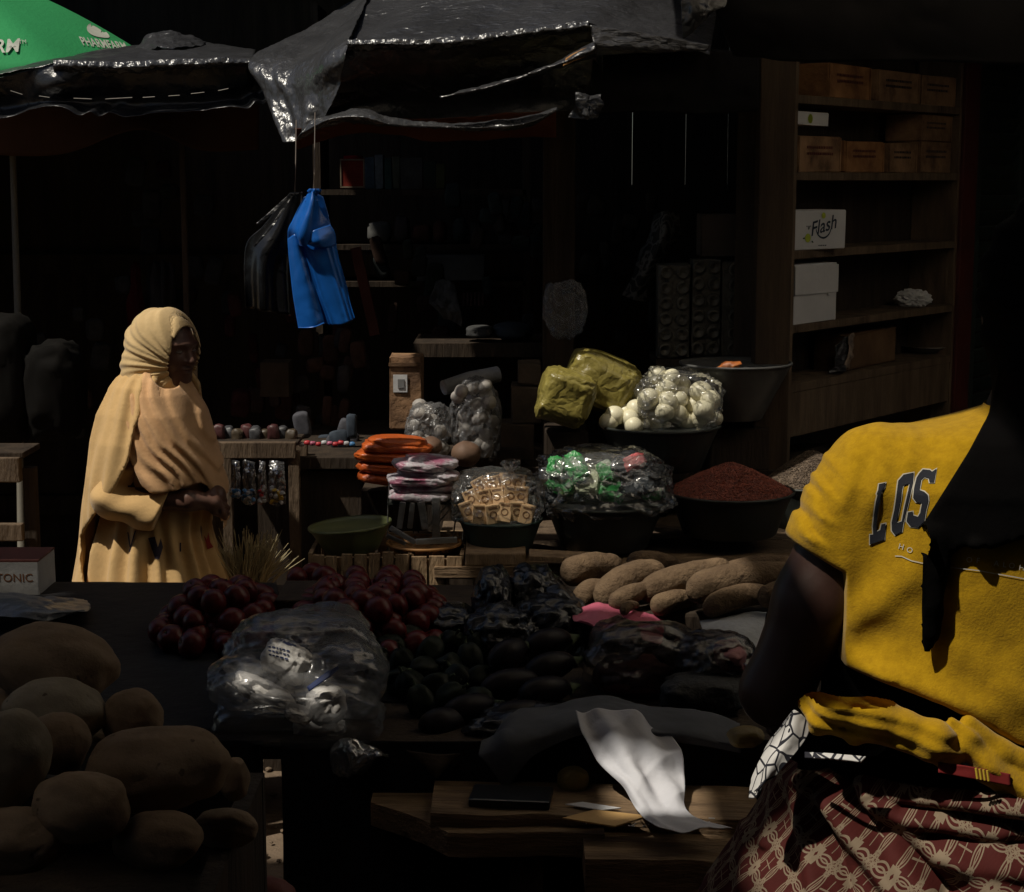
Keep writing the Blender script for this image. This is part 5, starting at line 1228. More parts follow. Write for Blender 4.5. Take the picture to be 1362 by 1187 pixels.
# ================================================================== foreground tables and produce
TZ = 0.95
vt = empty('vegetable_table', (-0.3, 3.8, 0), 'long dark table loaded with red fruit, dark vegetables and yams', 'table')
for k in range(5):
    MB().box((-0.25, 3.28 + k * 0.26, TZ - 0.02), (3.5, 0.25, 0.035), bev=0.003).build('table_plank', M_dwood, vt)
for lx in (-1.9, 0.5, 1.4):
    for ly in (3.25, 4.3): MB().box((lx, ly, 0.45), (0.07, 0.07, 0.93)).build('leg', M_dwood, vt)
M_bsheet = mat('matt_black_sheet', (0.016, 0.016, 0.018), 0.75, (0.010, 0.010, 0.011), 4, bump=0.5, bscale=7, bdist=0.02, fine=0.3, spec=0.2)
xl = -1.95; xr = P(372, 1010, 3.13).x
sheet('plastic_cover', [[(xl, 4.44, TZ + .004), (-1.2, 4.45, TZ + .004), (-0.62, 4.44, TZ + .004)], [(xl, 3.8, TZ + .006), (-1.2, 3.8, TZ + .006), (-0.5, 3.8, TZ + .006)], [(xl, 3.2, TZ + .006), (-1.2, 3.2, TZ + .006), (-0.42, 3.2, TZ + .006)]], M_bsheet, vt, nu=70, nv=60, crumple=0.002, cfreq=5)
sheet('front_skirt', [[(xr, 3.14, TZ + .006), (0.0, 3.13, TZ + .006), (0.5, 3.14, TZ + .006), (1.4, 3.14, TZ + .006)], [(xr + .004, 3.12, 0.8), (0.0, 3.12, 0.8), (0.5, 3.13, 0.8), (1.4, 3.12, 0.8)], [(xr, 3.13, 0.35), (0.0, 3.13, 0.35), (0.5, 3.14, 0.35), (1.4, 3.13, 0.35)]], M_bsheet, vt, nu=120, nv=50, crumple=0.006, cfreq=4)
sheet('side_skirt', [[(-1.95, 3.14, TZ + .004), (-1.2, 3.13, TZ + .004), (P(349, 1010, 3.13).x, 3.14, TZ + .004)], [(-1.95, 3.13, 0.7), (-1.2, 3.12, 0.7), (P(349, 1060, 3.13).x, 3.13, 0.7)], [(-1.95, 3.13, 0.2), (-1.2, 3.13, 0.2), (P(349, 1140, 3.13).x, 3.13, 0.2)]], M_bsheet, vt, nu=50, nv=40, crumple=0.004, cfreq=4)

# white box reading TONIC and the limp grey bag
M_lwhite = mat('dirty_white_card', (0.40, 0.39, 0.38), 0.8, (0.26, 0.25, 0.24), 7, bump=0.1)
tx = empty('printed_box', P(20, 785, 4.35), 'dirty white carton with brown capital letters on the black table', 'carton')
cb = P(22, 765, 4.38)
MB().box(cb, (84 * ppx(4.35), 0.16, 56 * ppx(4.35)), bev=0.003).build('carton_body', M_lwhite, tx)
v, f = text_mesh('TONIC', 0.030, bold=0.0003)
pmesh('lettering', place_flat(v, cb + Vector((0.018, -0.0807, 0.010)), (1, 0, 0), (0, 0, 1)), f, mat('brown_ink', (0.20, 0.08, 0.03), 0.8), tx)
MB().box(cb + Vector((0, 0, 28 * ppx(4.35) + 0.001)), (84 * ppx(4.35), 0.16, 0.005)).build('red_edge', M_inkr, tx)
M_greyf = mat('grey_film_bag', (0.16, 0.17, 0.19), 0.35, (0.09, 0.10, 0.11), 8, bump=0.5, bscale=20, bdist=0.01)
o = px_sheet('limp_plastic_bag', [[(-60, 792, 4.2), (0, 786, 4.2), (60, 788, 4.2), (112, 792, 4.22)], [(-60, 800, 4.05), (0, 793, 4.02), (60, 800, 4.0), (121, 801, 4.1)], [(-60, 806, 3.98), (0, 806, 3.95), (60, 810, 3.92), (118, 810, 4.0)], [(-60, 815, 3.95), (0, 818, 3.92), (60, 824, 3.9), (104, 818, 3.98)]], M_greyf, None, nu=90, nv=50, crumple=0.010, cfreq=7, seed=6)
tag(o, 'limp grey plastic bag lying flat on the black table at the far left', 'plastic bag')

# ---------------------------------------------------------------- big potatoes
M_pot = mat('potato_skin', (0.38, 0.28, 0.19), 0.9, (0.17, 0.115, 0.072), 8, bump=0.35, bscale=60, bdist=0.004, spec=0.25, spots=((0.13, 0.09, 0.06), 75, 0.68), fine=0.5)
M_potg = mat('potato_skin_grey', (0.36, 0.31, 0.235), 0.9, (0.17, 0.14, 0.10), 8, bump=0.35, bscale=60, bdist=0.004, spec=0.25, spots=((0.12, 0.09, 0.065), 75, 0.68), fine=0.5)
pots = [(73, 883, 86, 52, 8, 2.02, 0, 'long brown potato at the top of the heap'),
        (72, 948, 70, 44, 3, 1.93, 1, 'greyish potato second from the top of the heap'),
        (176, 956, 43, 40, 10, 1.95, 0, 'smaller rounded potato behind the largest one'),
        (76, 990, 46, 42, 0, 1.86, 0, 'small dark potato wedged in the middle of the heap'),
        (10, 1012, 54, 72, 20, 1.78, 1, 'grey potato cut by the left edge of the picture'),
        (208, 1022, 98, 58, -4, 1.84, 0, 'largest brown potato, lying at the right of the heap'),
        (108, 1075, 66, 50, 5, 1.74, 0, 'rounded potato lowest at the front of the heap'),
        (312, 1036, 21, 30, 0, 1.98, 0, 'small potato peeping out at the right end of the heap'),
        (300, 1102, 46, 26, 3, 1.9, 0, 'dark potato below the largest one at the right'),
        (20, 1120, 70, 44, 0, 1.72, 0, 'dark potato in the lower left corner'),
        (210, 1118, 60, 38, 0, 1.76, 0, 'dark potato under the largest one'),
        (150, 1010, 60, 50, 0, 2.0, 0, 'potato mostly hidden in the middle of the heap'), (20, 960, 60, 50, 0, 2.03, 0, 'potato mostly hidden at the back left of the heap')]
for i, (px, py, hw, hh, ang, Y, g, lab) in enumerate(pots):
    k = ppx(Y)
    o = blob('potato', P(px, py, Y), (hw * k, (hw + hh) * 0.45 * k, hh * k), M_potg if g else M_pot, None, sub=5, amp=0.11, freq=1.2, fine=0.012, ffreq=6, seed=i * 3 + 1, rot=Matrix.Rotation(R(ang), 3, 'Y'), power=0.93)
    # a few eyes
    me = o.data; c0 = P(px, py, Y); rnd = random.Random(i)
    eyes = [Vector((rnd.uniform(-1, 1), rnd.uniform(-1, 0.2), rnd.uniform(-1, 1))).normalized() for _ in range(5)]
    for v_ in me.vertices:
        d_ = Vector((v_.co.x - c0.x, v_.co.y - c0.y, v_.co.z - c0.z)); dn = Vector((d_.x / (hw * k), d_.y / ((hw + hh) * .45 * k), d_.z / (hh * k))).normalized()
        for e in eyes:
            q = (dn - e).length
            if q < 0.16: v_.co -= d_ * 0.03 * (1 - q / 0.16) ** 2
    tag(o, lab, 'potato', 'big potatoes in the heap at the lower left')
pc = empty('potato_crate', P(120, 1187, 1.9), 'dark crate full of big potatoes in the lower left corner', 'crate')
zt = P(300, 1118, 1.9).z; xR = P(349, 1100, 2.1).x
MB().box(((xR - 1.4) / 2, 2.12, zt - 0.4), (xR + 1.4, 0.02, 0.8)).build('back_board', M_dwood, pc)
MB().box((xR - 0.012, 1.8, zt - 0.4), (0.022, 0.62, 0.8)).build('side_board', M_dwood, pc)
MB().box(((xR - 1.4) / 2, 1.5, zt - 0.47), (xR + 1.4, 0.02, 0.66)).build('front_board', M_dwood, pc)
MB().box(((xR - 1.4) / 2, 1.81, zt - 0.10), (xR + 1.36, 0.6, 0.02)).build('base_board', M_dwood, pc)
MB().box((-1.4, 1.8, zt - 0.4), (0.022, 0.62, 0.8)).build('side_board', M_dwood, pc)

# ---------------------------------------------------------------- dark red fruit (tomatoes)
M_tom = mat('dark_tomato_skin', (0.11, 0.010, 0.009), 0.36, (0.06, 0.006, 0.006), 6, spec=0.28, spots=((0.20, 0.04, 0.015), 9, 0.68))
M_calyx = mat('dry_calyx', (0.06, 0.07, 0.03), 0.8)
def tomato(seed):
    vs, fs = ico(4); out = []
    for v_ in vs:
        a = math.atan2(v_.y, v_.x); rr = math.hypot(v_.x, v_.y)
        q = 1 + 0.018 * math.cos(a * 5 + seed) * rr + 0.02 * mnoise.noise(v_ * 1.5 + Vector((seed, 0, 0)))
        p = v_ * q; p.z *= 0.9
        if v_.z > 0: p.z -= 0.16 * math.exp(-(rr / 0.24) ** 2)
        out.append(p * 0.031)
    return out, fs
protos = []
for s_ in range(3):
    v, f = tomato(s_ * 7)
    o = pmesh('tomato', v, f, M_tom, None, True)
    mb = MB()
    for k in range(5):
        a = k * 2 * math.pi / 5 + s_
        mb.add([(0.002 * math.cos(a + 1.5), 0.002 * math.sin(a + 1.5), 0.0205), (0.002 * math.cos(a - 1.5), 0.002 * math.sin(a - 1.5), 0.0205), (0.013 * math.cos(a), 0.013 * math.sin(a), 0.0255)], [(0, 1, 2)])
    mb.tube([(0, 0, 0.019), (0.001, 0, 0.028)], 0.0015, 5)
    mb.build('calyx', M_calyx, o)
    protos.append(o)
used = [False] * 3
rnd = random.Random(12)
def place_tomato(p, lab, grp):
    k = rnd.randrange(3)
    root = protos[k]
    q = root if not used[k] else dup(root, p, (0, 0, 0))
    used[k] = True
    q.location = p; q.rotation_euler = (rnd.uniform(-2.4, 2.4), rnd.uniform(-1.2, 1.2), rnd.uniform(0, 6.28))
    s_ = rnd.uniform(0.9, 1.14); q.scale = (s_, s_, s_)
    tag(q, lab, 'tomato', grp)
def pile(cx, cy, rx, ry, layers, lab, grp, taper=0.24, d=0.058):
    for L_ in range(layers):
        sx = rx * (1 - taper * L_); sy = ry * (1 - taper * L_); z = TZ + 0.030 + L_ * 0.038
        ny = int(2 * sy / (d * 0.87)) + 1
        for j in range(ny):
            y = -sy + j * d * 0.87 + (0.02 if L_ % 2 else 0)
            w_ = sx * math.sqrt(max(0, 1 - (y / (sy * 1.12)) ** 2)); nx = max(1, int(2 * w_ / d))
            for i in range(nx):
                if L_ < layers - 2 and y > 0 and abs(i - nx / 2) < nx / 2 - 1 and j < ny - 1: continue   # nothing shows inside the pile
                x = -w_ + (i + 0.5) * 2 * w_ / nx
                place_tomato(Vector((cx + x + rnd.uniform(-.006, .006), cy + y + rnd.uniform(-.005, .005), z + rnd.uniform(-.004, .006))), lab, grp)
pL = PZ(292, 838, TZ + 0.03); pR = PZ(478, 850, TZ + 0.03)
pile(pL.x, pL.y + 0.05, 0.17, 0.19, 3, 'dark red tomato in the smaller heap, nearest the woman in yellow', 'tomatoes in the left heap')
pile(pR.x + 0.015, pR.y + 0.12, 0.215, 0.24, 3, 'dark red tomato in the larger heap in front of the slatted crates', 'tomatoes in the right heap', taper=0.17)
for (px, py, Y) in [(395, 770, 4.25), (415, 765, 4.3), (432, 768, 4.2), (398, 792, 4.1)]:
    place_tomato(P(px, py, Y), 'dark red tomato between the two heaps', 'tomatoes between the heaps')
o = MB().box((P(400, 820, 3.95).x, 3.98, TZ + 0.05), (0.10, 0.2, 0.09), bev=0.004).build('small_box', M_dwood); tag(o, 'small dark box between the two heaps of tomatoes', 'box')

# ---------------------------------------------------------------- dark vegetables
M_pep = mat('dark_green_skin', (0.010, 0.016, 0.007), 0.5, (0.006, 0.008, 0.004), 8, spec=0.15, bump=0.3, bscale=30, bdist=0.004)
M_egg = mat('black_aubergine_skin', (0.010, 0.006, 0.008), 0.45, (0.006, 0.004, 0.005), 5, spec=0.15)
M_stalk = mat('dull_green_stalk', (0.05, 0.07, 0.03), 0.8)
rnd = random.Random(31)
pp = [(520, 862), (548, 852), (572, 868), (600, 858), (535, 885), (565, 893), (598, 888), (625, 878), (612, 905), (578, 915), (548, 915), (640, 905), (530, 908), (500, 880), (640, 860), (560, 935), (600, 930), (635, 935)]
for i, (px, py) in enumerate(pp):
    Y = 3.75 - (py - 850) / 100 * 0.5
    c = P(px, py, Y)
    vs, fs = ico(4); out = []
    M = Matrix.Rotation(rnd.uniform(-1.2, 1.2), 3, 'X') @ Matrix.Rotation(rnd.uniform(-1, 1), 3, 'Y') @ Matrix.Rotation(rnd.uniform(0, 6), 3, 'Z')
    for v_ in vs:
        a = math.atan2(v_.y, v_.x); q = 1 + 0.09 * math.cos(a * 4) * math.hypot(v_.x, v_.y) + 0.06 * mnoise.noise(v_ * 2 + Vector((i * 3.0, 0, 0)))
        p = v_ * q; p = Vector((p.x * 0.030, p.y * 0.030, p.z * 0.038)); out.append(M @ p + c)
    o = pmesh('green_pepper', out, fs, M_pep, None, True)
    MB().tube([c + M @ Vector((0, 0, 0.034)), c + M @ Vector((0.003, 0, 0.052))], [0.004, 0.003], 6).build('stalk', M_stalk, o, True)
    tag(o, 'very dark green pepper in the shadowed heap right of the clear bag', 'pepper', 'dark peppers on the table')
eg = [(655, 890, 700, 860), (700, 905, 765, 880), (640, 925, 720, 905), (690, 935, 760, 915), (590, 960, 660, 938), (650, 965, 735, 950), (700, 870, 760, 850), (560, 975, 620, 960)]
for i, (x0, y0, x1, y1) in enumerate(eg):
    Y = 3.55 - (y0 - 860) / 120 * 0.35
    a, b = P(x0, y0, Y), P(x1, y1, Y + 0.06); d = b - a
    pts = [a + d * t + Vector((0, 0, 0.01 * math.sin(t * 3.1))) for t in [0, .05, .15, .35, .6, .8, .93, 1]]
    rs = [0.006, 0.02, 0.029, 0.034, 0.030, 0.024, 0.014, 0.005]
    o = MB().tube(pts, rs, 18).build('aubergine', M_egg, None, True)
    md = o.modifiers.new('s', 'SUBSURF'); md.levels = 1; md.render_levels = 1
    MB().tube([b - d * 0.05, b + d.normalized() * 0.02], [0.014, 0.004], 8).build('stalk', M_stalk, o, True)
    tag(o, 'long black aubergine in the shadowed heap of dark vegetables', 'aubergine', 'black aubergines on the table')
bagsb = [(655, 800, 22, 36, 3.9, 'narrow pointed black plastic bag standing at the top of the dark heap'), (712, 792, 30, 30, 3.95, 'round crinkled black plastic bag at the top of the dark heap'), (735, 835, 42, 34, 3.8, 'bulging black plastic bag left of the pink sheet'), (668, 848, 40, 34, 3.75, 'black plastic bag in the middle of the dark heap'), (600, 835, 30, 24, 3.85, 'low black plastic bag behind the peppers'), (700, 970, 70, 24, 3.25, 'dark bag lying along the front of the table')]
for i, (px, py, hw, hh, Y, lab) in enumerate(bagsb):
    k = ppx(Y)
    o = blob('black_bag', P(px, py, Y), (hw * k * 1.15, 0.08, hh * k * 1.2), M_black, None, sub=5, amp=0.18, freq=1.7, rid=0.09, rfreq=2.8, seed=50 + i, power=0.85)
    tag(o, lab, 'plastic bag')
o = px_sheet('plastic_tie', [[(725, 780, 3.85), (745, 776, 3.85), (765, 790, 3.85)], [(730, 800, 3.8), (752, 792, 3.8), (776, 812, 3.8)], [(735, 815, 3.8), (752, 818, 3.8), (770, 815, 3.82)]], M_black, None, nu=20, nv=20, crumple=0.006, cfreq=12, seed=3)
tag(o, 'flap of black plastic sticking out towards the yams', 'plastic flap')

# ---------------------------------------------------------------- clear bag of white things
M_smoke = plastic('smoky_film', tint=(0.85, 0.85, 0.86), alpha=0.17, rough=0.22, bscale=13, bump=0.7, milk=(0.75, 0.75, 0.76), gloss=0.42)
M_wstuff = mat('white_contents', (0.75, 0.73, 0.70), 0.55, (0.42, 0.40, 0.38), 7, bump=0.5, bscale=18, bdist=0.01, bkind='crumple')
cb_ = empty('clear_bag', P(400, 990, 3.2), 'big crumpled clear plastic bag of white packets in the foreground', 'plastic bag')
for i, (px, py, hw, hh, Y) in enumerate([(400, 860, 100, 42, 3.36), (335, 905, 58, 34, 3.25), (455, 900, 62, 52, 3.3), (400, 945, 112, 48, 3.22), (430, 842, 58, 34, 3.42)]):
    k = ppx(Y)
    blob('film', P(px, py, Y), (hw * k, 0.10, hh * k), M_smoke, cb_, sub=5, amp=0.16, freq=1.4, rid=0.06, rfreq=2.4, seed=i + 61, power=0.85)
px_sheet('bag_tail', [[(440, 985, 3.14), (465, 976, 3.10), (492, 985, 3.14)], [(434, 1005, 3.12), (470, 1000, 3.06), (524, 1002, 3.12)], [(436, 1025, 3.11), (468, 1030, 3.05), (505, 1020, 3.11)], [(446, 1038, 3.11), (466, 1042, 3.07), (482, 1034, 3.11)]], plastic('tail_film', alpha=0.22, rough=0.15, bscale=20, bump=1.0, gloss=0.9), cb_, nu=50, nv=50, crumple=0.014, cfreq=14)
for i, (px, py, hw, hh, ang, Y, lab) in enumerate([(382, 880, 34, 24, 28, 3.24, 'printed white packet with blue lettering inside the big clear bag'), (352, 922, 44, 14, 28, 3.18, 'long white packet slanting down at the left inside the big clear bag'), (434, 938, 26, 24, -10, 3.16, 'rounded white packet at the right inside the big clear bag'), (398, 950, 18, 10, 15, 3.14, 'small white packet lowest in the big clear bag'), (425, 968, 34, 14, 5, 3.22, 'dull beige packet at the bottom of the big clear bag')]):
    k = ppx(Y)
    o = blob('white_packet', P(px, py, Y), (hw * k, 0.03, hh * k), M_wstuff, None, sub=5, amp=0.12, freq=1.6, rid=0.08, rfreq=3, seed=i + 81, rot=Matrix.Rotation(R(ang), 3, 'Y'), power=0.8)
    tag(o, lab, 'packet')
    if i == 0:
        tgt = bvh_of(o); pkt = o
def px_print(name, bvh, polys, m, parent, off=0.0015, cell=4.0):
    """polygons in photo pixels laid on a surface (decal of the printed cloth or film)"""
    from mathutils.geometry import tessellate_polygon
    V = []; F = []
    for rings in polys:
        rings = rings if isinstance(rings[0][0], (tuple, list, Vector)) else [rings]
        pts = [Vector((q[0], q[1], 0)) for r in rings for q in r]
        tri = tessellate_polygon([[Vector((q[0], q[1], 0)) for q in r] for r in rings])
        a, b = refine(pts, tri, cell)
        hit = []
        for q in a:
            d = (P(q.x, q.y, 3.0) - Vector((0, 0, CAMZ))).normalized()
            h = bvh.ray_cast(Vector((0, 0, CAMZ)), d, 12)
            hit.append(h[0] - d * off if h[0] is not None else None)
        n = len(V)
        for f_ in b:
            if all(hit[i] is not None for i in f_):
                F.append(tuple(i + n for i in f_))
        V += [h if h is not None else Vector((0, 0, -5)) for h in hit]
    used_ = sorted({i for f_ in F for i in f_}); mp_ = {i: k for k, i in enumerate(used_)}
    if not used_: return None
    return pmesh(name, [V[i] for i in used_], [tuple(mp_[i] for i in f_) for f_ in F], m, parent, True)
M_bprint = mat('blue_print', (0.02, 0.035, 0.12), 0.6)
px_print('blue_emblem', tgt, [[(368, 850), (380, 846), (396, 852), (404, 862), (382, 858)], ], M_bprint, pkt)
lines = []
rnd = random.Random(2)
for r_ in range(3):
    x = 356 + r_ * 1; 
    while x < 386 - r_ * 3:
        l = rnd.uniform(2, 4.5); y = 858 + r_ * 5.5 + (x - 356) * 0.25
        lines.append([(x, y), (x + l, y + l * .25), (x + l - .4, y + 2.2 + l * .25), (x - .4, y + 2.2)]); x += l + 1.6
px_print('small_print', tgt, lines, M_bprint, pkt, cell=8)
px_sheet('printed_strip', [[(408, 914, 3.13), (432, 896, 3.13), (449, 886, 3.14)], [(411, 920, 3.125), (436, 902, 3.12), (451, 890, 3.14)]], M_bprint, cb_, nu=20, nv=4, crumple=0.002)

# ---------------------------------------------------------------- yams
M_yam = mat('yam_bark', (0.185, 0.125, 0.075), 0.94, (0.095, 0.062, 0.038), 16, bump=1.0, bscale=60, bdist=0.008, spec=0.15, spots=((0.11, 0.075, 0.05), 40, 0.64), fine=0.5)
yams = [((748, 764), (826, 750), 20, 3.98, 'yam at the far left, topmost of the heap'), ((836, 748), (902, 750), 14, 4.2, 'short yam lying behind the others at the back of the heap'),
        ((792, 802), (884, 756), 21, 3.88, 'curved yam second from the left, crossing others'), ((850, 792), (972, 752), 19, 3.86, 'long yam in the middle of the heap'),
        ((912, 788), (1062, 762), 23, 3.80, 'thick yam with a blunt end in front, right of the middle'), ((768, 800), (806, 780), 15, 3.9, 'small yam under the leftmost yam'),
        ((813, 806), (866, 780), 14, 3.80, 'thin yam under the curved yam'), ((868, 808), (930, 795), 15, 3.8, 'pale yam under the long middle yam'),
        ((935, 812), (1045, 796), 17, 3.76, 'dark yam lowest at the right of the heap'), ((960, 764), (1075, 752), 16, 4.02, 'yam behind the thick one at the right'),
        ((1012, 798), (1070, 780), 16, 3.74, 'yam end half hidden behind the arm of the seller'), ((828, 815), (848, 806), 7, 3.74, 'tiny pale yam tip in the middle of the heap')]
for i, (a, b, r_, Y, lab) in enumerate(yams):
    A, B = P(a[0], a[1], Y - 0.02), P(b[0], b[1], Y + 0.06); k = ppx(Y); r0 = r_ * k; d = B - A; up = Vector((0, 0, 1))
    n_ = 26; seg = 28; vs = []; fs = []
    zax = d.normalized(); xa = zax.cross(up).normalized(); ya = xa.cross(zax)
    for j in range(n_ + 1):
        t = j / n_
        rr = r0 * (0.78 + 0.25 * math.sin(math.pi * min(1, t * 1.1 + 0.15))) * min(1, math.sqrt(max(0, 1 - (1 - min(t / 0.16, 1)) ** 2)) + 0.02) * min(1, math.sqrt(max(0, 1 - (1 - min((1 - t) / 0.2, 1)) ** 2)) + 0.02)
        c = A + d * t + up * (0.10 * d.length * math.sin(math.pi * t) * (1 if i % 3 == 2 else 0.35))
        for s_ in range(seg):
            an = 2 * math.pi * s_ / seg
            dr = (xa * math.cos(an) + ya * math.sin(an))
            q = rr * (1 + 0.07 * fbm((c + dr * r0) * 22 + Vector((i, 0, 0)), 3))
            vs.append(c + dr * q)
    for j in range(n_):
        for s_ in range(seg): fs.append((j * seg + s_, j * seg + (s_ + 1) % seg, (j + 1) * seg + (s_ + 1) % seg, (j + 1) * seg + s_))
    fs.append(tuple(range(seg))[::-1]); fs.append(tuple(n_ * seg + s_ for s_ in range(seg)))
    o = pmesh('yam', vs, fs, M_yam, None, True)
    tag(o, lab, 'yam', 'yams heaped on the table')
rs_ = MB().box(((P(900, 830, 3.9).x), 3.98, TZ + 0.045), (0.62, 0.36, 0.08), bev=0.01).build('yam_tray', M_dwood); tag(rs_, 'low dark tray under the heap of yams', 'tray')
o = px_sheet('pink_sheet', [[(765, 806, 3.78), (800, 800, 3.8), (850, 812, 3.8), (884, 822, 3.8)], [(762, 822, 3.72), (800, 826, 3.70), (850, 832, 3.70), (882, 842, 3.72)], [(780, 832, 3.70), (810, 845, 3.66), (850, 850, 3.66), (880, 858, 3.68)]], mat('pink_plastic', (0.55, 0.13, 0.20), 0.4, (0.40, 0.09, 0.14), 8, bump=0.3), None, nu=50, nv=24, crumple=0.008, cfreq=10)
tag(o, 'crumpled pink plastic sheet under the yams', 'sheet')
o = px_sheet('white_sack', [[(930, 822, 3.75), (975, 816, 3.75), (1020, 812, 3.78)], [(935, 840, 3.65), (975, 838, 3.62), (1015, 838, 3.66)], [(940, 862, 3.6), (978, 868, 3.56), (1012, 862, 3.6)]], mat('dirty_white_cloth', (0.42, 0.44, 0.46), 0.8, (0.30, 0.31, 0.33), 8, bump=0.4, bscale=30), None, nu=40, nv=24, crumple=0.008, cfreq=8)
tag(o, 'dirty white sack cloth right of the pink sheet', 'cloth')
sm = empty('dark_clear_bag', P(880, 930, 3.4), 'dark crumpled clear plastic bag in front of the yams', 'plastic bag')
M_dsm = plastic('dark_film', tint=(0.55, 0.52, 0.5), alpha=0.12, rough=0.25, bscale=12, bump=0.9, milk=(0.22, 0.18, 0.17), gloss=0.4)
for i, (px, py, hw, hh, Y) in enumerate([(860, 875, 80, 45, 3.5), (950, 882, 55, 40, 3.45), (820, 860, 34, 34, 3.55)]):
    k = ppx(Y); blob('film', P(px, py, Y), (hw * k, 0.09, hh * k), M_dsm, sm, sub=5, amp=0.16, rid=0.07, rfreq=2.4, seed=i + 91, power=0.85)
for i, (px, py, hw, hh, Y, c_, lab) in enumerate([(850, 900, 60, 26, 3.48, (0.10, 0.018, 0.015), 'dark red bundle inside the dark clear bag'), (972, 872, 20, 16, 3.42, (0.40, 0.17, 0.17), 'small pinkish packet inside the dark clear bag'), (905, 880, 34, 26, 3.5, (0.04, 0.04, 0.045), 'black bundle inside the dark clear bag'), (935, 922, 56, 24, 3.35, (0.012, 0.012, 0.012), 'black cloth bundle at the table edge by the elbow')]):
    k = ppx(Y); o = blob('bundle', P(px, py, Y), (hw * k, 0.06, hh * k), mat('bundle%d' % i, c_, 0.7, tuple(x * 0.6 for x in c_), 8, bump=0.4), None, sub=4, amp=0.15, rid=0.08, seed=i + 95, power=0.8)
    tag(o, lab, 'bundle')

# ---------------------------------------------------------------- cloths on the table edge
M_gcloth = mat('grey_blue_cloth', (0.085, 0.09, 0.105), 0.85, (0.05, 0.053, 0.06), 7, bump=0.3, bscale=40, bdist=0.005)
o = px_sheet('grey_sheet', [[(640, 984, 3.12), (690, 948, 3.2), (770, 928, 3.25), (870, 932, 3.25), (985, 958, 3.2)],
                            [(636, 1000, 3.08), (690, 968, 3.12), (775, 946, 3.16), (870, 950, 3.16), (985, 975, 3.12)],
                            [(650, 1020, 3.07), (700, 985, 3.08), (780, 962, 3.11), (870, 968, 3.11), (985, 990, 3.08)],
                            [(672, 1052, 3.08), (712, 1006, 3.08), (785, 975, 3.10), (870, 982, 3.10), (985, 1004, 3.08)]], M_gcloth, None, nu=110, nv=40, crumple=0.008, cfreq=7, fold=lambda u, v: 0.006 * math.sin(u * 19 + v * 3))
tag(o, 'grey cloth laid along the front edge of the vegetable table', 'cloth')
M_wcloth = mat('white_cotton', (0.60, 0.60, 0.64), 0.85, (0.47, 0.47, 0.51), 5, bump=0.3, bscale=60, bdist=0.004)
o = sheet('white_cloth', [[P(*q) for q in r] for r in [[(766, 945, 3.11), (800, 940, 3.12), (850, 948, 3.12), (892, 972, 3.11)],
                             [(776, 975, 3.065), (815, 975, 3.07), (862, 985, 3.06), (908, 1000, 3.07)],
                             [(792, 1010, 3.05), (830, 1012, 3.03), (870, 1020, 3.03), (913, 1030, 3.05)],
                             [(822, 1038, 3.00), (848, 1042, 2.98), (880, 1046, 2.98), (912, 1052, 3.00)],
                             ]] + [[PZ(842, 1070, 0.902), PZ(864, 1072, 0.908), PZ(888, 1073, 0.906), PZ(912, 1071, 0.903)], [PZ(858, 1088, 0.900), PZ(880, 1090, 0.905), PZ(905, 1089, 0.903), PZ(928, 1086, 0.900)], [PZ(876, 1101, 0.900), PZ(905, 1103, 0.903), PZ(938, 1101, 0.900), PZ(974, 1097, 0.900)]], M_wcloth, None, nu=80, nv=110, crumple=0.004, cfreq=9, seed=14, fold=lambda u, v: (0.010 * math.sin(u * 9 + v * 5) * (0.4 + v) + 0.005 * math.sin(u * 17 - v * 6) + 0.006 * abs(math.sin(u * 5 + v * 9))) * (1 - 0.8 * min(1, max(0, v - 0.4) / 0.3)))
tag(o, 'white cotton cloth hanging off the table onto the plank', 'cloth')
o = blob('citrus_fruit', P(762, 1038, 3.08), (0.030, 0.028, 0.026), mat('dull_yellow_peel', (0.20, 0.14, 0.03), 0.6, (0.12, 0.08, 0.02), 12, bump=0.3), None, sub=4, amp=0.08, seed=2); tag(o, 'dull yellow fruit on the bench beneath the table edge', 'fruit')
o = blob('citrus_fruit', P(992, 980, 3.0), (0.034, 0.028, 0.020), MATS['dull_yellow_peel'], None, sub=4, amp=0.10, seed=5); tag(o, 'dull yellow fruit beside the elbow of the seller', 'fruit')

# ---------------------------------------------------------------- bench of worn planks
BZ = PZ(800, 1073, 0).z
bnz = 0.885
be = empty('worn_bench', (0.25, 3.0, 0), 'worn rough wooden bench of thick planks in the foreground', 'bench')
def plank(x0, x1, y0, y1, z, th, rag=0.0, tip=0.0, name='plank', m=M_woodx, seed=0, tilt=0.0):
    """thick plank with a wavy broken edge"""
    n_ = 60; vs = []; fs = []
    for i in range(n_ + 1):
        t = i / n_; x = x0 + (x1 - x0) * t
        e0 = y0 + rag * mnoise.noise(Vector((x * 9, seed, 0))) + (tip * max(0, 1 - t / 0.35) if tip else 0)
        zz = z + tilt * (t - 0.5) + 0.003 * mnoise.noise(Vector((x * 12, seed, 4)))
        for (yy, dz) in ((e0, 0), (e0 - 0.003, -0.008), (e0 + 0.004 * mnoise.noise(Vector((x * 30, 2, 0))), -th), (y1, -th), (y1, 0)):
            vs.append((x, yy, zz + dz))
    for i in range(n_):
        for k in range(5): fs.append((i * 5 + k, i * 5 + (k + 1) % 5, (i + 1) * 5 + (k + 1) % 5, (i + 1) * 5 + k))
    fs.append((4, 3, 2, 1, 0)); fs.append(tuple(n_ * 5 + k for k in range(5)))
    return pmesh(name, vs, fs, m, be)
plank(P(490, 1080, 3.0).x, P(800, 1080, 3.0).x, 2.90, 3.10, bnz - 0.018, 0.045, 0.02, 0.16, seed=3)
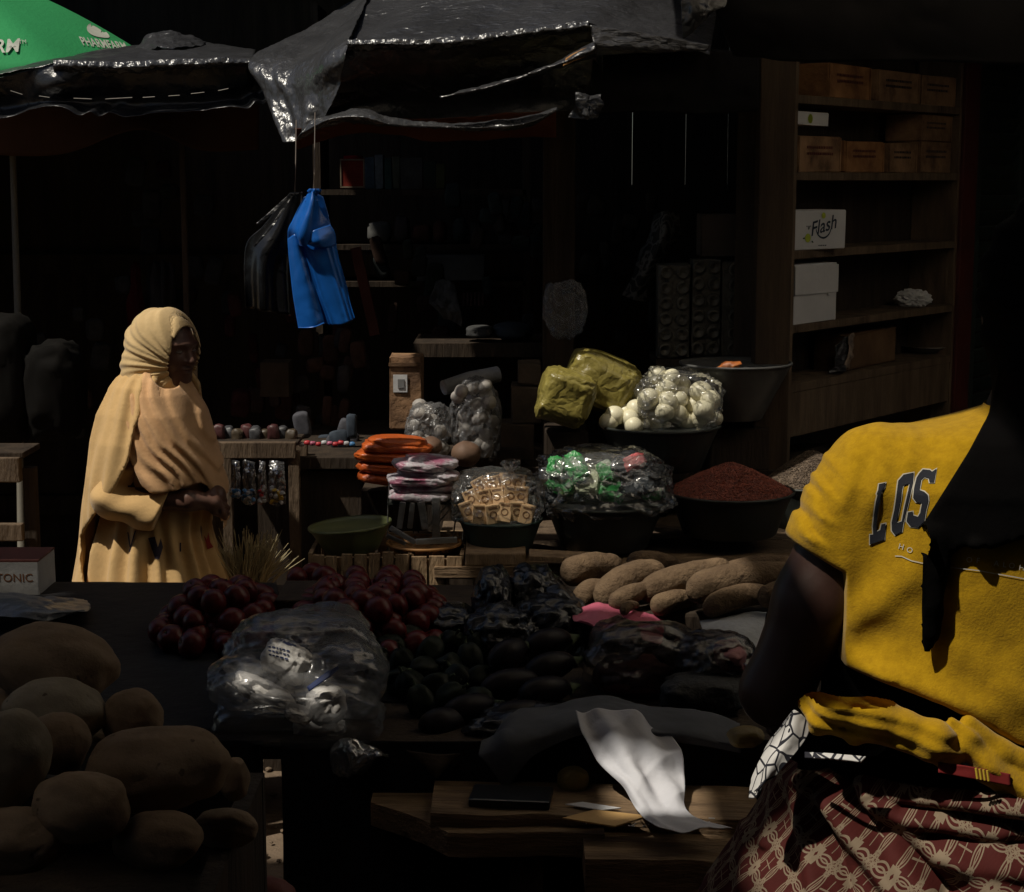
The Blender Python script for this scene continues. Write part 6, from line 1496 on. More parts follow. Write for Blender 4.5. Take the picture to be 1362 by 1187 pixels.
plank(P(575, 1080, 3.0).x, P(1010, 1080, 3.0).x, 2.93, 3.10, bnz, 0.05, 0.010, 0.0, seed=5, tilt=-0.012)
plank(P(775, 1130, 2.9).x, P(1060, 1130, 2.9).x, 2.80, 2.925, bnz - 0.03, 0.06, 0.015, 0.0, seed=8, tilt=-0.01)
for lx in (P(700, 1100, 3).x, P(1040, 1100, 3).x): MB().box((lx, 3.0, (bnz - 0.07 + 0.25) / 2), (0.06, 0.12, bnz - 0.07 - 0.25)).build('leg', M_dwood, be)
ph = empty('black_phone', P(700, 1082, 3.0), 'black flat device lying on the worn bench', 'phone')
MB().box((P(680, 1085, 3.0).x, 3.0, bnz + 0.011), (112 * ppx(3.0), 0.085, 0.016), Matrix.Rotation(R(-6), 3, 'Z'), bev=0.005).build('case', mat('black_gloss', (0.012, 0.012, 0.013), 0.3), ph)
o = MB().add([PZ(748, 1090, bnz + 0.006), PZ(790, 1079, bnz + 0.009), PZ(862, 1087, bnz + 0.006), PZ(818, 1101, bnz + 0.004)], [(0, 1, 2, 3)]).build('card_piece', mat('yellow_card', (0.55, 0.34, 0.13), 0.8, (0.45, 0.27, 0.10), 10, bump=0.2))
md = o.modifiers.new('t', 'SOLIDIFY'); md.thickness = 0.003; tag(o, 'torn piece of yellowish cardboard on the worn bench', 'cardboard')
o = MB().add([PZ(752, 1071, bnz + 0.004), PZ(775, 1068, bnz + 0.006), PZ(826, 1076, bnz + 0.004), PZ(800, 1079, bnz + 0.004)], [(0, 1, 2, 3)]).build('paper_piece', MATS['white_paper'])
md = o.modifiers.new('t', 'SOLIDIFY'); md.thickness = 0.002; tag(o, 'small white paper behind the yellowish cardboard', 'paper')
mb = MB(); rnd = random.Random(6)
for i in range(26):
    p = PZ(rnd.uniform(780, 950), rnd.uniform(1085, 1100), bnz + 0.003); a = rnd.uniform(0, 3)
    mb.box(p, (rnd.uniform(0.003, 0.012), 0.002, 0.001), Matrix.Rotation(a, 3, 'Z'))
tag(mb.build('litter', MATS['white_paper']), 'tiny pale crumbs and scraps on the worn bench', 'litter', kind='stuff')
o = blob('red_bundle', P(352, 1196, 2.5), (0.05, 0.04, 0.035), mat('dusky_red', (0.16, 0.03, 0.02), 0.7, (0.10, 0.02, 0.015), 9), None, sub=4, amp=0.12, seed=9); tag(o, 'dusky red bundle at the bottom edge left of the bench', 'bundle')
o = px_sheet('hanging_scrap', [[(540, 1000, 3.10), (580, 1003, 3.09), (612, 1004, 3.10)], [(560, 1018, 3.10), (580, 1022, 3.08), (598, 1020, 3.10)], [(572, 1034, 3.10), (582, 1038, 3.09), (588, 1034, 3.10)]], mat('brown_scrap', (0.09, 0.065, 0.045), 0.7, bump=0.3), None, nu=20, nv=16, crumple=0.006, cfreq=14); tag(o, 'brown scrap hanging off the middle of the table edge', 'scrap')
# ================================================================== the woman in the yellow robe
YW = 5.2
def wx(px, py=600): return P(px, py, YW).x
def wz(py): return P(200, py, YW).z
def KP(keys, Y=YW, cx0=None):
    """(py, left, right, halfdepth, ycentre) -> z-keyed centre, half width, half depth, y"""
    out = []
    for (py, L, Rr, b, yc) in keys:
        a = P(L, py, Y); c = P(Rr, py, Y)
        out.append((a.z, (a.x + c.x) / 2, (c.x - a.x) / 2, b, yc))
    return out
def s_loft(X, Y, Z, ks, e=2.0):
    cx, a, b, yc = lerpk(Z, ks)
    q = (np.abs((X - cx) / a) ** e + np.abs((Y - yc) / b) ** e) ** (1 / e)
    return (q - 1) * np.minimum(a, b)
M_skin = mat('dark_skin', (0.14, 0.072, 0.052), 0.42, (0.10, 0.05, 0.037), 12, bump=0.15, bscale=120, bdist=0.002, spec=0.4)
M_robe = mat('yellow_beige_cotton', (0.68, 0.44, 0.195), 0.9, (0.52, 0.34, 0.15), 9, bump=0.35, bscale=90, bdist=0.003, spec=0.15, sheen=0.2)
M_peach = mat('peach_gauze', (0.70, 0.42, 0.215), 0.9, (0.54, 0.32, 0.16), 12, bump=0.4, bscale=110, bdist=0.003, spec=0.15, sheen=0.2)
M_hijab = mat('straw_gauze', (0.64, 0.46, 0.235), 0.9, (0.50, 0.355, 0.175), 12, bump=0.4, bscale=110, bdist=0.003, spec=0.15, sheen=0.2)
wroot = empty('person', (wx(200), YW, 0), 'woman in a long yellow robe and head scarf standing side on, hands clasped', 'person')
HC = Vector((wx(223, 462), YW, wz(463)))                       # head centre
FD = np.array([0.84, -0.54, 0.0]); LD = np.array([0.54, 0.84, 0.0])   # facing, lateral (away from camera)
def headuv(X, Y, Z, tilt=-0.10):
    dx, dy, dz = X - HC.x, Y - HC.y, Z - HC.z
    u = dx * FD[0] + dy * FD[1]; v = dx * LD[0] + dy * LD[1]
    c_, s_ = math.cos(tilt), math.sin(tilt)
    return u * c_ + dz * s_, v, -u * s_ + dz * c_
def head_sdf(X, Y, Z):
    u, v, w_ = headuv(X, Y, Z)
    va = np.abs(v)
    d = s_ell(u, v, w_, (-0.012, 0, 0.022), (0.090, 0.073, 0.088))
    d = sm_min(d, s_ell(u, v, w_, (0.030, 0, -0.025), (0.056, 0.058, 0.078)), 0.03)        # face
    d = sm_min(d, s_ell(u, v, w_, (0.048, 0, -0.078), (0.034, 0.036, 0.026)), 0.025)      # chin
    d = sm_min(d, s_ell(u, va, w_, (0.048, 0.034, -0.028), (0.026, 0.022, 0.022)), 0.02)  # cheeks
    d = sm_min(d, s_ell(u, v, w_, (0.070, 0, 0.022), (0.018, 0.046, 0.010)), 0.014)       # brow
    d = sm_max(d, -s_ell(u, va, w_, (0.094, 0.030, 0.004), (0.018, 0.018, 0.012)), 0.010)   # sockets
    d = sm_min(d, s_ell(u, va, w_, (0.069, 0.030, 0.002), (0.012, 0.014, 0.009)), 0.004)  # eyelids
    d = sm_min(d, s_cone(u, v, w_, (0.080, 0, 0.010), (0.099, 0, -0.026), 0.007, 0.0115), 0.010)  # nose
    d = sm_min(d, s_ell(u, va, w_, (0.088, 0.013, -0.029), (0.010, 0.009, 0.008)), 0.006)
    d = sm_min(d, s_ell(u, v, w_, (0.083, 0, -0.051), (0.012, 0.024, 0.007)), 0.006)      # lips
    d = sm_min(d, s_ell(u, v, w_, (0.081, 0, -0.063), (0.012, 0.021, 0.008)), 0.005)
    d = sm_max(d, -s_ell(u, v, w_, (0.096, 0, -0.057), (0.010, 0.022, 0.0022)), 0.003)
    return d
def hand_chain(X, Y, Z, wrist, palm, fdir, spread, s=1.0, curl=(0, 0, -1)):
    """a palm and five separate curled fingers"""
    wv, pv = np.array(wrist, float), np.array(palm, float); f = np.array(fdir, float); f /= np.linalg.norm(f); sp = np.array(spread, float); sp /= np.linalg.norm(sp); cu = np.array(curl, float)
    d = s_cone(X, Y, Z, wv, pv, 0.026 * s, 0.031 * s)
    tip = pv + f * 0.02 * s
    for i, (o_, l_) in enumerate([(-0.030, 0.062), (-0.010, 0.075), (0.011, 0.070), (0.030, 0.055)]):
        a = tip + sp * o_ * s - f * 0.012 * s; b = a + f * l_ * 0.45 * s + cu * 0.008 * s; c = b + f * l_ * 0.20 * s + cu * l_ * 0.42 * s; e = c - f * l_ * 0.22 * s + cu * l_ * 0.15 * s
        d = sm_min(d, s_chain(X, Y, Z, [(a, 0.0105 * s), (b, 0.0095 * s), (c, 0.0085 * s), (e, 0.0075 * s)], 0.002), 0.004)
    a = pv - sp * 0.026 * s - f * 0.01; b = a - sp * 0.016 * s + f * 0.028 * s + cu * 0.01; c = b + f * 0.026 * s + sp * 0.006 * s + cu * 0.012
    d = sm_min(d, s_chain(X, Y, Z, [(a, 0.0125 * s), (b, 0.0105 * s), (c, 0.0085 * s)], 0.002), 0.008)
    return d
def p3(px, py, dy): q = P(px, py, YW); return (q.x, YW + dy, q.z)
BK = KP([(495, 205, 245, 0.045, YW), (520, 175, 255, 0.08, YW), (560, 155, 270, 0.11, YW), (640, 160, 270, 0.11, YW), (720, 150, 275, 0.13, YW), (800, 150, 270, 0.13, YW)])
def woman_body(X, Y, Z):
    d = head_sdf(X, Y, Z)
    d = sm_min(d, s_cone(X, Y, Z, (HC.x - 0.012, HC.y, HC.z - 0.06), (wx(213), YW, wz(530)), 0.050, 0.056), 0.02)
    t = s_loft(X, Y, Z, BK); t = np.maximum(t, -(Z - wz(800))); t = np.maximum(t, Z - wz(505))
    d = sm_min(d, t, 0.03)
    for sx, px in ((-1, 185), (1, 225)):
        d = sm_min(d, s_cone(X, Y, Z, (wx(px), YW + sx * 0.07 * -1, wz(790)), (wx(px), YW - sx * 0.07, 0.08), 0.085, 0.045), 0.03)
        d = sm_min(d, s_cone(X, Y, Z, (wx(px), YW - sx * 0.07, 0.04), (wx(px) + 0.14, YW - sx * 0.07, 0.03), 0.04, 0.03), 0.02)
    # near arm: shoulder, elbow, wrist; far arm mirrors it behind
    d = sm_min(d, s_chain(X, Y, Z, [(p3(186, 535, -0.07), 0.045), (p3(166, 652, -0.135), 0.038), (p3(262, 654, -0.145), 0.0305), (p3(278, 657, -0.13), 0.026)], 0.02), 0.02)
    d = sm_min(d, hand_chain(X, Y, Z, p3(278, 655, -0.13), p3(290, 660, -0.115), (0.65, 0.55, -0.35), (0.1, -0.35, -0.9), 0.9, (0.15, 0.6, -0.4)), 0.008)
    d = sm_min(d, s_chain(X, Y, Z, [(p3(205, 535, 0.12), 0.05), (p3(240, 640, 0.13), 0.038), (p3(278, 650, -0.02), 0.027)], 0.02), 0.02)
    d = sm_min(d, hand_chain(X, Y, Z, p3(280, 650, -0.03), p3(294, 652, -0.075), (0.15, -0.9, -0.15), (0.4, 0, -0.9), 0.9, (0.3, 0.2, -0.8)), 0.008)
    return d
body = sdf_obj('body', woman_body, (wx(118), YW - 0.26, -0.01), (wx(318), YW + 0.22, wz(405)), 0.0052, M_skin, wroot)

RK = KP([(505, 190, 248, 0.06, YW), (520, 168, 258, 0.10, YW), (546, 142, 268, 0.13, YW), (582, 134, 279, 0.145, YW), (620, 138, 288, 0.145, YW), (660, 142, 284, 0.145, YW), (700, 136, 279, 0.155, YW), (730, 130, 285, 0.175, YW), (765, 126, 300, 0.20, YW), (800, 120, 316, 0.22, YW), (1160, 104, 350, 0.27, YW)])
def angz(X, Y): return np.arctan2(Y - YW, X - wx(212))
def folds(X, Y, Z, n, amp, seed=0, drift=1.2):
    a = angz(X, Y)
    u_ = np.cos(a) * n; v_ = np.sin(a) * n
    return amp * (vnoise(u_ + seed, v_ + 7, Z * drift + seed) + 0.5 * vnoise(u_ * 2.1 + seed, v_ * 2.1, Z * drift * 1.7))
def robe(X, Y, Z):
    d = s_loft(X, Y, Z, RK)
    low = np.clip((wz(640) - Z) / 0.2, 0, 1)
    d = d + folds(X, Y, Z, 3.2, 0.012, 3) * (0.5 + low) + 0.012 * low * np.sin(angz(X, Y) * 17 + 2.2 * vnoise(X * 6, Y * 6, Z * 2.5))
    top = Z - wz(506)
    d = np.maximum(d, top)
    inn = np.maximum(s_loft(X, Y, Z, RK) + 0.022, 0.06 - Z)
    return np.maximum(np.maximum(d, -(Z - 0.05)), -np.where(Z < wz(760), inn, 9))
rb = sdf_obj('robe', robe, (wx(85), YW - 0.31, 0.03), (wx(370), YW + 0.31, wz(498)), 0.0062, M_robe, wroot)
# sleeve
SA, SB_ = p3(164, 657, -0.14), p3(233, 666, -0.15)
def sleeve(X, Y, Z):
    d = s_cone(X, Y, Z, SA, SB_, 0.058, 0.060)
    d = sm_min(d, s_cone(X, Y, Z, p3(182, 545, -0.08), SA, 0.06, 0.056), 0.02)
    d = sm_min(d, s_ell(X, Y, Z, p3(205, 680, -0.145), (0.055, 0.045, 0.034)), 0.02)
    t = (X - SA[0]) * 9 + (Z - SA[2]) * 26
    d = d + 0.007 * np.sin(t * 1.6 + 3 * vnoise(X * 9, Y * 9, Z * 9)) + 0.006 * vnoise(X * 14, Y * 14, Z * 26)
    cut = (X - wx(236, 668)) + (Z - wz(650)) * -0.45                     # slanting cuff
    return sm_max(d, cut, 0.008)
    hol = s_cone(X, Y, Z, p3(210, 664, -0.148), p3(262, 668, -0.150), 0.040, 0.048)
    return np.maximum(d, -hol)
sl_ = sdf_obj('sleeve', sleeve, (wx(125), YW - 0.25, wz(705)), (wx(250), YW + 0.0, wz(520)), 0.0045, M_robe, wroot)
# mantle over the back and near shoulder
MK = KP([(488, 176, 240, 0.07, YW), (500, 160, 250, 0.115, YW), (511, 151, 258, 0.14, YW), (546, 133, 274, 0.175, YW), (582, 124, 284, 0.205, YW), (635, 117, 292, 0.225, YW), (670, 113, 294, 0.225, YW), (698, 110, 294, 0.215, YW), (773, 101, 300, 0.225, YW), (840, 96, 312, 0.24, YW), (1150, 88, 330, 0.27, YW)])
def edge_curve(Z, pts):
    zs = np.array([wz(p[1]) for p in pts]); xs_ = np.array([wx(p[0], p[1]) for p in pts]); o_ = np.argsort(zs)
    return np.interp(Z, zs[o_], xs_[o_])
def mantle(X, Y, Z):
    d0 = s_loft(X, Y, Z, MK) + folds(X, Y, Z, 3.4, 0.016, 9) + 0.003 * vnoise(X * 24, Y * 24, Z * 9) + 0.004 * np.sin(angz(X, Y) * 22 + 3 * vnoise(X * 5, Y * 5, Z * 3))
    d = np.maximum(d0, -(d0 + 0.017))
    e = edge_curve(Z, [(222, 488), (214, 520), (196, 560), (190, 600), (176, 628), (163, 652), (150, 664), (128, 690), (114, 709), (120, 740), (130, 775), (134, 900), (134, 1150)])
    near = X - e
    far = X - wx(268)
    reg = np.where(Y < YW, near, far)
    return np.maximum(sm_max(sm_max(d, reg, 0.008), -(Z - 0.08), 0.004), Z - wz(492))
sdf_obj('mantle', mantle, (wx(78), YW - 0.31, 0.06), (wx(345), YW + 0.31, wz(484)), 0.006, M_robe, wroot)
# peach drape across the chest
DK = KP([(488, 182, 236, 0.075, YW), (500, 172, 250, 0.12, YW), (520, 160, 262, 0.155, YW), (546, 146, 274, 0.18, YW), (582, 140, 287, 0.195, YW), (620, 142, 298, 0.20, YW), (645, 145, 303, 0.20, YW), (680, 145, 304, 0.19, YW), (710, 150, 303, 0.17, YW)])
def drape(X, Y, Z):
    st = (X - wx(200)) * 1.0 + (Z - wz(560)) * 0.55
    d0 = s_loft(X, Y, Z, DK) + 0.0045 * np.sin(st * 150 + 5 * vnoise(X * 8, Y * 8, Z * 8)) + 0.006 * vnoise(st * 20, Y * 5 + 3, Z * 3) + 0.003 * vnoise(st * 70, Y * 9, Z * 12)
    d = np.maximum(d0, -(d0 + 0.015))
    xs_ = np.array([wx(p) for p in (140, 176, 190, 205, 216, 245, 262, 276, 284, 291, 298, 310)])
    zb_ = np.array([wz(p) for p in (560, 575, 598, 632, 641, 640, 634, 632, 640, 668, 702, 690)]); o_ = np.argsort(xs_)
    bot = np.interp(X, xs_[o_], zb_[o_])
    bot = np.where(Y > YW + 0.02, wz(600), bot)
    left = edge_curve(Z, [(170, 488), (176, 520), (182, 560), (186, 600), (200, 640)]) - X
    left = np.where(Y > YW, -9, left)
    neck = s_cone(X, Y, Z, (wx(236), YW - 0.12, wz(486)), (wx(222), YW, wz(520)), 0.05, 0.03)
    return np.maximum(np.maximum(np.maximum(np.maximum(d, (bot - Z) * 0.8), left), Z - wz(490)), -neck)
sdf_obj('shawl', drape, (wx(125), YW - 0.26, wz(712)), (wx(318), YW + 0.26, wz(482)), 0.005, M_peach, wroot)
# head scarf
def scarf(X, Y, Z):
    u, v, w_ = headuv(X, Y, Z)
    o1 = s_ell(X, Y, Z, (wx(214, 458), YW, wz(462)), (0.108, 0.100, 0.120))
    o1 = sm_min(o1, s_ell(u, v, w_, (0.022, 0, -0.005), (0.070, 0.074, 0.104)), 0.03)
    o1 = sm_min(o1, s_cone(X, Y, Z, (wx(205), YW, wz(488)), (wx(216), YW, wz(512)), 0.074, 0.082), 0.04)
    o1 = sm_min(o1, s_cone(X, Y, Z, (wx(198), YW - 0.02, wz(500)), (wx(208), YW, wz(525)), 0.070, 0.088), 0.03)
    ph_ = np.arctan2(w_ + 0.04, u - 0.10)
    o1 = o1 + 0.0019 * np.sin(ph_ * 38 + 5 * vnoise(X * 9, Y * 9, Z * 9)) + 0.0022 * np.sin(ph_ * 17 + 3 * vnoise(X * 7 + 5, Y * 7, Z * 7)) + 0.003 * vnoise(X * 14, Y * 14, Z * 9)
    inn = s_ell(u, v, w_, (-0.012, 0, 0.022), (0.096, 0.082, 0.094))
    inn = sm_min(inn, s_ell(u, v, w_, (0.030, 0, -0.025), (0.066, 0.064, 0.088)), 0.03)
    op = (np.sqrt((v / 0.064) ** 2 + ((w_ + 0.020) / 0.094) ** 2) - 1) * 0.064
    op = np.where(u > 0.0, op, 1.0)
    # the opening leans back towards the jaw
    cutp = -(u - 0.022 + 0.25 * (w_ + 0.02))
    opn = np.maximum(op, cutp)
    d = sm_max(o1, -opn, 0.006)
    d = np.maximum(d, -inn)
    return np.maximum(d, -(Z - wz(530)))
sdf_obj('head_scarf', scarf, (wx(150), YW - 0.17, wz(532)), (wx(285), YW + 0.16, wz(400)), 0.0036, M_hijab, wroot)
# face details
def on_head(u, v, w_):
    t = -0.10; c_, s_ = math.cos(t), math.sin(t)
    uu = u * c_ - w_ * s_; ww = u * s_ + w_ * c_
    return HC + Vector((FD[0], FD[1], 0)) * uu + Vector((LD[0], LD[1], 0)) * v + Vector((0, 0, ww))
for sgn in (-1, 1):
    MB().add([on_head(0, 0, 0) + (on_head(0.0725 + 0.0105 * q.x, sgn * 0.030 + 0.0135 * q.y, 0.001 + 0.0055 * q.z) - on_head(0, 0, 0)) for q in ico(3)[0]], ico(3)[1]).build('eye', mat('eye', (0.18, 0.15, 0.13), 0.3), body, True)
# printed motifs on the robe
M_motif = mat('dark_motif', (0.035, 0.025, 0.05), 0.8); M_motr = mat('red_motif', (0.40, 0.04, 0.03), 0.8)
bs_, br_ = bvh_of(sl_), bvh_of(rb)
def ln(x0, y0, x1, y1, t): 
    dx, dy = x1 - x0, y1 - y0; L_ = math.hypot(dx, dy); nx, ny = -dy / L_ * t / 2, dx / L_ * t / 2
    return [(x0 + nx, y0 + ny), (x1 + nx, y1 + ny), (x1 - nx, y1 - ny), (x0 - nx, y0 - ny)]
px_print('printed_motif', bs_, [ln(170, 647, 201, 648, 2.6), ln(180, 632, 199, 649, 2.0), ln(199, 649, 202, 638, 1.8), [(172, 648), (181, 636), (192, 647)]], M_motif, sl_, 0.002)
px_print('printed_motif', bs_, [ln(236, 645, 242, 660, 1.6), ln(236, 645, 235, 658, 1.6), ln(231, 663, 243, 660, 2.6), ln(243, 650, 240, 664, 1.4)], M_motif, sl_, 0.002)
px_print('printed_motif', br_, [[(271, 712), (275, 718), (277, 708), (280, 722), (284, 728), (276, 731), (274, 722)]], M_motr, rb, 0.003)
px_print('printed_motif', br_, [[(197, 716), (206, 714), (210, 728), (214, 716), (217, 728), (212, 744), (206, 743)]], M_motif, rb, 0.003)
for q_ in (ln(170, 708, 173, 728, 1.6), ln(180, 706, 172, 734, 1.6), ln(240, 722, 240, 734, 2)): px_print('printed_motif', br_, [q_], M_motif, rb, 0.003)
px_print('printed_motif', br_, [[(166, 778), (170, 776), (175, 777), (170, 781)]], M_motr, rb, 0.003)
# ================================================================== the seller in the yellow shirt
YS = 2.06
def sx_(px, py=700): return P(px, py, YS).x
def sz_(py, px=1250): return P(px, py, YS).z
def q3(px, py, Y): v = P(px, py, Y); return (v.x, v.y, v.z)
sroot = empty('person', (sx_(1380), YS, ground_z(0.6, YS)), 'seller seen from behind in a mustard yellow printed T-shirt and red patterned wrapper', 'person')
M_shirt = mat('mustard_jersey', (0.45, 0.26, 0.006), 0.95, (0.34, 0.19, 0.004), 90, bump=0.5, bscale=330, bdist=0.0015, spec=0.12, sheen=0.15)
M_blackc = mat('black_cotton', (0.0035, 0.003, 0.003), 0.95, (0.002, 0.002, 0.002), 8, bump=0.4, bscale=40, bdist=0.004, spec=0.04)
TC = 1385
def fx_(px, py=800): return P(px, py, 1.945).x
def fz_(py, px=1250): return P(px, py, 1.945).z
def SKP(keys):
    out = []
    for (py, L, Rr, b, yc) in keys:
        a = P(L, py, YS); c = P(Rr, py, YS)
        out.append((a.z, (a.x + c.x) / 2, (c.x - a.x) / 2, b, yc))
    return out
GZ = ground_z(0.6, 2.1)
HP = P(1402, 400, 2.10)
def seller_body(X, Y, Z):
    h = HP
    d = s_ell(X, Y, Z, (h.x, h.y, h.z), (0.074, 0.092, 0.108))
    d = sm_min(d, s_ell(X, Y, Z, (h.x + 0.005, h.y + 0.045, h.z - 0.045), (0.056, 0.055, 0.075)), 0.03)
    d = sm_min(d, s_cone(X, Y, Z, (h.x + 0.01, h.y + 0.125, h.z - 0.035), (h.x + 0.01, h.y + 0.112, h.z + 0.0), 0.011, 0.007), 0.012)
    d = sm_min(d, s_ell(np.abs(X - h.x), Y, Z, (0.075, h.y + 0.005, h.z - 0.02), (0.010, 0.018, 0.030)), 0.008)
    d = sm_min(d, s_cone(X, Y, Z, (h.x, h.y - 0.01, h.z - 0.07), (sx_(TC - 10), YS + 0.03, sz_(575)), 0.052, 0.062), 0.02)
    t = s_loft(X, Y, Z, SKP([(575, 1290, 1480, 0.07, YS + .02), (640, 1180, 1590, 0.085, YS + .02), (760, 1165, 1605, 0.09, YS + .02), (900, 1180, 1600, 0.09, YS + .02), (1010, 1130, 1640, 0.11, YS + .02), (1100, 1110, 1660, 0.13, YS + .02)]))
    t = np.maximum(np.maximum(t, -(Z - sz_(1100))), Z - sz_(590))
    d = sm_min(d, t, 0.03)
    for s_, px in ((-1, 1290), (1, 1480)):
        d = sm_min(d, s_chain(X, Y, Z, [((sx_(px), YS + .02, sz_(1080)), 0.10), ((sx_(px), YS + 0.10, GZ + 0.45), 0.062), ((sx_(px), YS + 0.06, GZ + 0.07), 0.042)], 0.03), 0.03)
        d = sm_min(d, s_cone(X, Y, Z, (sx_(px), YS + 0.04, GZ + 0.035), (sx_(px) , YS + 0.24, GZ + 0.025), 0.038, 0.028), 0.02)
    # arms, forearms reaching forward to the table
    LA = [(q3(1152, 640, YS + .01), 0.054), (q3(1085, 800, YS), 0.049), (q3(1032, 920, YS), 0.041), (q3(1040, 925, YS + 0.24), 0.030), (q3(1052, 930, YS + 0.27), 0.025)]
    d = sm_min(d, s_chain(X, Y, Z, LA, 0.02), 0.02)
    d = sm_min(d, hand_chain(X, Y, Z, q3(1052, 930, YS + 0.27), q3(1058, 938, YS + 0.33), (0.05, 1, -0.25), (1, 0, 0), 1.0), 0.01)
    RA = [(q3(1610, 640, YS + .01), 0.054), (q3(1670, 800, YS), 0.047), (q3(1700, 930, YS), 0.041), (q3(1640, 930, YS + 0.24), 0.030), (q3(1630, 935, YS + 0.27), 0.025)]
    d = sm_min(d, s_chain(X, Y, Z, RA, 0.02), 0.02)
    d = sm_min(d, hand_chain(X, Y, Z, q3(1630, 935, YS + 0.27), q3(1620, 940, YS + 0.33), (0.0, 1, -0.25), (-1, 0, 0), 1.0), 0.01)
    return d
M_skin2 = mat('dark_brown_skin', (0.050, 0.024, 0.018), 0.45, (0.038, 0.018, 0.013), 14, bump=0.15, bscale=160, bdist=0.0015, spec=0.35)
sdf_obj('body', seller_body, (sx_(960), YS - 0.15, GZ - 0.01), (sx_(1790), YS + 0.47, HP.z + 0.13), 0.0068, M_skin2, sroot)
# ---- shirt
TK = SKP([(545, 1318, 1452, 0.055, YS + .02), (556, 1282, 1488, 0.075, YS + .02), (575, 1205, 1565, 0.09, YS + .015), (600, 1160, 1610, 0.10, YS + .01), (640, 1138, 1632, 0.11, YS), (700, 1122, 1645, 0.115, YS), (760, 1110, 1655, 0.117, YS), (820, 1098, 1662, 0.118, YS), (865, 1095, 1668, 0.122, YS), (900, 1102, 1672, 0.128, YS), (1020, 1120, 1690, 0.13, YS)])
def yl(X, zoff=0.0):
    """height of the lower hem: lower to the right"""
    return np.interp(X, [fx_(1080), fx_(1140), fx_(1200), fx_(1262), fx_(1362), fx_(1700)], [fz_(884), fz_(904), fz_(922), fz_(940), fz_(990), fz_(1040)])
def stripes(X, Z, ax, az, bx, bz, w_, amp, k=1.0):
    """a soft ridge along the line a-b"""
    dx, dz = bx - ax, bz - az; L2 = dx * dx + dz * dz
    t = np.clip(((X - ax) * dx + (Z - az) * dz) / L2, 0, 1)
    d2 = (X - ax - t * dx) ** 2 + (Z - az - t * dz) ** 2
    return amp * np.exp(-d2 / (w_ * w_)) * np.clip(np.sin(np.pi * np.clip(t, 0.03, 0.97)) ** 0.5, 0, 1)
def shirt(X, Y, Z):
    d = s_loft(X, Y, Z, TK, 2.35)
    # sleeves
    for (a, b, ra, rb_) in ((q3(1168, 634, YS + .005), q3(1096, 727, YS), 0.062, 0.053), (q3(1602, 634, YS + .005), q3(1674, 727, YS), 0.062, 0.053)):
        d = sm_min(d, s_cone(X, Y, Z, a, b, ra, rb_), 0.035)
    G = lambda x0, y0, x1, y1, w_, amp: stripes(X, Z, fx_(x0, y0), fz_(y0), fx_(x1, y1), fz_(y1), w_, amp)
    f = 0
    for q in [(1105, 880, 1235, 755, .020, .0042), (1200, 590, 1165, 700, .012, .004), (1240, 580, 1215, 640, .010, .0035), (1290, 585, 1262, 640, .012, .003), (1160, 600, 1128, 700, .011, .005), (1130, 750, 1145, 860, .016, .004),
              (1100, 890, 1200, 915, .016, .009), (1160, 900, 1330, 955, .018, .010), (1230, 850, 1362, 905, .022, .006), (1310, 900, 1420, 950, .02, .007), (1180, 800, 1320, 860, .03, -.003), (1290, 780, 1330, 870, .025, .004), (1150, 840, 1280, 880, .02, -.004), (1380, 760, 1350, 900, .03, .005), (1450, 600, 1470, 800, .03, .005)]:
        f = f + G(*q)
    for i in range(7):                                                  # wrinkles round the sleeve
        t = i / 6
        f = f + G(1072 + 34 * t + 6 * t * t, 722 - 108 * t, 1112 + 30 * t, 742 - 86 * t, .0055, .0042 if i % 2 == 0 else .003)
    for q in [(1062, 690, 1095, 740, .006, .004), (1085, 655, 1112, 715, .006, .005), (1100, 640, 1122, 690, .005, .004), (1075, 680, 1104, 735, .004, -.004)]:
        f = f + G(*q)
    d = d - f - 0.0035 * vnoise(X * 11, Y * 11, Z * 7) - 0.0020 * vnoise(X * 30, Y * 30, Z * 22) - 0.0022 * np.abs(vnoise(X * 16 + Z * 12, Y * 10, Z * 9 - X * 6))
    d = sm_max(d, (yl(X) - Z) * 0.9, 0.012)
    cut = ((X - sx_(1079, 731)) * 0.50 + (Z - sz_(731)) * 0.88) * -1.0            # left cuff
    d = sm_max(d, np.where(X < sx_(1113), cut, -1), 0.007)
    cut = (-(X - sx_(1689, 731)) * 0.50 + (Z - sz_(731)) * 0.88) * -1.0
    d = np.maximum(d, np.where(X > sx_(1655), cut, -1))
    return d
    hol = s_cone(X, Y, Z, q3(1106, 699, YS), q3(1046, 767, YS), 0.042, 0.045)
    hol = np.minimum(hol, s_cone(X, Y, Z, q3(1670, 700, YS), q3(1725, 775, YS), 0.043, 0.051))
    hem = s_loft(X, Y, Z, TK, 2.35) + 0.012
    hem = np.maximum(hem, Z - yl(X) - 0.03)
    return np.maximum(np.maximum(d, -hol), -hem)
sh_ = sdf_obj('shirt', shirt, (sx_(1005), YS - 0.165, sz_(1055)), (sx_(1740), YS + 0.16, sz_(540)), 0.0039, M_shirt, sroot)
cuffm = MB()
# stitched cuff line
def ring_pts(c, ax, r, n=40, ph=0):
    ax = Vector(ax).normalized(); u = ax.cross(Vector((0, 1, 0))).normalized(); v = ax.cross(u)
    return [Vector(c) + (u * math.cos(2 * math.pi * k / n) + v * math.sin(2 * math.pi * k / n)) * r for k in range(n + 1)]
